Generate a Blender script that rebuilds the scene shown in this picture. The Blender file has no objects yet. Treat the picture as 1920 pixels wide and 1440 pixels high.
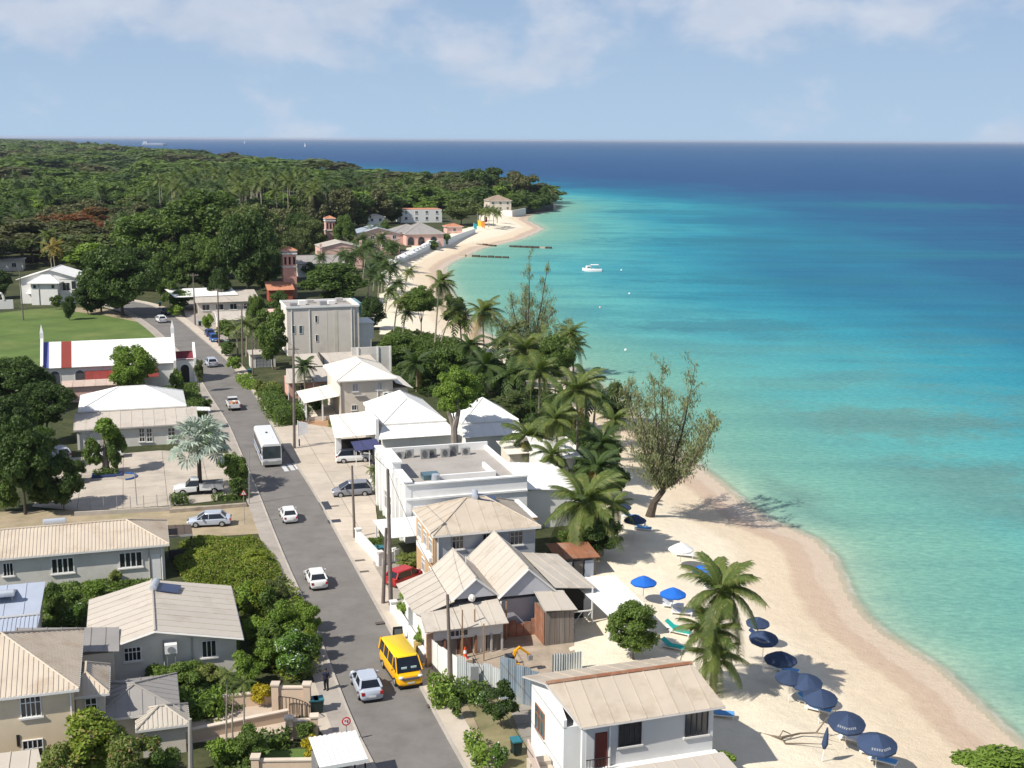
import bpy, math, random
import numpy as np
from mathutils import Vector, Matrix
S = bpy.context.scene
R = math.radians
random.seed(7)
# ---------------------------------------------------------------- camera, sky, sun, exposure
F, CAMH = 2300.0, 41.0
TH = math.atan(458/2300); ROLL = R(.34)
cam = bpy.data.cameras.new('camera'); cam.lens = 36*F/1920; cam.sensor_width = 36
cam.clip_start = 1; cam.clip_end = 200000
camo = bpy.data.objects.new('camera', cam); S.collection.objects.link(camo)
CM = (Matrix.Rotation(math.pi/2-TH, 4, 'X') @ Matrix.Rotation(ROLL, 4, 'Z'))
camo.matrix_world = Matrix.Translation((0, 0, CAMH)) @ CM
S.camera = camo
SUN_AZ = (-1.0, -.72); SUN_EL = 45.5
sl = math.hypot(*SUN_AZ)
tosun = Vector((SUN_AZ[0]/sl*math.cos(R(SUN_EL)), SUN_AZ[1]/sl*math.cos(R(SUN_EL)), math.sin(R(SUN_EL))))
W = bpy.data.worlds.new('World'); S.world = W; W.use_nodes = True
nt = W.node_tree; N = nt.nodes; LK = nt.links; N.clear()
def nn(t, nt_, **k):
    n = nt_.nodes.new(t)
    for a, b in k.items(): setattr(n, a, b)
    return n
out = nn('ShaderNodeOutputWorld', nt); bg = nn('ShaderNodeBackground', nt); bg.inputs[1].default_value = .072
sky = nn('ShaderNodeTexSky', nt, sky_type='NISHITA', sun_disc=False)
sky.sun_elevation = R(SUN_EL); sky.sun_rotation = math.atan2(SUN_AZ[0], SUN_AZ[1]) % (2*math.pi)
sky.air_density = 1.0; sky.dust_density = .35; sky.ozone_density = 2.5; sky.altitude = 60
hs = nn('ShaderNodeMix', nt, data_type='RGBA', blend_type='MULTIPLY'); hs.inputs[0].default_value = 1
hs.inputs[7].default_value = (.72, .80, 1.0, 1)
LK.new(sky.outputs[0], hs.inputs[6])
tc = nn('ShaderNodeTexCoord', nt); sep = nn('ShaderNodeSeparateXYZ', nt); LK.new(tc.outputs['Generated'], sep.inputs[0])
mp = nn('ShaderNodeMapping', nt); mp.inputs['Scale'].default_value = (1, 1, 1.7); mp.inputs['Location'].default_value = (.31, .0, .17)
LK.new(tc.outputs['Generated'], mp.inputs[0])
no = nn('ShaderNodeTexNoise', nt); no.inputs['Scale'].default_value = 8.5; no.inputs['Detail'].default_value = 9; no.inputs['Roughness'].default_value = .56
no.inputs['Distortion'].default_value = .12
LK.new(mp.outputs[0], no.inputs[0])
el = nn('ShaderNodeMapRange', nt); el.inputs[1].default_value = .040; el.inputs[2].default_value = .085; el.inputs[3].default_value = -.13; el.inputs[4].default_value = 0.0
LK.new(sep.outputs[2], el.inputs[0])
ad = nn('ShaderNodeMath', nt, operation='ADD'); LK.new(no.outputs[0], ad.inputs[0])
hzf = nn('ShaderNodeMapRange', nt, interpolation_type='SMOOTHSTEP'); hzf.inputs[1].default_value = .55; hzf.inputs[2].default_value = -.05; LK.new(sep.outputs[2], hzf.inputs[0])
hc = nn('ShaderNodeMapRange', nt, data_type='FLOAT'); hc.inputs[1].default_value = 0; hc.inputs[2].default_value = .12; LK.new(sep.outputs[2], hc.inputs[0])
hcol = nn('ShaderNodeMix', nt, data_type='RGBA'); hcol.inputs[6].default_value = (5.15, 7.05, 9.3, 1); hcol.inputs[7].default_value = (4.15, 5.8, 8.3, 1); LK.new(hc.outputs[0], hcol.inputs[0])
hmx = nn('ShaderNodeMix', nt, data_type='RGBA'); LK.new(hzf.outputs[0], hmx.inputs[0]); LK.new(hs.outputs[2], hmx.inputs[6]); LK.new(hcol.outputs[2], hmx.inputs[7]); LK.new(el.outputs[0], ad.inputs[1])
cr = nn('ShaderNodeMapRange', nt, interpolation_type='SMOOTHSTEP'); cr.inputs[1].default_value = .40; cr.inputs[2].default_value = .60; cr.inputs[4].default_value = .7
LK.new(ad.outputs[0], cr.inputs[0])
n2 = nn('ShaderNodeTexNoise', nt); n2.inputs['Scale'].default_value = 20; n2.inputs['Detail'].default_value = 5
LK.new(mp.outputs[0], n2.inputs[0])
cc = nn('ShaderNodeMix', nt, data_type='RGBA'); cc.inputs[6].default_value = (5.3, 6.2, 8.0, 1); cc.inputs[7].default_value = (9.6, 9.8, 10.4, 1)
LK.new(n2.outputs[0], cc.inputs[0])
mx = nn('ShaderNodeMix', nt, data_type='RGBA'); LK.new(cr.outputs[0], mx.inputs[0]); LK.new(hmx.outputs[2], mx.inputs[6]); LK.new(cc.outputs[2], mx.inputs[7])
LK.new(mx.outputs[2], bg.inputs[0]); LK.new(bg.outputs[0], out.inputs[0])
sd = bpy.data.lights.new('sun', 'SUN'); sd.energy = 4.9; sd.angle = R(.5); sd.color = (1, .955, .87)
so = bpy.data.objects.new('sun', sd); S.collection.objects.link(so)
so.rotation_euler = tosun.to_track_quat('Z', 'Y').to_euler()
S.view_settings.view_transform = 'Standard'; S.view_settings.look = 'None'; S.view_settings.exposure = .27; S.view_settings.gamma = 1
S.cycles.max_bounces = 5; S.cycles.diffuse_bounces = 2; S.cycles.glossy_bounces = 2; S.cycles.transmission_bounces = 2
S.cycles.transparent_max_bounces = 6; S.cycles.volume_bounces = 0
# ---------------------------------------------------------------- helpers
def ray(u, v):
    return CM.to_3x3() @ Vector(((u-960)/F, -(v-720)/F, -1))
def at(u, v, z=0.):
    d = ray(u, v); t = (z-CAMH)/d.z
    return Vector((d.x*t, d.y*t, z))
RZ = R(17.2)                                    # the street grid's turn
def lin(c):
    return tuple(((x/12.92) if x <= .04045 else ((x+.055)/1.055)**2.4) for x in [y/255 for y in c])
MATS = {}
def mat(name, col, rough=.8, var=.12, scale=.6, bump=.0, bscale=8., metal=0., dirt=None, dscale=.35, damt=.5, spec=.3, objvar=.06, stretch=None):
    if name in MATS: return MATS[name]
    m = bpy.data.materials.new(name); m.use_nodes = True; t = m.node_tree; b = t.nodes['Principled BSDF']
    b.inputs['Roughness'].default_value = rough; b.inputs['Metallic'].default_value = metal; b.inputs['Specular IOR Level'].default_value = spec
    g = nn('ShaderNodeTexCoord', t)
    vec = g.outputs['Object']
    if stretch:
        mpn = nn('ShaderNodeMapping', t); mpn.inputs['Scale'].default_value = stretch; t.links.new(vec, mpn.inputs[0]); vec = mpn.outputs[0]
    a = nn('ShaderNodeTexNoise', t); a.inputs['Scale'].default_value = scale; a.inputs['Detail'].default_value = 6; a.inputs['Roughness'].default_value = .65
    t.links.new(vec, a.inputs[0])
    r = nn('ShaderNodeMapRange', t); r.inputs[1].default_value = .3; r.inputs[2].default_value = .7; r.inputs[3].default_value = 1-var; r.inputs[4].default_value = 1+var
    t.links.new(a.outputs[0], r.inputs[0])
    o = nn('ShaderNodeObjectInfo', t); r2 = nn('ShaderNodeMapRange', t); r2.inputs[3].default_value = 1-objvar; r2.inputs[4].default_value = 1+objvar
    t.links.new(o.outputs['Random'], r2.inputs[0])
    mu = nn('ShaderNodeMath', t, operation='MULTIPLY'); t.links.new(r.outputs[0], mu.inputs[0]); t.links.new(r2.outputs[0], mu.inputs[1])
    src = nn('ShaderNodeRGB', t); src.outputs[0].default_value = (*col, 1); cs = src.outputs[0]
    if dirt:
        dn = nn('ShaderNodeTexNoise', t); dn.inputs['Scale'].default_value = dscale; dn.inputs['Detail'].default_value = 8; dn.inputs['Roughness'].default_value = .7
        t.links.new(vec, dn.inputs[0])
        dr = nn('ShaderNodeMapRange', t); dr.inputs[1].default_value = .5; dr.inputs[2].default_value = .72; dr.inputs[4].default_value = damt
        t.links.new(dn.outputs[0], dr.inputs[0])
        dm = nn('ShaderNodeMix', t, data_type='RGBA'); dm.inputs[7].default_value = (*dirt, 1)
        t.links.new(dr.outputs[0], dm.inputs[0]); t.links.new(cs, dm.inputs[6]); cs = dm.outputs[2]
    vm = nn('ShaderNodeVectorMath', t, operation='SCALE'); t.links.new(cs, vm.inputs[0]); t.links.new(mu.outputs[0], vm.inputs['Scale'])
    t.links.new(vm.outputs[0], b.inputs['Base Color'])
    if bump:
        bn = nn('ShaderNodeTexNoise', t); bn.inputs['Scale'].default_value = bscale; bn.inputs['Detail'].default_value = 4; t.links.new(vec, bn.inputs[0])
        bb = nn('ShaderNodeBump', t); bb.inputs['Strength'].default_value = bump; bb.inputs['Distance'].default_value = .05
        t.links.new(bn.outputs[0], bb.inputs['Height']); t.links.new(bb.outputs[0], b.inputs['Normal'])
    MATS[name] = m; return m
def leafmat(name, c1, c2, trans=.25, c3=None):
    if name in MATS: return MATS[name]
    m = bpy.data.materials.new(name); m.use_nodes = True; t = m.node_tree; b = t.nodes['Principled BSDF']
    b.inputs['Roughness'].default_value = .55; b.inputs['Specular IOR Level'].default_value = .25
    g = nn('ShaderNodeNewGeometry', t); o = nn('ShaderNodeObjectInfo', t)
    mx = nn('ShaderNodeMix', t, data_type='RGBA'); mx.inputs[6].default_value = (*c1, 1); mx.inputs[7].default_value = (*c2, 1)
    a = nn('ShaderNodeMath', t, operation='MULTIPLY_ADD'); a.inputs[1].default_value = .55
    p = nn('ShaderNodeMath', t, operation='MULTIPLY'); p.inputs[1].default_value = .5; t.links.new(o.outputs['Random'], p.inputs[0])
    t.links.new(g.outputs['Random Per Island'], a.inputs[0]); t.links.new(p.outputs[0], a.inputs[2])
    t.links.new(a.outputs[0], mx.inputs[0]); cs = mx.outputs[2]
    if c3:
        gt = nn('ShaderNodeMath', t, operation='GREATER_THAN'); gt.inputs[1].default_value = .9; t.links.new(g.outputs['Random Per Island'], gt.inputs[0])
        m3 = nn('ShaderNodeMix', t, data_type='RGBA'); m3.inputs[7].default_value = (*c3, 1); t.links.new(gt.outputs[0], m3.inputs[0]); t.links.new(cs, m3.inputs[6]); cs = m3.outputs[2]
    t.links.new(cs, b.inputs['Base Color'])
    tr = nn('ShaderNodeBsdfTranslucent', t); br = nn('ShaderNodeVectorMath', t, operation='MULTIPLY'); br.inputs[1].default_value = (1.3, 1.5, .5)
    t.links.new(cs, br.inputs[0]); t.links.new(br.outputs[0], tr.inputs[0])
    ms = nn('ShaderNodeMixShader', t); ms.inputs[0].default_value = trans
    t.links.new(b.outputs[0], ms.inputs[1]); t.links.new(tr.outputs[0], ms.inputs[2]); t.links.new(ms.outputs[0], t.nodes['Material Output'].inputs[0])
    MATS[name] = m; return m
def emit_free_glass(name, col, rough=.12):
    return mat(name, col, rough=rough, var=.25, scale=1.2, spec=.7)

class B:
    """collects shapes into one mesh"""
    def __init__(s): s.v = []; s.f = []
    def add(s, vs, fs):
        n = len(s.v); s.v += [tuple(p) for p in vs]; s.f += [tuple(i+n for i in f) for f in fs]; return s
    def box(s, x0, y0, z0, x1, y1, z1, rz=0, o=(0, 0)):
        vs = [(x, y, z) for z in (z0, z1) for x, y in ((x0, y0), (x1, y0), (x1, y1), (x0, y1))]
        if rz:
            c, q = math.cos(rz), math.sin(rz); vs = [(o[0]+x*c-y*q, o[1]+x*q+y*c, z) for x, y, z in vs]
        elif o != (0, 0): vs = [(o[0]+x, o[1]+y, z) for x, y, z in vs]
        return s.add(vs, [(0, 3, 2, 1), (4, 5, 6, 7), (0, 1, 5, 4), (1, 2, 6, 5), (2, 3, 7, 6), (3, 0, 4, 7)])
    def prism(s, poly, z0, z1):
        n = len(poly); zt = z1 if isinstance(z1, (list, tuple)) else [z1]*n
        vs = [(p[0], p[1], z0) for p in poly]+[(p[0], p[1], zt[i]) for i, p in enumerate(poly)]
        return s.add(vs, [tuple(range(n-1, -1, -1)), tuple(range(n, 2*n))]+[(i, (i+1) % n, n+(i+1) % n, n+i) for i in range(n)])
    def slab(s, pts, th):          # planar 3D polygon thickened downwards
        n = len(pts)
        return s.add([tuple(p) for p in pts]+[(p[0], p[1], p[2]-th) for p in pts], [tuple(range(n)), tuple(range(2*n-1, n-1, -1))]+[(i, n+i, n+(i+1) % n, (i+1) % n) for i in range(n)])
    def tube(s, pts, rad, n=6):
        pts = [Vector(p) for p in pts]; rs = rad if isinstance(rad, (list, tuple)) else [rad]*len(pts)
        base = len(s.v)
        for i, p in enumerate(pts):
            d = (pts[min(i+1, len(pts)-1)]-pts[max(i-1, 0)]).normalized()
            a = d.orthogonal().normalized() if abs(d.z) < .9 else Vector((1, 0, 0)); a = (a-d*a.dot(d)).normalized(); b = d.cross(a)
            for k in range(n):
                w = 2*math.pi*k/n; s.v.append(tuple(p+(a*math.cos(w)+b*math.sin(w))*rs[i]))
        for i in range(len(pts)-1):
            for k in range(n):
                s.f.append((base+i*n+k, base+i*n+(k+1) % n, base+(i+1)*n+(k+1) % n, base+(i+1)*n+k))
        s.f.append(tuple(base+k for k in range(n-1, -1, -1))); s.f.append(tuple(base+(len(pts)-1)*n+k for k in range(n)))
        return s
    def cyl(s, x, y, z0, z1, r0, r1=None, n=10):
        return s.tube([(x, y, z0), (x, y, z1)], [r0, r0 if r1 is None else r1], n)
    def blob(s, c, r, n=6, m=8, jit=.1):
        rr = r if isinstance(r, (list, tuple)) else (r, r, r); base = len(s.v)
        for i in range(n+1):
            for k in range(m):
                a = math.pi*i/n; w = 2*math.pi*k/m; j = 1+random.uniform(-jit, jit)
                s.v.append((c[0]+rr[0]*j*math.sin(a)*math.cos(w), c[1]+rr[1]*j*math.sin(a)*math.sin(w), c[2]+rr[2]*j*math.cos(a)))
        for i in range(n):
            for k in range(m): s.f.append((base+i*m+k, base+(i+1)*m+k, base+(i+1)*m+(k+1) % m, base+i*m+(k+1) % m))
        return s
    def mesh(s, name, m, smooth=False):
        me = bpy.data.meshes.new(name); me.from_pydata(s.v, [], s.f)
        if m: me.materials.append(m)
        if smooth:
            me.shade_smooth()
            try: me.set_sharp_from_angle(angle=R(38))
            except Exception: pass
        return me
    def obj(s, name, m, parent=None, loc=(0, 0, 0), rz=0, smooth=False, label=None, kind=None):
        return put(s.mesh(name, m, smooth), name, parent, loc, rz, label, kind)
def put(me, name, parent=None, loc=(0, 0, 0), rz=0, label=None, kind=None):
    o = bpy.data.objects.new(name, me); S.collection.objects.link(o); o.parent = parent; o.location = loc
    if rz: o.rotation_euler = (0, 0, rz)
    if label: o['label'] = label
    if kind: o['kind'] = kind
    return o
def thing(name, label, cat, loc=(0, 0, 0), rz=0, group=None):
    o = bpy.data.objects.new(name, None); S.collection.objects.link(o); o.empty_display_size = .5
    return tag(o, label, cat, group, loc, rz)
def tag(o, label, cat, group=None, loc=None, rz=None):
    o['label'] = label; o['category'] = cat
    if group: o['group'] = group
    if loc is not None: o.location = loc
    if rz: o.rotation_euler = (0, 0, rz)
    return o
def struct(o): o['kind'] = 'structure'; return o
def kids(o):
    return [c for c in bpy.data.objects if c.parent is o]
def copy_tree(o, label, loc, rz=None, group=None, sc=None):
    """a copy of a thing with copies of its parts and sub-parts"""
    def rec(a, par):
        c = a.copy(); S.collection.objects.link(c); c.parent = par
        for k in KIDS.get(a.name) or KIDS.setdefault(a.name, kids(a)): rec(k, c)
        return c
    c = rec(o, None); c['label'] = label; c.location = loc
    if rz is not None: c.rotation_euler = (0, 0, rz)
    if group: c['group'] = group
    if sc: c.scale = sc if isinstance(sc, (tuple, list)) else (sc,)*3
    return c
KIDS = {}
def clip(poly, p, n):
    """convex polygon poly (3D) clipped to the side where (x-p).n >= 0"""
    o = []
    for i in range(len(poly)):
        a, b = poly[i], poly[(i+1) % len(poly)]; da, db = (a-p).dot(n), (b-p).dot(n)
        if da >= 0: o.append(a)
        if (da >= 0) != (db >= 0): o.append(a+(b-a)*(da/(da-db)))
    return o
def strips(poly, width, along=None, gap=0.):
    """cut a planar polygon in strips square to its first edge"""
    poly = [Vector(p) for p in poly]; d = (Vector(along) if along else poly[1]-poly[0]).normalized()
    ts = [p.dot(d) for p in poly]; t0, t1 = min(ts), max(ts); n = max(1, round((t1-t0)/width)); res = []
    for i in range(n):
        a = t0+(t1-t0)*i/n+gap/2; b = t0+(t1-t0)*(i+1)/n-gap/2
        q = clip(clip(poly, d*a, d), d*b, -d)
        if len(q) >= 3: res.append(q)
    return res, d
def roofplane(par, poly, m, width=1.1, ribbed=False, name='roof_sheet', th=.05):
    poly = [Vector(p) for p in poly]
    nrm = Vector((0, 0, 0))
    for i in range(len(poly)):
        a, b = poly[i], poly[(i+1) % len(poly)]; nrm += a.cross(b)
    if nrm.z < 0: poly = [poly[1], poly[0]]+poly[:1:-1]
    if ribbed:
        bb = B(); bb.slab([p-Vector((0, 0, .03)) for p in poly], th)
        ss, d = strips(poly, .16, gap=0)
        for i, q in enumerate(ss):
            if i % 2 == 0: bb.slab([p+Vector((0, 0, .012)) for p in q], .04)
        o = bb.obj('roof_ribbing', m, par, kind='stuff'); return
    ss, d = strips(poly, width, gap=.0)
    for i, q in enumerate(ss):
        bb = B(); bb.slab([p+Vector((0, 0, random.uniform(0, .006))) for p in q], th)
        lip, _ = strips(q, .07, along=d)
        if len(lip) > 2: bb.slab([p+Vector((0, 0, .045)) for p in lip[0]], .045)
        bb.obj(name, m, par)
# ---------------------------------------------------------------- terrain and sea
SEA = -2.5
shore_px = [(2080, 1545), (1918, 1402), (1843, 1334), (1758, 1253), (1700, 1216), (1650, 1184), (1618, 1155), (1592, 1120), (1577, 1085), (1560, 1045), (1528, 1012),
            (1475, 988), (1440, 975), (1400, 948), (1350, 905), (1306, 872), (1262, 835), (1220, 800), (1178, 765), (1140, 735), (1100, 705), (1060, 680), (1000, 655), (940, 640), (905, 622), (884, 600), (866, 580),
            (848, 552), (836, 525), (834, 505), (846, 492), (868, 483), (903, 466), (950, 455), (981, 447), (1005, 437), (1020, 429), (1006, 421), (990, 413),
            (995, 403), (1015, 399), (1036, 394), (1046, 388), (1036, 380), (990, 371), (900, 363), (800, 357), (700, 341), (600, 332), (500, 318), (430, 309),
            (300, 296), (150, 285), (60, 279), (-60, 277), (-300, 276)]
SH = np.array([tuple(at(u, v, SEA))[:2] for u, v in shore_px])
LAND = np.vstack([SH, [[-30000, 9000], [-30000, 20], [140, 20]]])
beach_px = [(2080, 1545), (2150, 1700), (1230, 1700), (1240, 1440), (1270, 1345), (1250, 1335), (1150, 1320), (1062, 1285), (1078, 1180), (1112, 1090), (1105, 1040), (1080, 960), (1040, 860), (1000, 800), (960, 740),
            (900, 690), (820, 665), (720, 640), (690, 600), (715, 560), (722, 520), (735, 492), (765, 470), (800, 455), (850, 440), (905, 422), (900, 405), (930, 398), (985, 400), (1100, 380), (1100, 600), (1400, 800), (2300, 1500)]
BE = np.array([tuple(at(u, v, -1))[:2] for u, v in beach_px])
def inpoly(P, Q):
    x, y = P[:, 0], P[:, 1]; r = np.zeros(len(P), bool)
    for i in range(len(Q)):
        a, b = Q[i], Q[i-1]
        c = (a[1] > y) != (b[1] > y)
        r ^= c & (x < (b[0]-a[0])*(y-a[1])/((b[1]-a[1]) if b[1] != a[1] else 1e-9)+a[0])
    return r
def segdist(P, Q):
    d = np.full(len(P), 1e9)
    for i in range(len(Q)-1):
        a, b = Q[i], Q[i+1]; ab = b-a; t = np.clip(((P-a)@ab)/(ab@ab), 0, 1)
        d = np.minimum(d, np.hypot(*(P-a-t[:, None]*ab).T))
    return d
def sstep(x): x = np.clip(x, 0, 1); return x*x*(3-2*x)
def ground_z(P):
    s = segdist(P, SH); ins = inpoly(P, LAND); s = np.where(ins, s, -s)
    z = np.where(s > 0, SEA+2.5*sstep(s/24), np.maximum(SEA+s*.09, -9))
    hill = 13*sstep((P[:, 1]-900)/2500)*sstep((-.13-P[:, 0]/np.maximum(P[:, 1], 1))/.12)*sstep(s/120)
    return z+hill, s
def gz(x, y): return float(ground_z(np.array([[x, y]]))[0][0])
def gridmesh(name, ys, ts, zfun, m, kind='structure', attrs=True):
    Y, T = np.meshgrid(ys, ts, indexing='ij'); P = np.stack([(T*Y).ravel(), Y.ravel()], 1)
    z, at_ = zfun(P); V = np.column_stack([P, z]).astype(np.float32)
    nr, nc = len(ys), len(ts); i = np.arange(nr-1)[:, None]*nc+np.arange(nc-1)[None]
    q = np.stack([i, i+1, i+nc+1, i+nc], -1).reshape(-1, 4)
    me = quadmesh(name, V, q, m, True)
    for k, a in at_.items():
        A = me.attributes.new(k, 'FLOAT', 'POINT'); A.data.foreach_set('value', a.astype(np.float32))
    o = put(me, name); o['kind'] = kind; return o
def quadmesh(name, V, q, m, smooth=False):
    me = bpy.data.meshes.new(name); V = np.asarray(V, np.float32); q = np.asarray(q, np.int32)
    me.vertices.add(len(V)); me.vertices.foreach_set('co', V.ravel())
    me.loops.add(q.size); me.loops.foreach_set('vertex_index', q.ravel())
    me.polygons.add(len(q)); me.polygons.foreach_set('loop_start', np.arange(len(q), dtype=np.int32)*4)
    me.polygons.foreach_set('use_smooth', np.full(len(q), smooth))
    me.update(calc_edges=True)
    if m: me.materials.append(m)
    return me
def attrnode(t, n): a = nn('ShaderNodeAttribute', t); a.attribute_name = n; return a.outputs['Fac']
def ramp(t, fac, stops, interp='LINEAR'):
    r = nn('ShaderNodeValToRGB', t); e = r.color_ramp; e.interpolation = interp
    while len(e.elements) < len(stops): e.elements.new(.5)
    for el_, (p, c) in zip(e.elements, stops): el_.position = p; el_.color = (*c, 1)
    t.links.new(fac, r.inputs[0]); return r.outputs[0]
# --- ground material: soil and grass inland, sand on the beach, wet towards the water
gm = bpy.data.materials.new('ground'); gm.use_nodes = True; t = gm.node_tree; L_ = t.links; b = t.nodes['Principled BSDF']
g = nn('ShaderNodeTexCoord', t)
def noise(t, vec, sc, det=6, ro=.6, mpv=None):
    if mpv:
        q = nn('ShaderNodeMapping', t); q.inputs['Scale'].default_value = mpv; q.inputs['Rotation'].default_value = (0, 0, RZ); t.links.new(vec, q.inputs[0]); vec = q.outputs[0]
    a = nn('ShaderNodeTexNoise', t); a.inputs['Scale'].default_value = sc; a.inputs['Detail'].default_value = det; a.inputs['Roughness'].default_value = ro
    t.links.new(vec, a.inputs[0]); return a.outputs[0]
def math_(t, op, a, b_=None, c=None):
    m_ = nn('ShaderNodeMath', t, operation=op)
    for i, x in enumerate((a, b_, c)):
        if x is None: continue
        if isinstance(x, (int, float)): m_.inputs[i].default_value = x
        else: t.links.new(x, m_.inputs[i])
    return m_.outputs[0]
def mixc(t, f, a, b_, mode='MIX'):
    m_ = nn('ShaderNodeMix', t, data_type='RGBA', blend_type=mode)
    for i, x in ((0, f), (6, a), (7, b_)):
        if isinstance(x, (int, float)): m_.inputs[i].default_value = x
        elif isinstance(x, tuple): m_.inputs[i].default_value = (*x, 1)
        else: t.links.new(x, m_.inputs[i])
    return m_.outputs[2]
OB = g.outputs['Object']
n1 = noise(t, OB, .09, 8, .7); n2_ = noise(t, OB, 1.2, 6, .7)
land = ramp(t, n1, [(.38, (.022, .035, .012)), (.50, (.040, .055, .018)), (.60, (.08, .085, .035)), (.70, (.16, .14, .08))])
land = mixc(t, .4, land, ramp(t, n2_, [(.3, (.02, .028, .01)), (.7, (.12, .115, .06))]))
sa = attrnode(t, 's'); sb = attrnode(t, 'sand')
ssn = math_(t, 'ADD', sa, math_(t, 'MULTIPLY', math_(t, 'SUBTRACT', noise(t, OB, .10, 4), .5), 4))
mr = nn('ShaderNodeMapRange', t); mr.inputs[1].default_value = -6; mr.inputs[2].default_value = 24; L_.new(ssn, mr.inputs[0])
sand = ramp(t, mr.outputs[0], [(.0, (.50, .49, .36)), (.19, (.56, .455, .335)), (.275, (.58, .46, .345)), (.29, (.53, .395, .285)), (.36, (.55, .415, .30)), (.39, (.66, .54, .39)), (.52, (.69, .575, .425)), (.58, (.76, .665, .515)), (1, (.78, .69, .54))])
sandn = mixc(t, 1., sand, ramp(t, noise(t, OB, .9, 9, .75), [(.3, (.90, .89, .87)), (.55, (1, 1, 1)), (.75, (1.05, 1.04, 1.02))]), 'MULTIPLY')
edge = math_(t, 'ADD', sb, math_(t, 'MULTIPLY', math_(t, 'SUBTRACT', noise(t, OB, .5, 4), .5), .8))
em = nn('ShaderNodeMapRange', t); em.inputs[1].default_value = .4; em.inputs[2].default_value = .6; L_.new(edge, em.inputs[0])
L_.new(mixc(t, em.outputs[0], land, sandn), b.inputs['Base Color'])
wet = nn('ShaderNodeMapRange', t); wet.inputs[1].default_value = 3; wet.inputs[2].default_value = 7; wet.inputs[3].default_value = .38; wet.inputs[4].default_value = .95; L_.new(ssn, wet.inputs[0]); L_.new(wet.outputs[0], b.inputs['Roughness'])
b.inputs['Specular IOR Level'].default_value = .2
bb = nn('ShaderNodeBump', t); bb.inputs['Strength'].default_value = .8; bb.inputs['Distance'].default_value = .16
L_.new(math_(t, 'ADD', noise(t, OB, 1.4, 7, .75), math_(t, 'MULTIPLY', noise(t, OB, 7, 3), .25)), bb.inputs['Height']); L_.new(bb.outputs[0], b.inputs['Normal'])
ysn = np.concatenate([np.geomspace(42, 420, 400), np.geomspace(422, 1400, 150), np.geomspace(1440, 30000, 60)])
tsn = np.linspace(-.75, .75, 330)
def terr(P):
    z, s = ground_z(P); rng = np.random.default_rng(2)
    bs = inpoly(P, BE)
    lumps = .05*np.sin(P[:, 0]*1.1+np.sin(P[:, 1]*.7)*2)*np.sin(P[:, 1]*.9+P[:, 0]*.3)*(bs & (s > 8))
    return z+lumps, {'s': s, 'sand': (bs | (s < 3)).astype(float)}
ground = gridmesh('ground', ysn, tsn, terr, gm)
# --- sea
sm = bpy.data.materials.new('sea_water'); sm.use_nodes = True; t = sm.node_tree; L_ = t.links; b = t.nodes['Principled BSDF']
g = nn('ShaderNodeTexCoord', t); OB = g.outputs['Object']; dp = attrnode(t, 'off')
wn = math_(t, 'MULTIPLY', math_(t, 'SUBTRACT', noise(t, OB, .012, 6, .62, (1, .55, 1)), .5), 1.5)
dd = math_(t, 'MULTIPLY', dp, math_(t, 'ADD', wn, 1.0))
lg = math_(t, 'DIVIDE', math_(t, 'LOGARITHM', math_(t, 'MAXIMUM', math_(t, 'ADD', dd, 1), 1.0), 10.0), 3.2)   # 0 at the shore, 1 at 1.6 km out
def lp(d): return math.log10(d+1)/3.2
wc = ramp(t, lg, [(0, (.36, .43, .32)), (lp(1.6), (.26, .39, .295)), (lp(6), (.160, .335, .265)), (lp(18), (.122, .315, .265)), (lp(40), (.078, .315, .315)), (lp(70), (.028, .235, .300)), (lp(110), (.016, .155, .245)), (lp(190), (.016, .098, .200)), (lp(360), (.020, .070, .175)), (1, (.022, .086, .195))])
# reef and weed patches
al0_ = nn('ShaderNodeMapRange', t, interpolation_type='SMOOTHSTEP'); al0_.inputs[1].default_value = 2; al0_.inputs[2].default_value = 8; L_.new(dp, al0_.inputs[0]); al0 = al0_.outputs[0]
rf = noise(t, OB, .034, 9, .7, (.7, 1.3, 1)); rm = nn('ShaderNodeMapRange', t, interpolation_type='SMOOTHSTEP'); rm.inputs[1].default_value = .47; rm.inputs[2].default_value = .60; L_.new(rf, rm.inputs[0])
band = nn('ShaderNodeMapRange', t, interpolation_type='SMOOTHSTEP'); band.inputs[1].default_value = 14; band.inputs[2].default_value = 32; L_.new(dp, band.inputs[0])
bnd2 = nn('ShaderNodeMapRange', t, interpolation_type='SMOOTHSTEP'); bnd2.inputs[1].default_value = 260; bnd2.inputs[2].default_value = 120; L_.new(dp, bnd2.inputs[0])
rfm = math_(t, 'MULTIPLY', math_(t, 'MULTIPLY', rm.outputs[0], math_(t, 'MULTIPLY', band.outputs[0], bnd2.outputs[0])), .35)
rfc = mixc(t, noise(t, OB, .22, 5), (.075, .165, .15), (.14, .24, .20))
sepn = nn('ShaderNodeSeparateXYZ', t); L_.new(OB, sepn.inputs[0])
near = nn('ShaderNodeMapRange', t, interpolation_type='SMOOTHSTEP'); near.inputs[1].default_value = 330; near.inputs[2].default_value = 200; L_.new(sepn.outputs[1], near.inputs[0])
rfcol = mixc(t, near.outputs[0], (.018, .14, .20), rfc)
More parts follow.
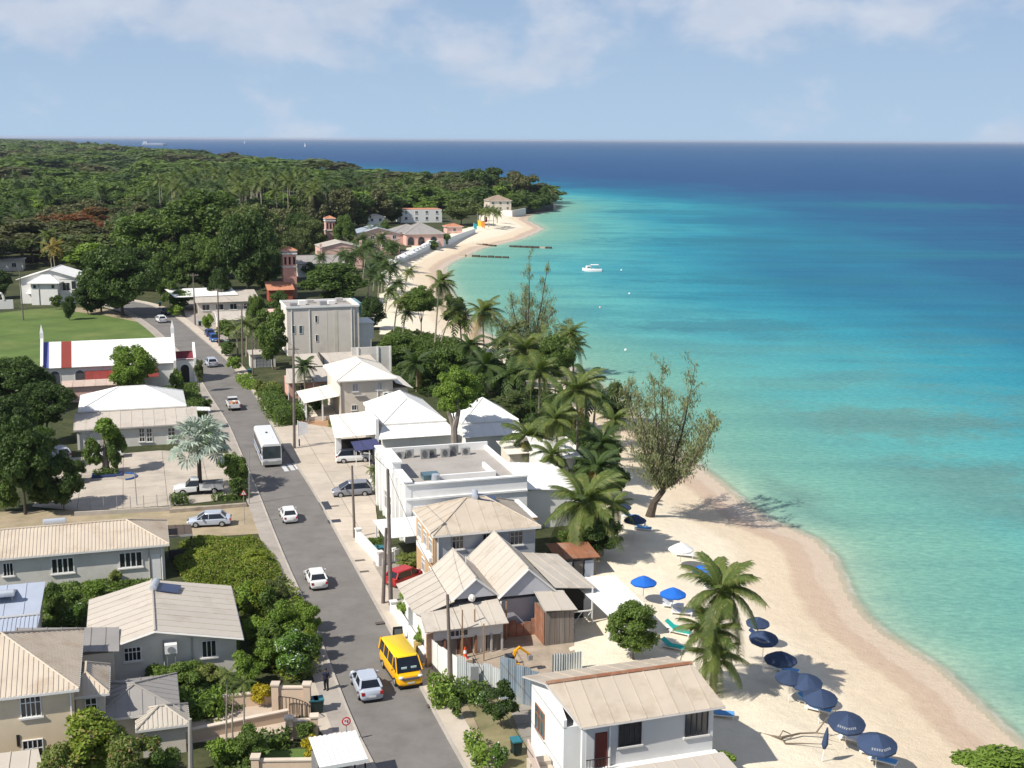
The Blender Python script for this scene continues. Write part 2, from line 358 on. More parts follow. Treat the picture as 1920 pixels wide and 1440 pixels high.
for (cu, cv, ra, rb) in ((1400, 452, 85, 24), (1230, 397, 50, 36), (1480, 527, 62, 13), (1760, 478, 60, 25), (1700, 385, 90, 60), (1350, 610, 30, 14), (1425, 935, 9, 13), (1560, 905, 16, 12), (1740, 905, 26, 15), (1600, 790, 40, 14), (1880, 950, 14, 10)):
    c0 = at(cu, cv, SEA); vs_ = nn('ShaderNodeVectorMath', t, operation='SUBTRACT'); vs_.inputs[1].default_value = tuple(c0); L_.new(OB, vs_.inputs[0]); vd = nn('ShaderNodeVectorMath', t, operation='DIVIDE'); vd.inputs[1].default_value = (ra, rb, 1e6); L_.new(vs_.outputs[0], vd.inputs[0]); vl = nn('ShaderNodeVectorMath', t, operation='LENGTH'); L_.new(vd.outputs[0], vl.inputs[0])
    pm = nn('ShaderNodeMapRange', t, interpolation_type='SMOOTHSTEP'); pm.inputs[1].default_value = 1.15; pm.inputs[2].default_value = .35; L_.new(math_(t, 'ADD', vl.outputs['Value'], math_(t, 'MULTIPLY', math_(t, 'SUBTRACT', noise(t, OB, .13, 8, .72), .5), 2.6)), pm.inputs[0])
    rfm = math_(t, 'MAXIMUM', rfm, math_(t, 'MULTIPLY', math_(t, 'MULTIPLY', pm.outputs[0], .62), (band.outputs[0] if cu != 1425 else al0)))
wc = mixc(t, rfm, wc, rfcol)
fine = noise(t, OB, .8, 7, .78, (1, 2.0, 1)); wc = mixc(t, 1., wc, ramp(t, fine, [(.34, (.74, .80, .84)), (.5, (1, 1, 1)), (.66, (1.32, 1.22, 1.18))]), 'MULTIPLY')  # light and shade of the ripples painted into the water colour
streak = noise(t, OB, .035, 6, .6, (.35, 2.6, 1)); wc = mixc(t, 1., wc, ramp(t, streak, [(.3, (.84, .88, .92)), (.5, (1, 1, 1)), (.7, (1.14, 1.1, 1.06))]), 'MULTIPLY')
# foam lines at the water's edge
fo = noise(t, OB, .5, 6, .7)
fe = math_(t, 'ABSOLUTE', math_(t, 'SUBTRACT', math_(t, 'ADD', dp, math_(t, 'MULTIPLY', fo, 1.6)), 1.35))
fm = nn('ShaderNodeMapRange', t); fm.inputs[1].default_value = .35; fm.inputs[2].default_value = .0; L_.new(fe, fm.inputs[0])
fb = nn('ShaderNodeMapRange', t); fb.inputs[1].default_value = .36; fb.inputs[2].default_value = .60; L_.new(noise(t, OB, .16, 4), fb.inputs[0])
foam = math_(t, 'MULTIPLY', fm.outputs[0], math_(t, 'MULTIPLY', fb.outputs[0], .6))
wc = mixc(t, foam, wc, (.8, .82, .8))
L_.new(wc, b.inputs['Base Color']); b.inputs['Roughness'].default_value = .22; b.inputs['IOR'].default_value = 1.33; b.inputs['Specular IOR Level'].default_value = .13
al = nn('ShaderNodeMapRange', t, interpolation_type='SMOOTHSTEP'); al.inputs[1].default_value = 0; al.inputs[2].default_value = 1.7; al.inputs[3].default_value = .2; al.inputs[4].default_value = 1
L_.new(dp, al.inputs[0])
bb = nn('ShaderNodeBump', t); bb.inputs['Strength'].default_value = .5; bb.inputs['Distance'].default_value = .25
wv = math_(t, 'ADD', noise(t, OB, .45, 6, .7, (1, 1.9, 1)), math_(t, 'MULTIPLY', noise(t, OB, 2.2, 4, .6), .35)); L_.new(wv, bb.inputs['Height'])
df = nn('ShaderNodeBsdfDiffuse', t); gl = nn('ShaderNodeBsdfGlossy', t); gl.inputs['Roughness'].default_value = .22; fr = nn('ShaderNodeFresnel', t); fr.inputs[0].default_value = 1.33
L_.new(wc, df.inputs[0]); [L_.new(bb.outputs[0], x.inputs['Normal']) for x in (df, gl, fr)]
m1 = nn('ShaderNodeMixShader', t); L_.new(math_(t, 'MINIMUM', fr.outputs[0], .085), m1.inputs[0]); L_.new(df.outputs[0], m1.inputs[1]); L_.new(gl.outputs[0], m1.inputs[2])
tr = nn('ShaderNodeBsdfTransparent', t); m2 = nn('ShaderNodeMixShader', t); L_.new(math_(t, 'MAXIMUM', al.outputs[0], foam), m2.inputs[0]); L_.new(tr.outputs[0], m2.inputs[1]); L_.new(m1.outputs[0], m2.inputs[2]); L_.new(m2.outputs[0], t.nodes['Material Output'].inputs[0])
def seaf(P):
    z, s = ground_z(P); return np.full(len(P), SEA), {'off': np.maximum(-s, 0)}
sea = gridmesh('sea', np.concatenate([np.geomspace(42, 900, 330), np.geomspace(910, 60000, 120)]), np.linspace(-.75, .75, 260), seaf, sm)
# far headland on the horizon
bb_ = B(); fy = 9000
for i in range(14):
    a = at(-260+i*22, 262, 0)
pts = [(-260, 12), (-180, 24), (-90, 22), (-40, 30), (-10, 24), (15, 26), (35, 18), (44, 24), (52, 14), (58, 2)]
fd = [(ray(u, 262).x/ray(u, 262).y*fy, fy, h) for u, h in pts]
vs = [(x, y, -2.6) for x, y, h in fd]+[(x, y+60, h) for x, y, h in fd]+[(x, y+900, h*.8) for x, y, h in fd]+[(x, y+1000, -2.6) for x, y, h in fd]
n = len(fd); bb_.add(vs, [(i+k*n, i+1+k*n, i+1+(k+1)*n, i+(k+1)*n) for k in range(3) for i in range(n-1)])
struct(bb_.obj('far_headland', mat('far_woodland', (.06, .08, .04), var=.4, scale=.01)))
bb_ = B(); q = [ray(u, 262).x/ray(u, 262).y*(fy-60) for u in (30, 58)]; bb_.box(q[0], fy-90, -2.55, q[1], fy-10, 0)
struct(bb_.obj('far_beach', mat('pale_sand', (.62, .52, .40))))
# ---------------------------------------------------------------- road, pavements, lawns
def P0(l, z=0): return [at(u, v, z) for u, v in l]
ASPH = mat('asphalt', (.195, .180, .165), rough=.85, var=.14, scale=.35, bump=.25, bscale=14, dirt=(.13, .12, .108), dscale=.22, damt=.8)
CONC = mat('pale_concrete', (.50, .43, .35), rough=.85, var=.10, scale=.5, bump=.1, dirt=(.36, .31, .25), dscale=.3, damt=.5, objvar=.05)
CONC2 = mat('grey_concrete', (.34, .30, .26), rough=.9, var=.13, scale=.5, dirt=(.2, .18, .15), damt=.5, objvar=.05)
KERB = mat('kerb_concrete', (.40, .36, .31), rough=.9, var=.15)
GRASS = mat('lawn_grass', (.10, .155, .035), rough=.95, var=.22, scale=.12, bump=.5, bscale=5, dirt=(.17, .165, .06), dscale=.06, damt=.5)
DIRT = mat('dry_dirt', (.34, .27, .18), rough=.95, var=.2, scale=.4, bump=.3, dirt=(.16, .17, .07), dscale=.25, damt=.8)
EARTH = mat('red_earth', (.42, .25, .14), rough=.95, var=.15, scale=.5, bump=.2)
DDRV = mat('yard_paving', (.30, .27, .23), rough=.9, var=.16, scale=.4, dirt=(.15, .14, .12), damt=.5)
left_e = [(742, 1500), (700, 1445), (670, 1372), (654, 1332), (640, 1302), (608, 1213), (587, 1160), (566, 1115), (546, 1074), (508, 982), (483, 917), (456, 858), (432, 800), (410, 765), (396, 745), (377, 712), (350, 672), (325, 648), (292, 617), (268, 600), (250, 588), (222, 577), (150, 566)]
right_e = [(915, 1520), (870, 1445), (830, 1370), (792, 1302), (740, 1202), (700, 1130), (660, 1055), (635, 1012), (600, 945), (559, 879), (519, 822), (496, 772), (477, 740), (450, 705), (423, 674), (392, 647), (367, 626), (344, 606), (325, 592), (305, 580), (270, 568), (200, 558), (150, 555)]
def resample(l, n=60):
    p = [Vector((*at(u, v).xy, 0)) for u, v in l]; d = [0]
    for a, b_ in zip(p, p[1:]): d.append(d[-1]+(b_-a).length)
    o = []
    for k in range(n):
        s_ = d[-1]*k/(n-1); i = min(max(j for j in range(len(d)) if d[j] <= s_+1e-6), len(p)-2)
        o.append(p[i].lerp(p[i+1], (s_-d[i])/(d[i+1]-d[i])))
    for _ in range(2): o = [o[0]]+[(o[i-1]+o[i]*2+o[i+1])/4 for i in range(1, n-1)]+[o[-1]]
    return o
LE, RE = resample(left_e), resample(right_e)
def ribbon(name, A, Bb, z0, z1, m, kind='structure'):
    b_ = B(); n = len(A); vs = []
    for a, c in zip(A, Bb): vs += [(a.x, a.y, z0), (c.x, c.y, z0), (a.x, a.y, z1), (c.x, c.y, z1)]
    fs = []
    for i in range(n-1):
        k = 4*i; j = k+4; fs += [(k+2, k+3, j+3, j+2), (k, k+2, j+2, j), (k+1, j+1, j+3, k+3)]
    b_.add(vs, fs); o = b_.obj(name, m); o['kind'] = kind; return o
def off(A, d, frm=0, to=None):
    o = []
    for i in range(len(A)):
        t_ = (A[min(i+1, len(A)-1)]-A[max(i-1, 0)]).normalized(); o.append(A[i]+Vector((t_.y, -t_.x, 0))*d)
    return o[frm:to]
road = ribbon('road', LE, RE, -.2, .012, ASPH)
ribbon('kerb', RE, off(RE, .22), -.2, .14, KERB)
ribbon('kerb', off(LE, -.2), LE, -.2, .13, KERB)
ribbon('pavement', off(RE, .22), off(RE, 1.9), -.2, .12, CONC)
ribbon('pavement', off(LE, -1.7), off(LE, -.2), -.2, .11, CONC2)
# centre of the road is bare; crossing bars by the bus and old lane paint at the edge
WP = mat('road_paint', (.55, .55, .55), var=.3, scale=3)
cw = tag(bpy.data.objects.new('zebra_crossing', None), 'faded white zebra crossing bars in front of the bus', 'road marking'); del cw['category'], cw['label']; cw['kind'] = 'structure'; S.collection.objects.link(cw)
for (u, v) in ((534, 878), (546, 876), (556, 874)):
    p = at(u, v); b_ = B(); b_.box(-.28, -1.6, .016, .28, 1.6, .02, RZ+R(3)); b_.obj('crossing_bar', WP, cw, loc=(p.x, p.y, 0))
def zone(name, px, z, m, h=.0, kind='structure', par=None, zz=0):
    pts = [at(u, v, zz) for u, v in px]; b_ = B(); b_.prism([(p.x, p.y) for p in pts], z-.25, z); o = b_.obj(name, m, par)
    if kind and not par: o['kind'] = kind
    return o
def pave(name, px, z, m, sx, sy, joint, gap=.05):
    """slabs laid in the street's grid over a darker bed"""
    par = zone(name, px, z-.02, joint); c = [at(u, v) for u, v in px]
    poly = [Vector((p.x, p.y, z)) for p in c]; ex = Vector((math.cos(RZ), math.sin(RZ), 0)); ey = Vector((-ex.y, ex.x, 0))
    cols, _ = strips(poly, sx, ex, gap)
    for q in cols:
        cells, _ = strips(q, sy, ey, gap)
        for w in cells:
            b_ = B(); zz = random.uniform(0, .008); b_.prism([(p.x, p.y) for p in w], z-.1, z+zz); b_.obj('paving_slab', m, par)
    return par
JT = mat('dark_joint', (.10, .085, .07), var=.2)
pave('forecourt', [(501, 772), (560, 785), (640, 800), (700, 812), (722, 850), (700, 870), (705, 960), (712, 1010), (700, 1058), (690, 1080), (632, 990), (606, 945), (566, 880)], .125, CONC, 3.2, 4.6, JT)
pave('side_yard', [(690, 1050), (770, 1050), (800, 1120), (742, 1160)], .11, CONC2, 3., 3., JT)
zone('earth_drive', [(552, 792), (575, 760), (618, 765), (660, 795), (700, 805), (655, 808), (600, 800)], .13, EARTH)
zone('lawn', [(-120, 672), (-120, 600), (60, 580), (130, 576), (200, 585), (262, 600), (300, 630), (328, 655), (350, 680), (200, 700), (60, 690)], .03, GRASS)
zone('field_verge', [(130, 576), (200, 580), (262, 600), (268, 606), (200, 592), (135, 584)], .045, DIRT)
pave('hotel_court', [(120, 860), (300, 845), (450, 852), (462, 885), (455, 905), (440, 935), (330, 948), (150, 958), (60, 950)], .04, mat('court_concrete', (.46, .40, .33), rough=.9, var=.12, scale=.3, dirt=(.22, .2, .18), dscale=.2, damt=.7), 4.5, 4.5, JT)
zone('dirt_lane', [(-60, 1000), (-60, 962), (330, 950), (462, 946), (484, 975), (500, 1000), (420, 1005), (300, 1005)], .035, DIRT)
zone('gate_apron', [(560, 1290), (622, 1270), (646, 1330), (668, 1385), (690, 1440), (640, 1440), (600, 1370)], .10, CONC)
zone('garden_path', [(300, 1340), (520, 1310), (560, 1330), (560, 1372), (300, 1400)], .06, mat('garden_path', (.52, .42, .33), var=.12))
zone('front_yard', [(840, 1300), (1005, 1295), (1080, 1470), (900, 1500)], .05, mat('yard_grass', (.22, .19, .10), var=.3, scale=.4, dirt=(.12, .13, .05), damt=.9, bump=.3), zz=0)
pave('yard_drive', [(990, 1310), (1015, 1330), (1060, 1420), (1040, 1460), (975, 1380), (960, 1340)], .08, DDRV, 2., 2., JT)
zone('verge', [(795, 1290), (850, 1280), (880, 1330), (930, 1440), (890, 1445), (850, 1390)], .1, DIRT)
zone('back_lane', [(340, 565), (400, 560), (430, 640), (400, 640), (350, 600)], .02, CONC2)
zone('building_site', [(800, 1255), (820, 1180), (1075, 1190), (1080, 1250), (960, 1290), (860, 1295)], .03, mat('site_soil', (.36, .29, .22), var=.25, scale=.6, dirt=(.2, .16, .12), bump=.5, bscale=4))
zone('shore_path', [(1130, 560), (1131, 560), (1130, 561)], -3, DIRT) if False else None
# drain grates and patched squares on the pavement
def patch(u, v, w, d, m, name, lab):
    p = at(u, v); b_ = B(); b_.box(-w/2, -d/2, .12, w/2, d/2, .136); o = b_.obj(name, m, None, (p.x, p.y, 0), RZ); tag(o, lab, 'drain cover' if 'grate' in name else 'road patch')
DK = mat('dark_patch', (.045, .05, .065), var=.1)
patch(610, 950, 1.1, 3.2, DK, 'tar_patch', 'larger dark rectangle of fresh tar on the forecourt kerb')
patch(627, 979, 1.4, 1.1, DK, 'tar_patch', 'smaller dark square of fresh tar below the larger one')
IR = mat('rusty_iron', (.12, .10, .09), var=.3)
for u, v, l in ((675, 1053, 'iron drain grate in pavement by the two tall poles'), (682, 1074, 'iron drain grate below another in the pavement'), (627, 951, 'iron drain cover beside the grey hatchback'), (714, 1170, 'long iron drain grate at the kerb above the yellow minibus'), (812, 1325, 'drain cover in verge near the minibus nose')):
    patch(u, v, 1.0, .45, IR, 'drain_grate', l)
# ---------------------------------------------------------------- vegetation
LM = {
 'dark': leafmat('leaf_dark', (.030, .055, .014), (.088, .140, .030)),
 'mid': leafmat('leaf_mid', (.052, .092, .020), (.140, .205, .040)),
 'bright': leafmat('leaf_bright', (.090, .155, .022), (.21, .30, .045)),
 'olive': leafmat('leaf_olive', (.062, .088, .026), (.140, .170, .055)),
 'brown': leafmat('leaf_brown', (.070, .078, .030), (.150, .150, .062)),
 'grey': leafmat('leaf_grey_green', (.15, .18, .085), (.27, .29, .14), c3=(.25, .20, .11)),
 'flame': leafmat('leaf_flame_flowers', (.07, .09, .03), (.24, .085, .035), c3=(.34, .075, .03)),
 'white': leafmat('leaf_white_flowers', (.05, .11, .015), (.12, .22, .03), c3=(.8, .8, .76)),
 'yellow': leafmat('leaf_yellow', (.28, .24, .02), (.55, .42, .02)),
 'palm': leafmat('leaf_palm', (.050, .085, .020), (.150, .185, .045), c3=(.19, .19, .06)),
 'palmd': leafmat('leaf_palm_dark', (.030, .060, .018), (.085, .125, .032)),
 'palmy': leafmat('leaf_palm_dry', (.16, .14, .03), (.38, .26, .07)),
 'silver': leafmat('leaf_silver', (.19, .24, .20), (.36, .42, .36), trans=.12),
 'vine': leafmat('leaf_vine', (.115, .165, .020), (.27, .33, .040), c3=(.28, .24, .07)),
 'dry': leafmat('leaf_dry_shrub', (.10, .145, .03), (.22, .26, .065), c3=(.26, .17, .08)),
}
BARK = mat('bark', (.16, .125, .09), rough=.9, var=.3, scale=3, bump=.4)
BARKD = mat('bark_dark', (.075, .06, .045), rough=.9, var=.3, scale=3, bump=.4)
BARKP = mat('palm_trunk_bark', (.30, .26, .20), rough=.9, var=.25, scale=2, bump=.3)
def leaf_quads(rng, C, Nn, s, asp=.5, jit=.55):
    n = len(C); Nn = Nn+rng.normal(0, jit*1.3, (n, 3)); Nn /= np.linalg.norm(Nn, axis=1)[:, None]
    A = np.cross(Nn, rng.normal(0, 1, (n, 3))); A /= np.linalg.norm(A, axis=1)[:, None]; Bv = np.cross(Nn, A)
    sz = (s*rng.uniform(.65, 1.3, n))[:, None]
    return np.stack([C+A*sz, C+Bv*sz*asp, C-A*sz, C-Bv*sz*asp], 1)
def sphere_quads(c, r, n=5, m=8):
    V = []
    for i in range(n+1):
        for k in range(m): a = math.pi*i/n; w = 2*math.pi*k/m; V.append((c[0]+r[0]*math.sin(a)*math.cos(w), c[1]+r[1]*math.sin(a)*math.sin(w), c[2]+r[2]*math.cos(a)))
    V = np.array(V); Q = [[V[i*m+k], V[(i+1)*m+k], V[(i+1)*m+(k+1) % m], V[i*m+(k+1) % m]] for i in range(n) for k in range(m)]
    return np.array(Q)
def qmesh(name, Q, m, smooth=False):
    Q = np.asarray(Q); return quadmesh(name, Q.reshape(-1, 3), np.arange(len(Q)*4).reshape(-1, 4), m, smooth)
def crown_quads(seed, nl, s, nb=22, shape='round', core=.64, br=.34):
    rng = np.random.default_rng(seed); C = []; rad = []
    while len(C) < nb:
        p = rng.uniform(-1, 1, 3)
        if shape == 'umbrella': p[2] = p[2]*.28+.30*(1-p[0]**2-p[1]**2)
        elif shape == 'tall': p[:2] *= .62
        elif shape == 'cone': p[:2] *= .75*(1-(p[2]+1)/2)+.08
        elif shape == 'flat': p[2] *= .5
        d = np.linalg.norm(p*(1, 1, 1 if shape != 'umbrella' else 1.6))
        if d > .74 or (d < .35 and shape not in ('tall', 'cone')): continue
        C.append(p); rad.append(br*rng.uniform(.65, 1.15))
    C = np.array(C); rad = np.array(rad); out_ = []
    w = rad**2; idx = rng.choice(nb, nl*2, p=w/w.sum())
    D = rng.normal(0, 1, (nl*2, 3)); D[:, 2] = np.where(D[:, 2] < -.4*np.abs(D[:, 0]), -D[:, 2]*.7, D[:, 2]); D /= np.linalg.norm(D, axis=1)[:, None]
    lump = 1+.16*np.sin(D[:, 0]*7+idx)*np.sin(D[:, 1]*8+idx*2)*np.cos(D[:, 2]*7)
    P = C[idx]+D*(rad[idx]*rng.uniform(.72, 1.16, nl*2)*lump)[:, None]
    ins = np.zeros(nl*2, int)
    for k in range(nb): ins += (np.linalg.norm(P-C[k], axis=1) < rad[k]*.76)
    keep = np.where(ins < 1)[0][:nl]
    Q = leaf_quads(rng, P[keep], D[keep]*.8+np.array([0, 0, .35]), s)
    cores = [sphere_quads(C[k], (rad[k]*core,)*3, 4, 7) for k in range(nb)] if core else []
    return np.concatenate([Q]+cores)
CR = {}
def crown_variants(key, n, **k):
    CR[key] = [qmesh('crown_'+key, crown_quads(hash(key) % 997*0+len(CR)*31+i*7+3, **k), LM['mid']) for i in range(n)]
crown_variants('S', 3, nl=1500, s=.105, nb=12, br=.42)
crown_variants('M', 4, nl=4200, s=.066, nb=22, br=.33)
crown_variants('L', 4, nl=10000, s=.042, nb=42, br=.25)
crown_variants('Lu', 3, nl=9000, s=.042, nb=44, br=.22, shape='umbrella')
crown_variants('T', 2, nl=5200, s=.055, nb=30, br=.26, shape='tall')
crown_variants('C', 2, nl=5200, s=.055, nb=34, br=.20, shape='cone')
crown_variants('F', 5, nl=2600, s=.080, nb=22, br=.33)
crown_variants('Fu', 3, nl=2400, s=.080, nb=24, br=.27, shape='umbrella')
def setm(o, m):
    o.material_slots[0].link = 'OBJECT'; o.material_slots[0].material = m
def trunk_mesh(seed, limbs=4, r=.028, m=None):
    rg = random.Random(seed); b_ = B(); lean = rg.uniform(-.05, .05)
    b_.tube([(0, 0, -.03), (lean*.3, 0, .2), (lean, .01, .42)], [r*1.5, r, r*.85], 7)
    for i in range(limbs):
        w = 2*math.pi*i/limbs+rg.uniform(-.4, .4); q = rg.uniform(.16, .3)
        b_.tube([(lean, .01, .38), (lean+q*.45*math.cos(w), q*.45*math.sin(w), .55), (lean+q*math.cos(w), q*math.sin(w), .78)], [r*.7, r*.45, r*.15], 5)
    return b_.mesh('trunk', m or BARK)
TR = [trunk_mesh(i, 4+i % 2) for i in range(4)]; TRD = [trunk_mesh(9+i, 5, .034, BARKD) for i in range(2)]
NT = [0]
def tree_at(p, h, r, cls, col, label, cat='tree', group=None, crown_h=None, base_z=None, name='broadleaf_tree', dark=False, full=False):
    z = gz(p[0], p[1]) if base_z is None else base_z; NT[0] += 1; k = NT[0]
    t_ = thing(name, label, cat, (p[0], p[1], z), 0, group)
    ch = crown_h or (h*1.02 if full else min(h*.86, 2*r))
    cv = CR[cls]; c = put(cv[k % len(cv)], 'crown', t_, (0, 0, h-ch*.5), rz=(k*1.7) % 6.28); c.scale = (r, r, ch*.5); setm(c, LM[col])
    if h-ch > .1 or h > 5:
        tv = TRD if dark else TR; q = put(tv[k % len(tv)], 'trunk', t_, (0, 0, 0), rz=(k*2.3) % 6.28); q.scale = (max(r*.9, h*.35), max(r*.9, h*.35), h-ch*.3)
    return t_
def dist(v, z=0): return
def tree(u, vb, vt, wpx, cls, col, label, cat='tree', group=None, ch=None, **k):
    """by the pixel of the trunk's foot, the crown's top and the crown's width"""
    p = at(u, vb, 0); p = at(u, vb, gz(p.x, p.y)); y = p.y; sc = F/(y*math.cos(TH)+(CAMH-p.z)*math.sin(TH))
    h = CAMH-p.z-(CAMH-p.z)*0 if False else None
    d1 = ray(u, vt); z1 = CAMH+d1.z*y/d1.y; h = max(z1-p.z, .5)
    k.setdefault('base_z', p.z); k.setdefault('full', True); return tree_at((p.x, p.y), h, wpx/2/sc, cls, col, label, cat, group, (ch/sc if ch else None), **k)
# ---- palms
def frond_mesh(seed, nleaf=26, droop=.5, leaf=.215, wid=.021, m=None, up=.25):
    rg = random.Random(seed); b_ = B(); pts = []
    for i in range(9):
        q = i/8; pts.append(Vector((q*(1-.12*droop*q), rg.uniform(-.01, .01), up*q*1.6-droop*1.25*q*q)))
    b_.tube(pts, [.016, .014, .012, .010, .008, .006, .005, .004, .003], 4)
    def P(q):
        q = max(0, min(q, .999))*8; i = int(q); return pts[i].lerp(pts[i+1], q-i)
    for i in range(nleaf):
        q = .12+.88*i/nleaf; p = P(q); T = (P(q+.03)-P(q-.03)).normalized(); ln = leaf*(.55+.8*math.sin(math.pi*min(q*.92+.08, 1))**.8)*rg.uniform(.85, 1.1)
        for sd_ in (-1, 1):
            side = Vector((0, sd_, 0)); d = (side*.78+T*.62).normalized(); a = p+d*ln*.55+Vector((0, 0, -.05*ln)); e = p+d*ln*.95+Vector((0, 0, -.50*ln*rg.uniform(.7, 1.3)))
            w = T*wid
            b_.add([p-w*.5, p+w*.5, a+w*.6, a-w*.6], [(0, 1, 2, 3)]); b_.add([a-w*.6, a+w*.6, e], [(0, 1, 2)])
    return b_.mesh('frond', m or LM['palm'])
FR = [frond_mesh(1, 38, .42, up=.30), frond_mesh(2, 38, .62, up=.28), frond_mesh(3, 36, .85, up=.22), frond_mesh(4, 34, 1.1, up=.05)]
def frond_set(seed, n, wind=(1, .3), bias=.5):
    rg = random.Random(seed); o = []
    for i in range(n):
        q = i/n; az = i*2.39996+rg.uniform(-.2, .2); v_ = Vector((math.cos(az), math.sin(az)))+Vector(wind)*bias; az = math.atan2(v_.y, v_.x)
        pitch = 1.15-1.75*q+rg.uniform(-.12, .12)   # young fronds stand up, old ones hang
        o.append((az, pitch, 0 if q < .3 else (1 if q < .6 else (2 if q < .85 else 3)), rg.uniform(.82, 1.1)))
    return o
def far_palm_mesh(seed, n, wind=(1, .3), bias=.5, m=None, nl=7):
    rg = random.Random(seed); V = []; b_ = B()
    for az, pitch, k, s_ in frond_set(seed, n, wind, bias):
        M_ = Matrix.Rotation(az, 3, 'Z') @ Matrix.Rotation(-pitch*.8, 3, 'Y'); pts = []
        for i in range(6):
            q = i/5; pts.append(Vector((q, 0, .15*q-(.5+.15*k)*q*q)))
        for i in range(5):
            w0, w1 = [.20*math.sin(math.pi*(.1+.85*x))+.02 for x in (i/5, (i+1)/5)]
            for sd_ in (-1, 1):
                for h_ in (0, 1):
                    a = pts[i].lerp(pts[i+1], h_*.5); c = pts[i].lerp(pts[i+1], h_*.5+.36); w = w0 if h_ == 0 else w1
                    e = a+Vector((.10, sd_*w, -.12)); f_ = c+Vector((.10, sd_*w, -.12))
                    b_.add([tuple(M_ @ (x*s_)) for x in (a, c, f_, e)], [(0, 1, 2, 3)])
    return b_.mesh('crown', m or LM['palm'])
FP = [far_palm_mesh(i, 22) for i in range(4)]; RP = [far_palm_mesh(20+i, 15, (0, 0), 0, LM['palmd']) for i in range(3)]
def palm(u, vb, uc, vc, rpx, near, label, nf=20, group=None, col='palm', cat='palm tree', bias=.5, trunk_m=None, name='coconut_palm', tr=.17, zb=None):
    p = at(u, vb, 0); zb = gz(p.x, p.y) if zb is None else zb; p = at(u, vb, zb); sc = F/(p.y*math.cos(TH)+(CAMH-zb)*math.sin(TH))
    d1 = ray(uc, vc); T1 = p.y/d1.y; top = Vector((d1.x*T1, p.y, CAMH+d1.z*T1))-p; L0 = rpx/sc; NT[0] += 1
    t_ = thing(name, label, cat, tuple(p), 0, group); rg = random.Random(NT[0])
    mid = Vector((top.x*.25+rg.uniform(-.2, .2), top.y*.3, top.z*.5)); pts = []
    for i in range(7):
        q = i/6; pts.append(mid*(2*q*(1-q))+top*(q*q))
    b_ = B(); b_.tube([(0, 0, -.3)]+pts[1:], [tr*1.5, tr*1.1, tr, tr*.95, tr*.9, tr*.85, tr*.8], 7); b_.obj('trunk', trunk_m or BARKP, t_, smooth=True)
    if near:
        c_ = B()
        for i in range(7): w = i*.9; c_.blob((top.x+.28*math.cos(w), top.y+.28*math.sin(w), top.z-.25), .14, 4, 6)
        c_.obj('coconut_cluster', mat('coconut_husk', (.20, .17, .05), var=.3), t_)
        for az, pitch, k, s_ in frond_set(NT[0], int(nf*1.15), bias=bias):
            f_ = put(FR[k], 'frond', t_, tuple(top)); f_.rotation_euler = (rg.uniform(-.25, .25), -pitch*.75, az); f_.scale = (L0*s_,)*3
            setm(f_, LM[col] if k < 3 or rg.random() < .5 else LM['palmd' if rg.random() < .6 else 'palmy'])
    else:
        c_ = put((FP if name == 'coconut_palm' else RP)[NT[0] % 3], 'crown', t_, tuple(top)); c_.scale = (L0,)*3; setm(c_, LM[col]); c_.rotation_euler = (0, 0, rg.uniform(-.5, .5) if name == 'coconut_palm' else rg.uniform(0, 6))
    return t_
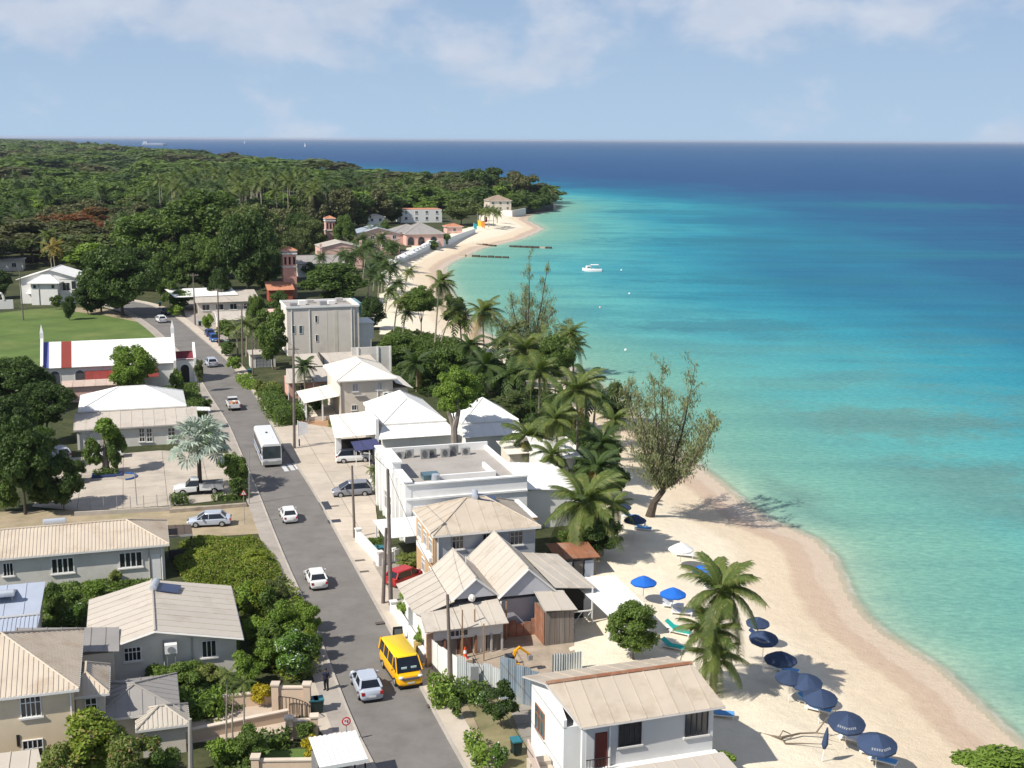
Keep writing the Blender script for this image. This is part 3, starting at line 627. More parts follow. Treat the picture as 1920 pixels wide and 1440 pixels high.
# ---- casuarinas: feathery upright limbs with hanging needle tufts
def casuarina(u, vb, vt, wpx, label, seed, col='grey', lean=.1, sparse=1.0, nl=9, wide=1.45):
    p = at(u, vb, 0); zb = gz(p.x, p.y); p = at(u, vb, zb); sc = F/(p.y*math.cos(TH)+(CAMH-zb)*math.sin(TH)); d1 = ray(u, vt); H = CAMH+d1.z*p.y/d1.y-zb; Rr = wpx/2/sc*wide
    t_ = thing('casuarina_tree', label, 'tree', tuple(p)); rg = random.Random(seed); rng = np.random.default_rng(seed)
    tk = B(); tips = []
    fork = H*.16; tk.tube([(0, 0, -.3), (lean*.3, 0, fork*.5), (lean, .1, fork)], [H*.030, H*.023, H*.019], 8)
    for i in range(nl):
        w = 2*math.pi*(i+.3*rg.random())/nl; rr = Rr*(rg.uniform(.55, 1.0) if i % 3 else rg.uniform(.1, .5)); hh = H*(rg.uniform(.7, 1.0)*(1-.34*(rr/Rr)**2) if i else .92)
        pts = []
        for k in range(8):
            q = k/7; pts.append(Vector((lean+rr*math.cos(w)*(q**.75)+rg.uniform(-.1, .1), .1+rr*math.sin(w)*(q**.75)+rg.uniform(-.1, .1), fork+(hh-fork)*q)))
        tk.tube(pts, [H*.010*(1-.88*k/7) for k in range(8)], 5)
        for k in range(1, 8):
            for j in range(5 if k < 6 else 3):
                a = rg.uniform(0, 6.28); ln = Rr*rg.uniform(.18, .52)*(1.2-.75*k/7); st = pts[k-1].lerp(pts[k], rg.random())
                e = st+Vector((math.cos(a)*ln*.8, math.sin(a)*ln*.8, ln*rg.uniform(.3, 1.1))); tk.tube([st, st.lerp(e, .5)+Vector((0, 0, -.05)), e], [.035, .022, .012], 3)
                tips.append((st, e))
        tips.append((pts[6], pts[7]+Vector((0, 0, .3))))
    tk.obj('trunk', BARKD, t_)
    C = []; A = []
    for st, e in tips:
        m_ = int(75*sparse)
        for _ in range(m_):
            q = rg.uniform(.1, 1.12); C.append(tuple(st.lerp(e, q)+Vector((rg.gauss(0, .2), rg.gauss(0, .2), rg.gauss(-.12, .22)))))
            A.append((rg.gauss(.12, .3), rg.gauss(0, .3), rg.choice((-1, -.8, .5))))
    C = np.array(C); A = np.array(A); A /= np.linalg.norm(A, axis=1)[:, None]
    Nn = np.cross(A, rng.normal(0, 1, C.shape)); Nn /= np.linalg.norm(Nn, axis=1)[:, None]; l = rng.uniform(.25, .6, len(C))[:, None]; w = .05
    Q = np.stack([C-Nn*w*.4, C+A*l*.5-Nn*w, C+A*l, C+A*l*.5+Nn*w], 1)
    put(qmesh('needles', Q, LM[col]), 'needle_foliage', t_)
    return t_
def hedge(name, px, w, h, col, label, leaf=.16, cat='hedge', dens=26, z=None):
    """a hedge along a line of ground pixels"""
    pts = [at(u, v) for u, v in px]; o = pts[0]; z0 = gz(o.x, o.y) if z is None else z; t_ = thing(name, label, cat, (o.x, o.y, z0))
    rng = np.random.default_rng(int(o.x*7+o.y*13) % 9999); C = []; Nn = []; core = B()
    for a, b_ in zip(pts, pts[1:]):
        d = (b_-a); L = d.length; d.normalize(); s_ = Vector((-d.y, d.x, 0)); n = int(L*(w+2*h)*dens)
        for _ in range(n):
            q = rng.uniform(-.02, 1.02)*L; f_ = rng.uniform(0, w+2*h); bu = 1+.18*math.sin(q*2.1+a.x)*math.sin(q*.9+a.y)
            if f_ < h: y_, zz, nv = -w/2, f_, (-s_.x, -s_.y, .3)
            elif f_ < h+w: y_, zz, nv = f_-h-w/2, h, (0, 0, 1)
            else: y_, zz, nv = w/2, f_-h-w, (s_.x, s_.y, .3)
            rd = 1-.25*(zz/h)**4
            c = a-o+d*q+s_*y_*bu*rd; C.append((c.x, c.y, zz*bu)); Nn.append(nv)
        m0 = a-o; m1 = b_-o; e_ = d*min(.45, L*.25); core.prism([tuple((m0+e_-s_*w*.3).xy), tuple((m1-e_-s_*w*.3).xy), tuple((m1-e_+s_*w*.3).xy), tuple((m0+e_+s_*w*.3).xy)], 0, h*.66)
        for en, q0 in ((-1, m0), (1, m1)):
            for _ in range(int(w*h*dens*2)): c = q0+d*en*rng.uniform(-.15, .12)+s_*rng.uniform(-w/2, w/2); C.append((c.x, c.y, rng.uniform(0, h))); Nn.append((d.x*en, d.y*en, .3))
    C = np.array(C)+rng.normal(0, .07, (len(C), 3)); Q = leaf_quads(rng, C, np.array(Nn), leaf)
    put(qmesh('foliage', Q, LM[col]), 'foliage', t_); core.obj('inner_branches', LM['dark'], t_); return t_
def shrub(u, vb, vt, wpx, col, label, cls='S', name='garden_shrub', cat='shrub', group=None): return tree(u, vb, vt, wpx, cls, col, label, cat, group, name=name)
# ---------------------------------------------------------------- buildings
WH = mat('white_render', (.74, .72, .68), var=.05, scale=.7, dirt=(.5, .47, .42), dscale=.5, damt=.25, objvar=.02)
WHP = mat('white_paint', (.80, .79, .76), rough=.6, var=.04, objvar=.02)
CREAM = mat('cream_render', (.74, .60, .42), var=.05, scale=.6, dirt=(.5, .4, .28), dscale=.5, damt=.25, objvar=.02)
CREAM2 = mat('pale_cream_render', (.68, .61, .51), var=.06, scale=.6, dirt=(.45, .39, .32), damt=.3, objvar=.02)
GREYW = mat('pale_grey_render', (.68, .65, .59), var=.06, scale=.5, dirt=(.38, .35, .3), damt=.4, objvar=.02)
BEIGE = mat('beige_render', (.72, .65, .57), var=.05, scale=.3, dirt=(.40, .35, .29), dscale=.25, damt=.4, objvar=.0)
RBEI = mat('beige_roof_sheet', (.50, .425, .335), rough=.55, var=.07, scale=.4, dirt=(.32, .25, .17), dscale=.45, damt=.7, objvar=.035, spec=.4)
RGRY = mat('grey_beige_roof_sheet', (.51, .455, .385), rough=.55, var=.06, scale=.4, dirt=(.31, .26, .21), dscale=.4, damt=.75, objvar=.035, spec=.4)
RCOR = mat('corrugated_beige_roof', (.56, .475, .375), rough=.5, var=.06, scale=.5, dirt=(.36, .25, .16), dscale=.35, damt=.75, objvar=.02, spec=.4)
RCOG = mat('corrugated_grey_roof', (.50, .45, .38), rough=.5, var=.06, scale=.5, dirt=(.38, .33, .28), damt=.5, objvar=.02)
RDRK = mat('dark_grey_roof', (.30, .28, .26), rough=.6, var=.07, scale=.5, objvar=.03)  # dark grey roofing, the sheets' own colour
RWHT = mat('white_roof_sheet', (.80, .785, .75), rough=.5, var=.03, scale=.4, dirt=(.66, .62, .56), dscale=.2, damt=.35, objvar=.02, spec=.4)
RWC = mat('cream_white_roof', (.80, .74, .64), rough=.5, var=.03, scale=.4, dirt=(.66, .58, .46), dscale=.2, damt=.35, objvar=.02)
RBLU = mat('blue_grey_roof', (.38, .42, .50), rough=.5, var=.06, objvar=.02)
FLATR = mat('flat_roof_felt', (.36, .33, .30), rough=.9, var=.1, scale=.3, dirt=(.25, .22, .2), dscale=.25, damt=.6)
TRIM = mat('trim_paint', (.70, .68, .64), var=.06); TRIMG = mat('grey_gutter', (.42, .40, .38), var=.1)
GLS = emit_free_glass('window_glass', (.020, .024, .030)); GLSB = emit_free_glass('bluish_glass', (.06, .12, .14))
RED = mat('red_paint', (.22, .04, .032), rough=.6, var=.1); REDT = mat('terracotta_tiles', (.50, .22, .13), var=.15, scale=2); REDB = mat('red_brown_wall', (.33, .085, .05), var=.12)
PINK = mat('pink_render', (.72, .46, .39), var=.06, scale=.5, dirt=(.6, .36, .3), damt=.4); CORAL = mat('coral_render', (.70, .38, .30), var=.07, scale=.5)
RUST = mat('rusty_sheet', (.30, .13, .07), rough=.8, var=.2, scale=.8, dirt=(.40, .30, .22), dscale=.6, damt=.8)
WOOD = mat('weathered_boards', (.22, .19, .165), rough=.85, var=.22, scale=.8, dirt=(.13, .10, .08), damt=.6, stretch=(4, 4, .4), objvar=.12)
WOODR = mat('reddish_boards', (.30, .13, .075), rough=.85, var=.25, scale=.9, dirt=(.35, .28, .22), damt=.5, objvar=.15)
STONE = mat('old_coral_stone', (.40, .34, .27), rough=.95, var=.2, scale=.8, bump=.5, dirt=(.25, .20, .15), dscale=.5, damt=.8)
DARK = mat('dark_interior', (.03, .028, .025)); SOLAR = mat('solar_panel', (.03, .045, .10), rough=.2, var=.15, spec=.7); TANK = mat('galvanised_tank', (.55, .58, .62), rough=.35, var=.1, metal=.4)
STEEL = mat('grey_steel', (.33, .33, .34), rough=.5, var=.1, metal=.3); BLACK = mat('black_plastic', (.02, .02, .022), rough=.5); WOODP = mat('pole_wood', (.17, .14, .12), rough=.9, var=.2, scale=2)
class House:
    def __init__(s, name, label, u, v, z, cat='house', rz=RZ, base=0, group=None):
        p = at(u, v, z); s.o = Vector((p.x, p.y, base)); s.rz = rz; s.t = thing(name, label, cat, tuple(s.o), rz, group); s.R = Matrix.Rotation(-rz, 3, 'Z')
    def L(s, u, v, z):                      # local point seen at a pixel, z above the base
        q = s.R @ (at(u, v, z+s.o.z)-s.o); return (q.x, q.y, z)
    def hit(s, u, v, ax, val):              # where the line of sight meets a wall plane
        d = s.R @ ray(u, v); c = s.R @ (Vector((0, 0, CAMH))-s.o); t_ = (val-c[ax])/d[ax]; return c+d*t_
    def win(s, wall, val, u0, v0, u1, v1, cols=2, rows=1, frame=None, glass=None, sill=True, name='window', outer=.05, mull=.06):
        """a framed window on wall 'F' (front, y=val), 'L' or 'R' (x=val); the pixels are its corners"""
        ax = 1 if wall == 'F' else 0; a = s.hit(u0, v0, ax, val); c = s.hit(u1, v1, ax, val); h_ = 0 if wall == 'F' else 1
        x0, x1 = sorted((a[h_], c[h_])); z0, z1 = sorted((a.z, c.z)); s.window(wall, val, x0, x1, z0, z1, cols, rows, frame, glass, sill, name, mull)
    def window(s, wall, val, x0, x1, z0, z1, cols=2, rows=1, frame=None, glass=None, sill=True, name='window', mull=.06):
        sg = -1 if wall in 'FL' else 1
        def bx(b_, xa, xb, za, zb, da, db):
            d0, d1 = sorted((val+sg*da, val+sg*db))
            if wall in 'FB': b_.box(xa, d0, za, xb, d1, zb)
            else: b_.box(d0, xa, za, d1, xb, zb)
        f_ = B(); w = mull
        for (xa, xb, za, zb) in ((x0-w, x1+w, z0-w, z0), (x0-w, x1+w, z1, z1+w), (x0-w, x0, z0, z1), (x1, x1+w, z0, z1)): bx(f_, xa, xb, za, zb, -.02, .07)
        for i in range(1, cols): xx = x0+(x1-x0)*i/cols; bx(f_, xx-w*.5, xx+w*.5, z0, z1, -.02, .055)
        for i in range(1, rows): zz = z0+(z1-z0)*(i/rows if rows != 2 else .66); bx(f_, x0, x1, zz-w*.5, zz+w*.5, -.02, .05)
        fo_ = f_.obj(name, frame or WHP, s.t)
        for i in range(cols):
            xa = x0+(x1-x0)*i/cols; xb = x0+(x1-x0)*(i+1)/cols; p_ = B(); bx(p_, xa+.01, xb-.01, z0, z1, -.03, .015); p_.obj('pane', glass or GLS, fo_)
        if sill: q = B(); bx(q, x0-.18, x1+.18, z0-w-.12, z0-w, -.02, .14); q.obj('sill', TRIM, fo_)
    def part(s, name, b_, m, **k): return b_.obj(name, m, s.t, **k)
    def wall(s, x0, y0, x1, y1, z0, z1, m, name='wall'): b_ = B(); b_.box(x0, y0, z0, x1, y1, z1); return b_.obj(name, m, s.t)
    def roof(s, pts, m, width=1.1, ribbed=False): roofplane(s.t, pts, m, width, ribbed)
    def cap(s, pts, m, r=.09, name='ridge_cap'): b_ = B(); b_.tube(pts, r, 5); b_.obj(name, m, s.t)
    def hip(s, x0, y0, x1, y1, z, rise, m, ov=.4, width=1.1, ribbed=False, inset=None, fascia=TRIM):
        x0 -= ov; x1 += ov; y0 -= ov; y1 += ov; w, d = x1-x0, y1-y0
        if w >= d: i = d/2 if inset is None else inset; A = (x0+i, (y0+y1)/2, z+rise); C = (x1-i, (y0+y1)/2, z+rise)
        else: i = w/2 if inset is None else inset; A = ((x0+x1)/2, y0+i, z+rise); C = ((x0+x1)/2, y1-i, z+rise)
        a, b_, c, d_ = (x0, y0, z), (x1, y0, z), (x1, y1, z), (x0, y1, z)
        if w >= d: fs = [[a, b_, C, A], [b_, c, C], [c, d_, A, C], [d_, a, A]]
        else: fs = [[a, b_, A], [b_, c, C, A], [c, d_, C], [d_, a, A, C]]
        if (Vector(A)-Vector(C)).length < .05: fs = [[a, b_, A], [b_, c, A], [c, d_, A], [d_, a, A]]
        for f_ in fs: s.roof(f_, m, width, ribbed)
        s.eaves(x0, y0, x1, y1, z, fascia)
        for e in ((a, A), (b_, C if w >= d else A), (c, C), (d_, A if w >= d else C)): s.cap([Vector(e[0])+Vector((0, 0, .04)), Vector(e[1])+Vector((0, 0, .04))], m, .07)
        if (Vector(A)-Vector(C)).length > .05: s.cap([Vector(A)+Vector((0, 0, .04)), Vector(C)+Vector((0, 0, .04))], m, .08)
    def eaves(s, x0, y0, x1, y1, z, m):
        b_ = B(); b_.box(x0+.03, y0+.03, z-.09, x1-.03, y1-.03, z-.055); b_.obj('soffit', m, s.t)
        for q in ((x0, y0-.03, x1, y0+.02), (x0, y1-.02, x1, y1+.03), (x0-.03, y0+.02, x0+.02, y1-.02), (x1-.02, y0+.02, x1+.03, y1-.02)):
            b_ = B(); b_.box(q[0], q[1], z-.2, q[2], q[3], z-.03); b_.obj('fascia', m, s.t)
    def gable(s, x0, y0, x1, y1, z, rise, m, axis='y', ov=.4, width=1.1, ribbed=False, wallm=None, barge=TRIM):
        X0, X1, Y0, Y1 = x0-ov, x1+ov, y0-ov, y1+ov
        if axis == 'y':
            xm = (x0+x1)/2; k = rise/(xm-x0); ze = z-ov*k; A, C = (xm, Y0, z+rise), (xm, Y1, z+rise)
            s.roof([(X0, Y1, ze), (X0, Y0, ze), A, C], m, width, ribbed); s.roof([(X1, Y0, ze), (X1, Y1, ze), C, A], m, width, ribbed)
            for yy in (Y0, Y1):
                for xe in (X0, X1): s.cap([(xe, yy, ze-.06), (xm, yy, z+rise-.06)], barge, .09, 'barge_board')
            if wallm:
                for yy in (y0, y1): b_ = B(); b_.add([(x0, yy-.1, z-.2), (x1, yy-.1, z-.2), (xm, yy-.1, z+rise-.12), (x0, yy+.1, z-.2), (x1, yy+.1, z-.2), (xm, yy+.1, z+rise-.12)], [(0, 1, 2), (5, 4, 3), (0, 3, 4, 1), (1, 4, 5, 2), (2, 5, 3, 0)]); b_.obj('gable_wall', wallm, s.t)
        else:
            ym = (y0+y1)/2; k = rise/(ym-y0); ze = z-ov*k; A, C = (X0, ym, z+rise), (X1, ym, z+rise)
            s.roof([(X0, Y0, ze), (X1, Y0, ze), C, A], m, width, ribbed); s.roof([(X1, Y1, ze), (X0, Y1, ze), A, C], m, width, ribbed)
            for xx in (X0, X1):
                for ye in (Y0, Y1): s.cap([(xx, ye, ze-.06), (xx, ym, z+rise-.06)], barge, .09, 'barge_board')
            if wallm:
                for xx in (x0, x1): b_ = B(); b_.add([(xx-.1, y0, z-.2), (xx-.1, y1, z-.2), (xx-.1, ym, z+rise-.12), (xx+.1, y0, z-.2), (xx+.1, y1, z-.2), (xx+.1, ym, z+rise-.12)], [(2, 1, 0), (3, 4, 5), (0, 1, 4, 3), (1, 2, 5, 4), (2, 0, 3, 5)]); b_.obj('gable_wall', wallm, s.t)
        s.cap([Vector(A)+Vector((0, 0, .04)), Vector(C)+Vector((0, 0, .04))], m, .09)
    def heater(s, x, y, z, rz=0, panel=True, tilt=.3):
        return water_heater((s.o+Matrix.Rotation(s.rz, 3, 'Z') @ Vector((x, y, z))), s.rz+rz)
def water_heater(p, rz, label=None):
    t_ = thing('solar_water_heater', label or 'x', 'water heater', tuple(p), rz)
    b_ = B(); b_.tube([(-.9, .7, .55), (-.86, .7, .55), (.86, .7, .55), (.9, .7, .55)], [.2, .3, .3, .2], 12); b_.obj('tank', TANK, t_, smooth=True)
    b_ = B(); b_.slab([(-.9, -1.3, .12), (.9, -1.3, .12), (.9, .45, .42), (-.9, .45, .42)], .08); b_.obj('panel', SOLAR, t_)
    b_ = B()
    for x in (-.7, .7): b_.box(x-.03, .66, -.1, x+.03, .74, .4); b_.box(x-.03, -1.2, -.1, x+.03, -1.12, .1)
    b_.obj('stand', STEEL, t_); return t_

# L1 cream two-storey house, bottom left ------------------------------------
h = House('cream_house', 'cream two-storey house with ribbed hip roof in bottom left corner', 135, 1290, 5.6)
h.wall(-13, 0, 0, 9.5, -.5, 5.62, CREAM); h.hip(-13, 0, 0, 9.5, 5.7, 2.35, RCOR, ov=.45, ribbed=True, inset=5.0)
h.win('F', 0, 38, 1306, 77, 1340, 4, 2); h.win('F', 0, 43, 1390, 82, 1430, 4, 2)
b_ = B(); b_.box(-3.6, -.05, 2.0, -3.4, -.01, 2.8); h.part('wall_vent', b_, DARK); b_ = B(); b_.cyl(-.12, -.1, 0, 5.5, .05); h.part('drainpipe', b_, WHP)
x0 = .0
h.wall(.05, 1.6, 1.9, 5.5, -.3, 4.4, CREAM2, 'side_wing_wall'); h.hip(-.4, 1.5, 1.9, 5.5, 4.45, 1.0, RCOR, ov=.35, ribbed=True)
h.window('F', 1.6, .7, 1.35, 2.7, 4.0, 2, 2)
h.wall(-4, 9.6, 2.4, 13.2, -.3, 3.8, CREAM2, 'rear_wing_wall'); h.roof([(-4.5, 9.4, 4.7), (2.8, 9.4, 3.9), (2.8, 13.6, 4.1), (-4.5, 13.6, 4.9)], RDRK)
h = House('garage', 'low grey-roofed outbuilding joined steps of hip roofs beside the cream house', 178, 1345, 2.6, 'outbuilding')
h.wall(0, 0, 5.2, 5.4, -.2, 2.5, CREAM2); h.hip(0, 0, 5.2, 5.4, 2.55, .9, RDRK, ov=.35, width=.8)
h.wall(3, -1.6, 5.8, -.02, -.2, 2.1, CREAM2, 'porch_wall'); h.hip(2.9, -1.6, 5.8, .9, 2.2, .8, RCOG, ov=.3, ribbed=True)
h = House('lean_to_shed', 'grey flat shed roof at the very bottom left edge of the picture', 40, 1412, 2.8, 'outbuilding')
h.wall(-5, -3, 1.5, .0, -.2, 2.5, GREYW); h.roof([(-5.2, -3.2, 2.6), (1.6, -3.2, 2.5), (1.0, .1, 2.9), (-5.2, .1, 3.0)], RGRY)
# L2 gabled bungalow ----------------------------------------------------------
h = House('gabled_bungalow', 'pale bungalow with wide beige gable roof and water heater, left of road', 290, 1183, 4.6)
h.wall(-3.7, .7, 6.0, 11.0, -.3, 3.2, GREYW)
bb_ = B(); bb_.add([(-3.7, .7, 3.2), (6.0, .7, 3.2), (6.0, .7, 3.35), (0, .7, 4.45), (-3.7, .7, 3.4), (-3.7, .9, 3.2), (6.0, .9, 3.2), (6.0, .9, 3.35), (0, .9, 4.45), (-3.7, .9, 3.4)], [(0, 1, 2, 3, 4), (9, 8, 7, 6, 5), (1, 6, 7, 2), (2, 7, 8, 3), (3, 8, 9, 4), (4, 9, 5, 0)]); bb_.obj('gable_wall', GREYW, h.t)
h.roof([(-5.1, 11.8, 3.2), (-5.1, 0, 3.2), (0, 0, 4.6), (0, 11.4, 4.6)], RGRY, 1.2); h.roof([(6.5, 0, 3.25), (6.5, 11.8, 3.25), (0, 11.4, 4.6), (0, 0, 4.6)], RGRY, 1.2)
h.cap([(0, 0, 4.64), (0, 11.4, 4.64)], RGRY, .1); h.cap([(-5.1, -.03, 3.12), (0, -.03, 4.52), (6.5, -.03, 3.17)], TRIM, .1, 'barge_board')
b_ = B(); b_.box(6.45, 0, 3.05, 6.55, 11.8, 3.2); h.part('gutter', b_, WHP)
h.win('F', .7, 233, 1216, 264, 1236, 4, 2); h.win('F', .7, 379, 1203, 405, 1229, 3, 1)
h.wall(-5.0, 1.4, -3.72, 6, -.3, 2.9, mat('orange_wall', (.60, .27, .06), var=.1), 'porch_wall')
for x in (.6, 2.7): b_ = B(); b_.cyl(x, .62, 0, 3.5, .05); h.part('drainpipe', b_, TRIMG)
q = h.hit(320, 1212, 1, .3); b_ = B(); b_.box(q.x-.45, -.3, q.z-.35, q.x+.45, .4, q.z+.35); o = b_.obj('aircon_unit', WHP, None, tuple(h.o), RZ); tag(o, 'white air conditioner unit on the gable wall of the beige-roofed bungalow', 'air conditioner'); b_ = B(); b_.cyl(q.x, -.34, 0, 0, 0) if False else None
b_ = B(); b_.tube([(q.x, -.31, q.z-.02), (q.x, -.35, q.z-.02)], [.26, .26], 12); fn = b_.obj('fan_grille', STEEL, o)
b_ = B(); [b_.box(q.x+d-.03, -.25, 0, q.x+d+.03, -.19, q.z-.35) for d in (-.3, .3)]; b_.obj('bracket_post', STEEL, o)
w1 = water_heater(h.o+Matrix.Rotation(RZ, 3, 'Z') @ Vector((.9, 9.4, 4.25)), RZ+R(80)); w1['label'] = 'solar water heater by the ridge of the beige gable roof, left of road'
# L3 long low house -----------------------------------------------------------
h = House('long_house', 'long low white house with ribbed beige hip roof left of road', 318, 1020, 3.6)
h.wall(-24, .45, -.5, 7.2, -.3, 3.55, GREYW); h.hip(-24, .45, -.45, 7.2, 3.6, 1.55, RCOR, ov=.42, ribbed=True)
h.win('F', .45, 224, 1038, 266, 1060, 4, 1, mull=.1); h.win('F', .45, 97, 1049, 138, 1071, 4, 1, mull=.1); h.win('F', .45, 6, 1057, 25, 1078, 3, 1)
b_ = B(); b_.cyl(-1.9, .38, 0, 3.5, .06); h.part('drainpipe', b_, TRIMG); b_ = B(); b_.cyl(-.75, .38, 0, 3.5, .05); h.part('drainpipe', b_, WHP)
b_ = B(); b_.box(-1.75, .40, .1, -.9, .44, 2.6); h.part('door', b_, WHP)
w_ = water_heater(h.o+Matrix.Rotation(RZ, 3, 'Z') @ Vector((-10.3, 5.3, 4.6)), RZ+R(180)); w_['label'] = 'solar water heater behind the ridge of the long white house'; w_.scale = (1.15, .6, 1.1)
h = House('carport', 'small dark carport at the right end of the long white house', 314, 1003, 2.6, 'carport')
h.roof([(0, .0, 2.6), (2.4, .0, 2.5), (2.4, 3.2, 2.5), (0, 3.2, 2.6)], mat('dark_brown_roof', (.10, .075, .06)), .8)
b_ = B(); b_.box(0, -.05, 2.3, 2.4, 0, 2.5); h.part('fascia', b_, TRIMG)
for x in (.1, 2.3):
    for y in (.1, 3.0): b_ = B(); b_.box(x-.05, y-.05, 0, x+.05, y+.05, 2.48); h.part('post', b_, DARK)
b_ = B(); b_.box(.1, -.02, 0, 2.3, .03, 1.0); h.part('rail_panel', b_, mat('dark_steel', (.05, .05, .055)))
# L4 blue-grey roof -----------------------------------------------------------
h = House('blue_roofed_house', 'house with blue-grey metal roof and white water tank at left edge', 75, 1148, 3.2)
h.wall(-8, .3, -.3, 4.3, -.3, 3, GREYW); h.roof([(-9, 0, 3.2), (0, 0, 3.2), (.2, 4.8, 4.1), (-9, 4.8, 4.1)], RBLU, 1.5)
h.roof([(-9, -3.4, 2.5), (-.2, -3.4, 2.5), (0, -.1, 3.0), (-9, -.1, 3.0)], RBLU, ribbed=True); h.wall(-8, -2.9, -.6, 0, -.3, 2.4, GREYW, 'lean_to_wall')
b_ = B(); b_.box(-9, -.03, 3.02, 0, .05, 3.18); h.part('gutter', b_, WHP)
w_ = water_heater(h.o+Matrix.Rotation(RZ, 3, 'Z') @ Vector((-2.9, 2.6, 3.85)), RZ+R(180)); w_['label'] = 'white solar water heater on the blue-grey roof at left edge'
# L5 white hip-roofed hall with lean-to --------------------------------------
h = House('hip_roofed_hall', 'white hip-roofed hall with grey lean-to front behind the silver palm', 370, 793, 2.8)
h.wall(-15.4, .4, -.3, 6.2, -.3, 2.75, GREYW); h.roof([(-16, 0, 2.8), (.2, 0, 2.8), (.2, 6.6, 3.7), (-16, 6.6, 3.7)], RGRY, 1.5)
h.wall(-15.2, 6.6, -1.5, 17, -.3, 3.9, WH, 'rear_wall'); h.hip(-15.2, 6.9, -1.5, 17, 3.95, 2.1, RWHT, ov=.4, width=1.3)
b_ = B(); b_.box(-16, -.05, 2.6, .2, 0, 2.76); h.part('gutter', b_, TRIMG)
h.win('F', .4, 261, 804, 271, 827, 2, 3); h.win('F', .4, 275, 804, 285, 827, 2, 3); h.win('F', .4, 315, 803, 328, 823, 2, 3)
b_ = B(); b_.box(-15.6, .25, 0, -15.3, .7, 2.7); b_.box(-14.0, .25, 0, -13.7, .7, 2.7); b_.box(-15.6, .25, 2.2, -13.7, .7, 2.7); h.part('porch_arch', b_, WH)
h.roof([(-1.2, 7, 3.2), (2.2, 7, 2.9), (2.2, 9.5, 2.9), (-1.2, 9.5, 3.2)], RWHT, .5)
for x, y in ((2.0, 7.2), (2.0, 9.3)): b_ = B(); b_.box(x-.08, y-.08, 0, x+.08, y+.08, 2.85); h.part('post', b_, WHP)
# L6 church -------------------------------------------------------------------
h = House('church', 'small white church with long white roof, red stripe and pointed gable ends', 325, 680, 4, 'church')
cl = -20.6
h.wall(cl, .4, 0, 9.0, -.3, 4, WH)
ym = 4.7
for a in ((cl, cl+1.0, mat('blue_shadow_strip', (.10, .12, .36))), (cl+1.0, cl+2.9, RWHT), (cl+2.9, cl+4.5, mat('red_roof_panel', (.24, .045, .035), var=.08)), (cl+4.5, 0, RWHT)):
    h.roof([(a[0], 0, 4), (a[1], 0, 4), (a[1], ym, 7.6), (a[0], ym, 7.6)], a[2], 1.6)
h.roof([(0, 9.4, 4), (cl, 9.4, 4), (cl, ym, 7.6), (0, ym, 7.6)], RWHT, 1.6)
for x in (cl-.3, 0):
    b_ = B(); b_.add([(x, -.3, 0), (x, 9.7, 0), (x, 9.7, 4.4), (x, ym, 8.5), (x, -.3, 4.4), (x+.45, -.3, 0), (x+.45, 9.7, 0), (x+.45, 9.7, 4.4), (x+.45, ym, 8.5), (x+.45, -.3, 4.4)], [(0, 4, 3, 2, 1), (5, 6, 7, 8, 9), (4, 9, 8, 3), (3, 8, 7, 2), (1, 2, 7, 6), (0, 5, 9, 4)]); h.part('parapet_gable', b_, WH)
    b_ = B(); b_.box(x-.05, ym-.3, 8.2, x+.5, ym+.3, 9.2); b_.add([(x-.05, ym-.3, 9.2), (x+.5, ym-.3, 9.2), (x+.5, ym+.3, 9.2), (x-.05, ym+.3, 9.2), (x+.22, ym, 10.6)], [(0, 1, 4), (1, 2, 4), (2, 3, 4), (3, 0, 4)]); h.part('pinnacle', b_, WHP)
def arch(h, wall, val, xc, w, z0, z1, m=GLS, fm=None, name='arched_window'):
    pts = [(xc-w/2, z0), (xc+w/2, z0)]+[(xc+w/2*math.cos(a), z1-w/2+w/2*math.sin(a)) for a in [math.pi*i/8 for i in range(9)]]
    sg = -1 if wall in 'FL' else 1
    def mk(sc, d0, d1, m_, nm, par):
        b_ = B(); n = len(pts); cz = (z0+z1)/2
        q = [(xc+(x-xc)*sc, cz+(z-cz)*sc) for x, z in pts]; P = [((x, val+sg*d, z) if wall in 'FB' else (val+sg*d, x, z)) for d in (d0, d1) for x, z in q]
        b_.add(P, [tuple(range(n)), tuple(range(2*n-1, n-1, -1))]+[(i, n+i, n+(i+1) % n, (i+1) % n) for i in range(n)]); return b_.obj(nm, m_, par)
    f_ = mk(1.14, -.02, .05, fm or WHP, name, h.t); mk(1, 0, .07, m, 'pane', f_)
for u in (103, 150): q = h.hit(u, 703, 1, .4); arch(h, 'F', .4, q.x, 1.5, .9, 3.4, emit_free_glass('grey_glass', (.10, .11, .12)))
a = h.hit(158, 690, 1, -1.0); c = h.hit(228, 702, 1, -1.0); h.roof([(a.x, -2.2, 2.2), (-2.5, -2.2, 2.2), (-2.5, .35, 3.2), (a.x, .35, 3.2)], RED, 1.2)
h.wall(.5, 2.2, 3.4, 7.2, -.2, 4.2, WH, 'porch_wall'); h.gable(.5, 2.2, 3.5, 7.2, 4.1, .9, mat('dark_red_roof', (.15, .02, .03)), 'x', ov=.1)
b_ = B(); b_.add([(3.4, 1.9, 0), (3.4, 7.5, 0), (3.4, 7.5, 4.4), (3.4, 4.7, 6.6), (3.4, 1.9, 4.4), (3.8, 1.9, 0), (3.8, 7.5, 0), (3.8, 7.5, 4.4), (3.8, 4.7, 6.6), (3.8, 1.9, 4.4)], [(0, 4, 3, 2, 1), (5, 6, 7, 8, 9), (4, 9, 8, 3), (3, 8, 7, 2), (1, 2, 7, 6), (0, 5, 9, 4)]); h.part('porch_gable', b_, WHP)
arch(h, 'F', 2.2, 1.9, 1.4, .1, 3.2, DARK, WHP, 'arched_opening')
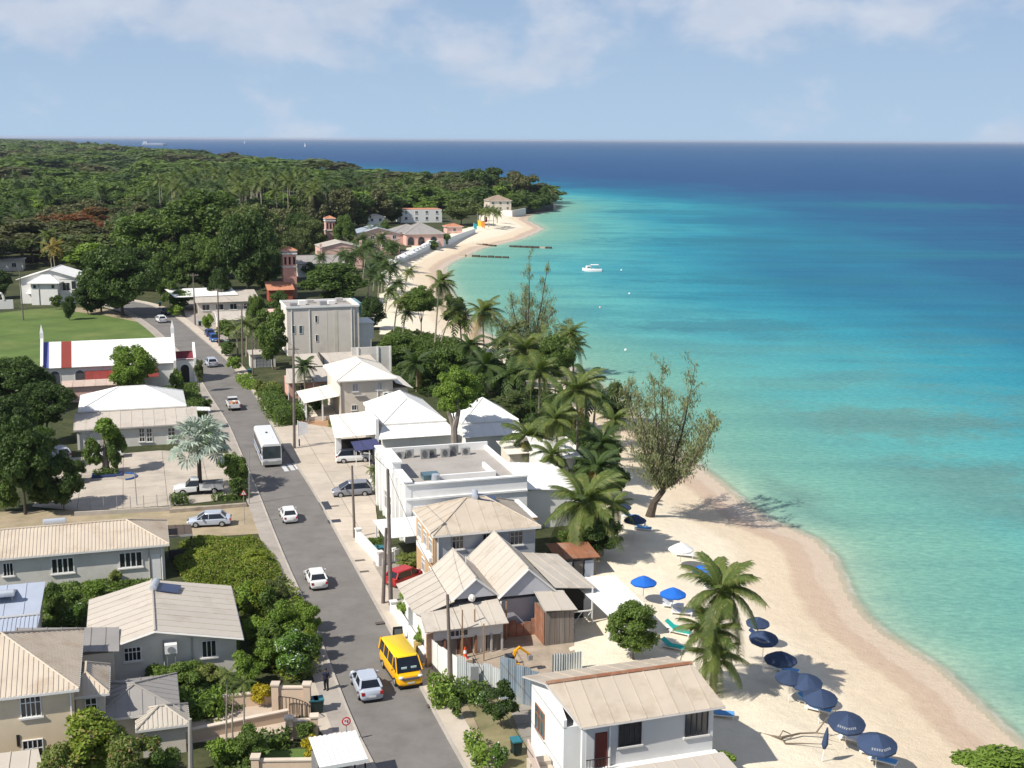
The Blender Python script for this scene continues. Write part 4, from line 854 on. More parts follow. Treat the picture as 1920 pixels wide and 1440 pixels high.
# pale terrace roof between church and hall
h = House('terracotta_outhouse', 'low pink flat-roofed outhouse between the church and the hall', 180, 722, 2.6, 'outbuilding')
h.wall(-5, 0, 4.5, 4, -.2, 2.5, PINK); h.roof([(-5.3, -.3, 2.55), (4.8, -.3, 2.55), (4.8, 4.2, 2.75), (-5.3, 4.2, 2.75)], mat('pale_pink_roof', (.52, .40, .33)), 1.6)
# L7 white villa on the field ------------------------------------------------
h = House('white_villa', 'white two-storey villa with stepped hip roofs beyond the green field', 60, 572, 0, rz=R(5))
h.wall(-3.5, 3, 11.5, 13, -.3, 6.3, WH); h.gable(-3.5, 3, 11.5, 13, 6.3, 2.3, RWHT, 'y', ov=.7, wallm=WH, width=1.8)
h.wall(0, 0, 6.4, 3, -.3, 5.5, WH, 'front_bay'); h.hip(0, 0, 6.4, 4.4, 5.55, 1.7, RWHT, ov=.7, width=1.6)
h.wall(6.6, 1.2, 9.4, 3, -.3, 2.6, WH, 'balcony_block'); b_ = B(); b_.box(6.5, 1.0, 2.6, 9.6, 1.2, 3.5); h.part('balcony_parapet', b_, GREYW)
h.window('F', 0, .6, 1.3, 4.2, 5.0, 1, 1, sill=False); h.window('F', 0, 5.0, 5.7, 4.2, 5.0, 1, 1, sill=False); h.window('F', 3, 9.1, 10.2, 3.6, 5.6, 1, 1); h.window('F', 3, 6.9, 8.6, 3.2, 5.2, 2, 1, sill=False)
b_ = B(); b_.cyl(1.9, -.1, 0, 5.4, .08); h.part('drainpipe', b_, TRIMG)
b_ = B(); b_.box(-1.8, 1.2, 2.6, 0, 3, 2.8); h.part('canopy', b_, WHP)
h = House('garden_wall', 'low white garden wall with round arch left of the white villa', 0, 572, 1, 'wall')
b_ = B(); b_.box(-8, 0, 0, 3, .3, 2.2); h.part('wall', b_, WH); b_ = B(); b_.tube([(-1+2*math.cos(a), .15, 2.2+2.3*math.sin(a)) for a in [math.pi*i/8 for i in range(9)]], .3, 6); h.part('arch', b_, WH)
# small distant pieces, left
def simple(name, label, u, v, w, d, zc, mw, mr_, rise=1.2, kind='hip', ov=.5, rz=RZ, cat='house', base=None, wins=3, width=2.0):
    p = at(u, v, 0); h = House(name, label, u, v, 0, cat, rz, base=gz(p.x, p.y) if base is None else base)
    h.wall(0, 0, w, d, -.4, zc, mw)
    if kind == 'hip': h.hip(0, 0, w, d, zc+.05, rise, mr_, ov=ov, width=width)
    elif kind == 'flat': h.roof([(-ov, -ov, zc+.1), (w+ov, -ov, zc+.1), (w+ov, d+ov, zc+.15), (-ov, d+ov, zc+.15)], mr_, width)
    else: h.gable(0, 0, w, d, zc, rise, mr_, kind, ov=ov, wallm=mw, width=width)
    for i in range(wins):
        xx = w*(i+.5)/wins; h.window('F', 0, xx-.6, xx+.6, zc-2, zc-.7, 2, 1)
        if zc > 5: h.window('F', 0, xx-.6, xx+.6, zc-5, zc-3.6, 2, 1)
    return h
simple('grey_house', 'low grey-roofed house at the left edge behind the villa', -60, 510, 16, 8, 3.2, GREYW, RDRK, kind='flat')
simple('brick_red_house', 'red-brown walled building with pale roof among big dark trees', 307, 513, 5.5, 5, 6.0, REDB, RGRY, 1.0, wins=0)
simple('red_roofed_house', 'house with red roof half hidden in trees, upper left', 160, 478, 12, 8, 5, GREYW, RED, 1.8)
simple('white_house', 'pale house behind the flame tree, upper left', 92, 425, 8, 6, 4.5, WH, RGRY, 1.0, wins=2)
simple('yellow_cabin', 'small grey cabin with yellow roof edge at the left edge', 0, 475, 4, 4, 4, GREYW, mat('yellow_roof', (.5, .5, .1)), kind='flat', wins=1)
# R10 low buildings where the road bends -------------------------------------
h = House('low_grey_shop', 'low building with grey-beige roof at the bend of the road', 372, 590, 0)
h.wall(0, 0, 14, 14, -.3, 2.9, CREAM2); h.roof([(-.6, -.6, 2.9), (14.5, -.6, 2.9), (14.5, 14.6, 3.9), (-.6, 14.6, 3.9)], RGRY, 2); h.roof([(-5, 6, 3.5), (10, 7, 3.6), (9, 17, 4.4), (-7, 16, 4.4)], RWHT, 2.2)
for i in range(4): h.window('F', 0, 1+i*3.2, 2.6+i*3.2, 1.0, 2.3, 2, 1)
h = House('beige_cottage', 'beige-roofed cottage with pink trim right of the parked blue cars', 408, 600, 3)
h.wall(.4, .4, 10, 13, -.3, 3, CREAM2); h.gable(.4, .4, 10, 13, 3.0, .9, RGRY, 'x', ov=.5, wallm=CREAM2, width=1.6, barge=WHP)
h.wall(10.2, 1, 13, 6, -.3, 4.2, PINK, 'side_wall'); h.window('F', .4, 1.5, 3, 1, 2.2); h.window('L', .4, 3, 5, 1, 2.2)
h = House('white_gatehouse', 'small white house with grey garage door behind the hedge', 470, 690, 0)
h.wall(0, 0, 4.5, 3, -.3, 2.4, GREYW); h.roof([(-.3, -.3, 2.5), (4.8, -.3, 2.5), (4.8, 3.3, 2.8), (-.3, 3.3, 2.8)], RGRY, 1.2); h.window('F', 0, 1.0, 3.4, .1, 1.9, 4, 3, frame=STEEL, glass=STEEL, sill=False, name='garage_door')
# R9 three-storey modern block ------------------------------------------------
h = House('modern_block', 'beige three-storey modern block with flat roof and narrow windows', 540, 668, 0, 'apartment block')
zt = 9.2; W9 = 13.0
h.wall(0, 0, W9, 9.5, -.3, zt, BEIGE); h.wall(W9, .2, W9+.9, 9.6, -.3, zt+.15, BEIGE, 'end_wall')
b_ = B(); b_.box(-.2, -.2, zt+.004, W9+1.0, 0.05, zt+.35); b_.box(-.2, 9.45, zt+.004, W9+1.0, 9.8, zt+.4); b_.box(W9+.75, .05, zt+.16, W9+1.0, 9.45, zt+.4); b_.box(-.2, .05, zt+.004, .05, 9.45, zt+.4); h.part('parapet', b_, WHP)
b_ = B(); b_.box(.1, .1, zt+.004, W9-.05, 9.4, zt+.06); h.part('roof_deck', b_, FLATR)
for k in range(6): b_ = B(); b_.box(1+k*1.9, 2+k % 3*2, zt+.07, 2.3+k*1.9, 3.2+k % 3*2, zt+.7+.2*(k % 2)); h.part('rooftop_unit', b_, (STEEL, WHP, TRIMG)[k % 3])
b_ = B(); b_.box(7.6, -.02, 0, 7.68, .0, zt-.2); b_.box(9.0, -.03, 0, 9.7, .0, zt-.05); h.part('wall_groove', b_, CREAM2)
h.win('F', 0, 547, 611, 553, 625, 1, 1, glass=GLSB, sill=False); h.win('F', 0, 561, 611, 567, 625, 1, 1, glass=GLSB, sill=False); h.win('F', 0, 591, 592, 595, 604, 1, 1, sill=False); h.win('F', 0, 592, 628, 596, 640, 1, 1, sill=False)
for x in (.9, 4.3, 12.4): b_ = B(); b_.cyl(x, -.08, 0, zt-.1, .06); h.part('drainpipe', b_, TRIM)
b_ = B(); b_.box(W9+.95, 1.5, 2.5, W9+4.0, 8.5, 5.6); h.part('seaward_bay', b_, WH); b_ = B(); b_.box(W9+.95, 1.3, 5.6, W9+4.2, 8.7, 5.75); h.part('balcony_slab', b_, WHP)
b_ = B(); [b_.box(W9+1+i*.5, 1.35, 5.75, W9+1.04+i*.5, 1.4, 6.7) for i in range(7)]; b_.box(W9+.95, 1.34, 6.65, W9+4.2, 1.41, 6.72); h.part('balcony_rail', b_, WHP)
h.window('R', W9+4.0, 3, 7, 3.4, 4.8, 3, 1, glass=GLSB, sill=False); b_ = B(); b_.box(W9+.95, 1, 0, W9+3.4, 7.5, 2.5); h.part('seaward_base', b_, WH)
b_ = B(); b_.box(W9+.92, 1.0, 7.2, W9+1.6, 8.8, 9.7); h.part('balcony_glass', b_, emit_free_glass('green_glass', (.10, .22, .20)))
# block's white boundary wall and low roofs in front
h = House('screen_wall', 'pale grey boundary wall to the right of the beige modern block', 660, 700, 0, 'wall')
b_ = B(); b_.box(0, 0, 0, 7.0, .25, 4.6); h.part('wall', b_, GREYW)
for x in (1.0, 4.6, 6.9): b_ = B(); b_.box(x, -.15, 0, x+.25, 0, 4.7); h.part('pier', b_, WHP)
h = House('low_annexe', 'low grey-roofed annexe in front of the beige modern block', 570, 712, 0, 'outbuilding')
h.wall(0, 0, 11, 5, -.3, 2.3, GREYW)
h.roof([(-1.5, -.4, 2.4), (3.4, -.4, 2.4), (3.0, 5.6, 3.6), (-1, 5.6, 3.6)], RGRY, 1.6); h.roof([(3.5, -.4, 2.4), (13, -.4, 2.4), (12, 5.6, 3.6), (3.2, 5.6, 3.6)], RGRY, 1.6)
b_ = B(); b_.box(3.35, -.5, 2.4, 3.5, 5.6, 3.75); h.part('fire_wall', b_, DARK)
for i in range(3): h.window('F', 0, 1+i*3, 2.6+i*3, .9, 1.9, 2, 1)
# R8 pink bungalow -----------------------------------------------------------
h = House('pink_bungalow', 'pink bungalow with grey roof sheets beside the tall pole', 538, 748, 0)
h.wall(.4, 0, 8, 6, -.3, 2.7, CORAL); h.roof([(-.2, -.8, 2.7), (4.2, -.8, 2.7), (3.6, 5, 4.0), (.6, 5, 4.0)], RGRY, .9); h.roof([(4.35, -.8, 2.7), (8.4, -.8, 2.7), (8.0, 5, 4.0), (3.9, 5, 4.0)], RGRY, .9)
h.window('F', 0, 1.5, 2.9, .9, 2.1, 2, 1); h.window('F', 0, 5.4, 6.8, .9, 2.1, 2, 1)
b_ = B(); b_.cyl(4.2, -.9, 0, 2.6, .06); b_.cyl(.2, -.7, 0, 2.6, .06); b_.cyl(8.2, -.7, 0, 2.6, .06); h.part('porch_post', b_, WHP)
# R7 cream two-storey house --------------------------------------------------
h = House('cream_white_house', 'cream two-storey house with white hip roof and side veranda', 632, 714, 6.2)
d7 = 12.5
h.wall(.45, .5, 8.4, d7, -.3, 6.1, CREAM2); h.hip(.45, .5, 8.4, d7, 6.15, 1.9, RWC, ov=.55, width=1.4)
h.win('F', .5, 661, 720, 671, 733, 2, 1, glass=TRIMG); h.win('F', .5, 706, 718, 716, 730, 2, 1, glass=TRIMG); h.win('F', .5, 660, 760, 668, 768, 2, 1)
b_ = B(); b_.box(2.6, .25, 3.6, 4.2, .5, 3.75); h.part('ledge', b_, TRIMG); b_ = B(); b_.cyl(.6, .4, 0, 6.1, .07); h.part('drainpipe', b_, TRIMG); b_ = B(); b_.cyl(6.1, .42, 0, 6.1, .06); h.part('drainpipe', b_, WHP)
h.wall(-4.2, 1.2, .4, 9, -.2, .7, CREAM2, 'veranda_base'); h.roof([(-4.8, 9.5, 3.0), (-4.8, .6, 3.0), (.4, .6, 3.8), (.4, 9.5, 3.8)], RWC, 1.6)
for y in (.9, 3.2, 5.6, 8.8): b_ = B(); b_.box(-4.6, y-.1, 0, -4.4, y+.1, 3.0); h.part('veranda_post', b_, WHP)
b_ = B(); b_.box(-2.2, .8, 0, -2.0, 1.0, 3.3); h.part('veranda_post', b_, WHP); b_ = B(); b_.box(-4.55, .9, .7, -4.45, 8.8, 1.5); h.part('veranda_rail', b_, WHP)
h.roof([(8.8, .5, 5.4), (11.5, .5, 4.4), (11.5, 10, 4.4), (8.8, 10, 5.4)], RWC, 1.5); h.wall(8.42, 1.2, 10.8, 9.8, -.2, 4.4, CREAM2, 'side_wing_wall')
def aircon(p, rz, label):
    b_ = B(); b_.box(-.45, -.18, 0, .45, .18, .65); o = b_.obj('aircon_unit', WHP if 'rooftop' not in label else mat('weathered_unit', (.30, .30, .29), var=.2, objvar=.3), None, tuple(p), rz); tag(o, label, 'air conditioner'); b_ = B(); b_.tube([(-.08, -.181, .33), (-.08, -.2, .33)], [.25, .25], 12); b_.obj('fan_grille', mat('fan_grille', (.12, .12, .12)), o); return o
q = h.o+Matrix.Rotation(RZ, 3, 'Z') @ Vector((7.3, .25, 3.4)); aircon(q, RZ, 'white air conditioner on the wall of the cream two-storey house')
# R6 white restaurant roofs --------------------------------------------------
h = House('white_hip_building', 'broad building with brilliant white two-tier hip roof and awning', 718, 795, 4.5, 'restaurant')
h.wall(.2, .3, 8.2, 13, -.3, 4.5, WHP); h.hip(.2, .2, 8.2, 13.2, 4.5, 2.4, RWHT, ov=.3, width=1.5)
h.roof([(-1.2, -3.0, 3.2), (9.6, -3.0, 3.2), (8.5, .0, 4.3), (-.1, .0, 4.3)], RWHT, 1.5); h.wall(-.6, -2.6, 9, .2, -.3, 3.1, WH, 'lower_wall')
h.roof([(-6.6, -1.6, 3.4), (-1.2, -1.6, 3.6), (-1.0, 5.2, 5.2), (-6.2, 5.2, 4.9)], RWC, 1.2)
b_ = B(); b_.box(-1.3, -1.8, 0, -.9, 5.6, [0][0]+5.6); h.part('parapet_wall', b_, WHP); b_ = B(); b_.box(-6.4, -1.2, 0, -5.7, -.5, 3.35); h.part('pillar', b_, WHP)
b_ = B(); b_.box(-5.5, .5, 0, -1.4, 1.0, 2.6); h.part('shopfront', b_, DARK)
h.roof([(-4.4, -4.2, 2.2), (-.9, -4.2, 2.4), (-1.3, -2.0, 3.1), (-4.6, -2.0, 2.9)], mat('navy_awning', (.055, .06, .14), var=.1), 1.1)
for x in (-4.3, -2.6): b_ = B(); b_.cyl(x, -4.1, 0, 2.2, .05); h.part('awning_post', b_, WHP)
h = House('white_hip_pavilion', 'white hip-roofed pavilion right of the tree with bare trunk', 870, 793, 4.5, 'restaurant')
h.wall(0, .2, 7.2, 7.2, -.3, 4.5, WHP); h.hip(0, .2, 7.2, 7.4, 4.5, 2.4, RWHT, ov=.3, width=1.5)
h.roof([(-.9, -2.8, 3.2), (8.0, -2.8, 3.2), (7.5, -.1, 4.3), (-.3, -.1, 4.3)], RWHT, 1.5); h.wall(-.4, -2.4, 7.6, .1, -.3, 3.1, WH, 'lower_wall')
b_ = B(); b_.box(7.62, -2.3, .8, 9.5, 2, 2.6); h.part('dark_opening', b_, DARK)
h = House('white_canvas_tent', 'white peaked canvas canopy between the coconut palm trunks', 1030, 862, 3.0, 'tent')
h.roof([(-1.5, 0, 3.1), (4.4, 0, 3.0), (4.0, 4.5, 3.6), (-1.5, 4.5, 5)], RWHT, 1.5); h.roof([(-1.5, 4.5, 5), (4.0, 4.5, 3.6), (4, 8, 3), (-1.5, 8, 3)], RWHT, 1.5); h.wall(-1, .5, 3.6, 7.5, -.3, 2.9, WH)
h = House('seaside_terrace', 'low white roofed terrace behind the palms near the shore', 1000, 835, 3.2, 'terrace')
h.roof([(-4, -2, 2.8), (5.5, -2, 2.8), (5.5, 3, 3.3), (-4, 3, 3.3)], RWC, 1.5); h.wall(-3.5, -1.4, 5, 2.5, -.3, 2.7, CREAM2)
# R5 white flat-roofed building ----------------------------------------------
h = House('white_flat_building', 'large white building with stepped street facade and grey flat roof', 762, 905, 6.5, 'commercial building')
D5 = 15.5; W5 = 13
h.wall(0.05, 0, W5, D5, -.3, 5.3, WHP)
b_ = B(); b_.box(-.15, -.05, 0, .5, 5.0, 6.5); b_.box(-.35, 5.0, 0, .5, 10.6, 7.3); b_.box(-.15, 10.6, 0, .5, D5+.1, 6.5); h.part('stepped_facade', b_, WHP)
b_ = B(); b_.box(-.5, 4.8, 7.3, .6, 10.8, 7.5); b_.box(-.35, -.2, 6.5, .6, 4.8, 6.66); b_.box(-.35, 10.8, 6.5, .6, D5+.2, 6.66); h.part('coping', b_, WHP)
for y in (1.2, 3.4, 5.3, 7.8, 10.2, 12.2, 14.2): b_ = B(); b_.box(-.5, y-.22, 0, -.16 if (y < 5 or y > 10.6) else -.36, y+.22, 6.2); h.part('pilaster', b_, WHP)
for y in (2.3, 6.5, 9.0, 13.2): h.window('L', -.15 if (y < 5 or y > 10.6) else -.35, y-.5, y+.5, 1.2, 3.2, 2, 2, sill=False)
b_ = B(); b_.box(.5, 0, 5.3, W5, .3, 6.2); b_.box(.5, D5-.3, 5.3, W5, D5, 6.3); b_.box(W5-.3, .3, 5.3, W5, D5-.3, 5.9); h.part('parapet', b_, WHP)
b_ = B(); b_.box(-.1, -.2, 4.6, W5, 0, 4.8); b_.box(-.1, -.2, 6.2, W5, .4, 6.35); h.part('cornice', b_, WHP)
b_ = B(); b_.box(.52, .32, 5.3, W5-.32, D5-.32, 5.36); h.part('roof_deck', b_, FLATR)
b_ = B(); b_.box(4.2, 3.5, 5.36, 10.6, 3.8, 6.0); b_.box(10.3, 3.8, 5.36, 10.6, 8, 5.9); h.part('roof_upstand', b_, WHP)
b_ = B(); b_.box(2.8, 4.2, 5.36, 4.6, 5.8, 5.9); h.part('skylight', b_, GLSB); b_ = B(); b_.cyl(3.8, 3.0, 5.36, 6.3, .5, .42, 12); h.part('roof_tank', b_, TANK)
for i, y in enumerate((12.4, 13.0)):
    pass
h.wall(W5, 1.0, W5+6.5, 12, -.3, 4.3, WH, 'seaward_wall'); h.roof([(W5, .6, 4.6), (W5+7.2, .6, 3.9), (W5+7.2, 12.4, 3.9), (W5, 12.4, 4.6)], RWHT, 1.6)
h5 = h
for i, (x, y) in enumerate(((2.2, 13.9), (3.4, 14.1), (5.0, 13.2), (6.0, 14.0), (7.4, 13.3), (8.6, 14.0), (9.9, 13.6))):
    q = h5.o+Matrix.Rotation(RZ, 3, 'Z') @ Vector((x, y, 5.37)); s_ = aircon(q, RZ, '%s rooftop air conditioner at the back of the white flat roof' % ('leftmost', 'second from left', 'third from left', 'middle', 'third from right', 'second from right', 'rightmost')[i]); s_['group'] = 'air conditioners on the white flat roof'; s_.scale = (1.1, 1.6, 1.35+.2*(i % 3))
h = House('white_side_block', 'small white flat-topped block between hip roof and white building', 945, 975, 4.9, 'outbuilding')
h.wall(-3, 0, 3.2, 6.0, -.3, 4.8, WHP); b_ = B(); b_.box(-3.2, -.2, 4.8, 3.4, 6.2, 4.95); h.part('roof_slab', b_, RWHT); b_ = B(); b_.box(-3.2, -.22, 4.7, 3.4, -.2, 4.95); h.part('roof_edge', b_, mat('brown_edge', (.3, .16, .08)))
h = House('pale_parking_canopy', 'pale roof sheet over the yard beside the white building', 700, 1008, 3.0, 'canopy')
h.roof([(1.2, 0, 2.8), (7.8, 0, 2.8), (7.6, 5.6, 3.0), (1.0, 5.6, 3.0)], RWHT, 1.6)
for x, y in ((1.4, .2), (7.5, .2), (1.3, 5.3), (7.4, 5.3)): b_ = B(); b_.box(x-.08, y-.08, 0, x+.08, y+.08, 2.7); h.part('post', b_, WHP)
# R4 hip-roofed two-storey ---------------------------------------------------
h = House('grey_two_storey', 'two-storey house with tan hip roof, grey front and ochre side', 812, 1005, 6)
h.wall(.45, .45, 9.8, 8, 2.9, 5.95, mat('blue_grey_boards', (.36, .38, .40), var=.1, scale=.6, dirt=(.25, .24, .22), damt=.5)); h.wall(.45, .45, 9.8, 8, -.3, 2.9, STONE, 'stone_base')
h.wall(.25, .5, .45, 8, -.3, 5.9, mat('ochre_render', (.55, .36, .20), var=.08), 'side_wall'); h.hip(.45, .45, 9.8, 8.0, 6.0, 2.0, RBEI, ov=.45, width=1.3, fascia=TRIM)
h.win('F', .45, 848, 1007, 868, 1027, 3, 2, frame=TRIMG); h.win('F', .45, 906, 1002, 918, 1012, 2, 1, frame=TRIMG); h.win('F', .45, 957, 998, 979, 1019, 3, 2, frame=TRIMG)
for y, z in ((1.4, 3.8), (3.6, 3.8), (5.8, 3.8), (1.4, .9), (4.4, .9)): h.window('L', .25, y, y+1.1, z, z+1.3, 3, 2)
b_ = B(); b_.box(-.1, 1.2, 3.05, .25, 6.5, 3.5); h.part('side_ledge', b_, WHP); b_ = B(); b_.cyl(.55, .36, 0, 5.9, .06); h.part('drainpipe', b_, WHP)
w_ = water_heater(h.o+Matrix.Rotation(RZ, 3, 'Z') @ Vector((5.9, 4.6, 7.55)), RZ+R(75)); w_['label'] = 'solar water heater by the peak of the tan hip roof'
# R3 gabled wooden houses under repair ---------------------------------------
h = House('gabled_wooden_house', 'old pale wooden house with two steep gables beside the building site', 893, 1085, 5.5)
LIL = mat('pale_lilac_boards', (.50, .50, .53), var=.08, scale=.8, dirt=(.36, .35, .36), damt=.4)
# left gable: ridge x=0, right gable: ridge x=4.5, both running back
h.wall(-1.7, .8, 6.6, 9.4, -.2, 3.1, LIL)
h.gable(-1.8, .3, 1.8, 7.6, 4.0, 1.5, RGRY, 'y', ov=.25, wallm=LIL, barge=TRIM, width=1.25)
h.gable(2.1, .0, 6.8, 9.8, 3.9, 2.1, RGRY, 'y', ov=.25, wallm=LIL, barge=TRIM, width=1.25)
h.roof([(-5.2, .9, 2.9), (-4.8, -.2, 2.9), (-1.9, -.2, 3.8), (-1.9, 7.4, 3.9), (-5.2, 7.4, 2.9)], RGRY, 1.25)
h.roof([(-5.0, -2.8, 2.5), (1.9, -3.0, 2.6), (1.9, .2, 3.5), (-4.8, -.1, 3.1)], RGRY, 1.2)
h.wall(-4.6, -2.4, 1.6, .6, 1.5, 2.6, WH, 'front_band'); h.wall(-4.8, -2.4, -4.62, 7.0, -.2, 2.6, WH, 'side_wall')
for x in (-4.5, -3.3, -1.9, -.7, .6, 1.5): b_ = B(); b_.box(x-.08, -2.5, 0, x+.08, -2.4, 1.6); h.part('stud', b_, (WOODR, TRIMG)[x > 0])
for i in range(5): b_ = B(); b_.box(-4.5+i*1.2, -2.2, 0, -3.4+i*1.2, -2.15, 1.5); h.part('boarding_panel', b_, (STONE, WOOD, WOODR, GREYW, WOOD)[i])
h.window('F', -2.4, -2.8, -1.4, 1.75, 2.2, 4, 1, sill=False)
h.wall(-4.6, -1.6, 1.7, .5, -.2, 1.4, STONE, 'rubble_infill')
for i in range(7): b_ = B(); b_.box(2.2+i*.65, -.06, -.2, 2.8+i*.65, .0, 1.3+.2*math.sin(i*2)); h.part('board', b_, WOODR)
for i in range(6): b_ = B(); b_.box(5.2+i*.42, -2.55, -.2, 5.59+i*.42, -2.5, 2.9); h.part('board', b_, WOOD)
for i in range(6): b_ = B(); b_.box(5.1, -2.45+i*.42, -.2, 5.15, -2.07+i*.42, 2.9); h.part('board', b_, WOODR)
h.wall(5.2, -2.48, 7.6, .0, -.2, 2.85, WOOD, 'shed_wall'); h.roof([(5.0, -2.8, 3.2), (7.9, -2.8, 3.0), (7.6, .0, 3.7), (5.0, .0, 3.9)], RGRY, 1.2)
h.roof([(7.0, .2, 3.9), (11.0, .9, 3.2), (10.4, 9.4, 3.5), (6.9, 9.4, 4.0)], RGRY, 1.3)
b_ = B(); b_.box(8.0, .8, 1.2, 10.6, .9, 1.3); [b_.tube([(8.0+i*.85, .85, .1), (8.85+i*.85, .85, 1.2)], .04, 4) or b_.tube([(8.85+i*.85, .85, .1), (8.0+i*.85, .85, 1.2)], .04, 4) for i in range(3)]; h.part('lattice_rail', b_, WHP)
for x in (8.0, 10.6): b_ = B(); b_.box(x-.06, .8, 0, x+.06, .92, 3.3); h.part('veranda_post', b_, WHP)
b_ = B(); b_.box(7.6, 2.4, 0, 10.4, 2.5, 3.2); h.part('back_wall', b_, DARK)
b_ = B(); b_.cyl(.2, 4.0, 5.4, 6.1, .04); h.part('vent_pipe', b_, WHP)
b_ = B(); b_.blob((-.4, -.1, 3.9), .32, 6, 8, 0); h.part('satellite_dish', b_, TRIM); b_ = B(); b_.cyl(2.05, -.3, 0, 3.4, .07); h.part('drainpipe', b_, WHP)
h = House('white_flat_awning', 'bright white flat awning beside the wooden house facing the beach', 1120, 1130, 2.7, 'awning')
h.roof([(.2, -2.2, 2.3), (4.0, -2.2, 2.3), (3.6, 5, 3.0), (-.8, 5, 3.2)], RWHT, 1.4); b_ = B(); b_.box(.3, -1.9, 0, 3.7, -1.8, 1.1); h.part('counter', b_, WHP)
for x, y in ((.3, -2), (3.8, -2), (3.4, 4.6)): b_ = B(); b_.box(x-.06, y-.06, -.5, x+.06, y+.06, 2.3); h.part('post', b_, WHP)
h = House('rusty_shed', 'shed with rust-red curved roof under the palms by the beach', 1045, 1085, 0, 'shed')
h.wall(0, 0, 3.9, 2.4, -.3, 2.0, WOOD); h.roof([(-.2, -.4, 2.1), (4.2, -.4, 1.9), (4.0, 2.6, 2.5), (-.4, 2.6, 2.7)], RUST, 1.1)
for i in range(3): b_ = B(); b_.box(.5+i*1.1, -.2, 0, 1.4+i*1.1, -.15, 1.6); h.part('board', b_, (WHP, WOOD, RBLU, WOOD)[i])
# R1 white house with big tan roof, bottom right ------------------------------
h = House('tan_roofed_house', 'white house with large tan gable roof and rusty ridge, bottom right', 1092, 1365, 5.2)
h.wall(.5, .6, 9.3, 7.6, 2.0, 5.2, mat('grey_white_front', (.60, .60, .59), var=.04, dirt=(.45, .43, .4), damt=.3)); h.wall(.7, .9, 9.2, 7.5, -.8, 2.0, CREAM2, 'lower_wall')
h.wall(-.9, .9, .48, 7.4, -.5, 4.9, WHP, 'side_room_wall')
rA, rB = (-1.3, 3.2, 6.9), (9.0, 3.4, 6.9)
h.roof([(0, 0, 5.2), (9.9, .2, 5.2), rB, rA], RBEI, 1.15); h.roof([(9.4, 8.2, 5.3), (-1.3, 8.0, 5.3), rA, rB], RBEI, 1.15); h.roof([(9.9, .2, 5.2), (9.4, 8.2, 5.3), rB], RBEI, 1.15)
h.cap([Vector(rA)+Vector((0, 0, .05)), Vector(rB)+Vector((0, 0, .05))], RUST, .13); h.cap([(0, -.03, 5.12), (9.9, .17, 5.12)], TRIMG, .07, 'gutter')
h.cap([(-.02, 0, 5.12), (-1.32, 3.2, 6.82), (-1.32, 8.0, 5.22)], TRIMG, .08, 'barge_board')
b_ = B(); b_.add([(-.9, .9, 4.8), (-.9, 7.4, 4.8), (-.9, 7.2, 5.45), (-.9, 3.3, 6.7), (-.9, .9, 5.4), (-.7, .9, 4.8), (-.7, 7.4, 4.8), (-.7, 7.2, 5.45), (-.7, 3.3, 6.7), (-.7, .9, 5.4)], [(0, 4, 3, 2, 1), (5, 6, 7, 8, 9), (4, 9, 8, 3), (3, 8, 7, 2), (0, 5, 9, 4), (1, 2, 7, 6)]); h.part('gable_wall', b_, WHP)
DG = emit_free_glass('curtain_glass', (.045, .05, .055))
h.win('F', .6, 1162, 1354, 1200, 1393, 4, 1, frame=mat('dark_frame', (.05, .05, .06)), glass=GLS); h.win('F', .6, 1287, 1333, 1325, 1374, 4, 1, frame=MATS['dark_frame'], glass=DG)
h.window('L', -.9, 4.6, 6.4, 2.3, 4.0, 3, 2, frame=mat('brown_frame', (.28, .12, .06)), glass=GLSB)
b_ = B(); b_.box(.2, .0, 1.75, 9.5, .6, 2.05); h.part('ledge', b_, WHP)
b_ = B(); b_.box(1.1, .52, 2.1, 1.9, .59, 4.4); h.part('door', b_, mat('red_door', (.16, .04, .03)))
b_ = B(); b_.box(.0, .0, .0, .25, .25, 5.05); h.part('porch_post', b_, WHP); b_ = B(); b_.box(2.0, .45, 2.05, 2.1, .55, 5.0); h.part('porch_post', b_, WHP)
b_ = B(); b_.box(.3, .02, 2.05, 1.9, .06, 2.1); b_.box(.3, .02, 2.9, 1.9, .06, 2.95); [b_.box(.35+i*.2, .02, 2.1, .38+i*.2, .05, 2.9) for i in range(8)]; h.part('porch_rail', b_, mat('dark_rail', (.04, .04, .04)))
b_ = B(); [b_.box(5.6+i*.28, .84, .6, 5.8+i*.28, .9, 1.5) for i in range(6)]; h.part('vent_blocks', b_, WHP); b_ = B(); b_.box(3.4, .5, 1.1, 4.2, .9, 1.7); h.part('wall_box', b_, TRIM)
for i in range(6): b_ = B(); b_.box(-2.2-.05*i, -.9+i*.75, 0, -1.0, -.15+i*.75, .3+i*.28); h.part('stair_step', b_, CONC)
b_ = B(); b_.slab([(-2.35, -1.0, 1.3), (-2.25, -1.0, 1.3), (-2.25, 3.8, 2.9), (-2.35, 3.8, 2.9)], 1.0); h.part('stair_wall', b_, mat('pinkish_wall', (.52, .42, .36), var=.12))
h = House('neighbour_roof', 'tan roof edge of the nearest house, cut off at bottom right', 1192, 1458, 4.0)
h.wall(-3, -6, 6, .8, -.5, 3.8, CREAM2); h.roof([(-3.5, -6, 3.4), (6.6, -6, 3.4), (6.3, 1.2, 4.1), (-3.2, .9, 4.2)], RGRY, 1.3)
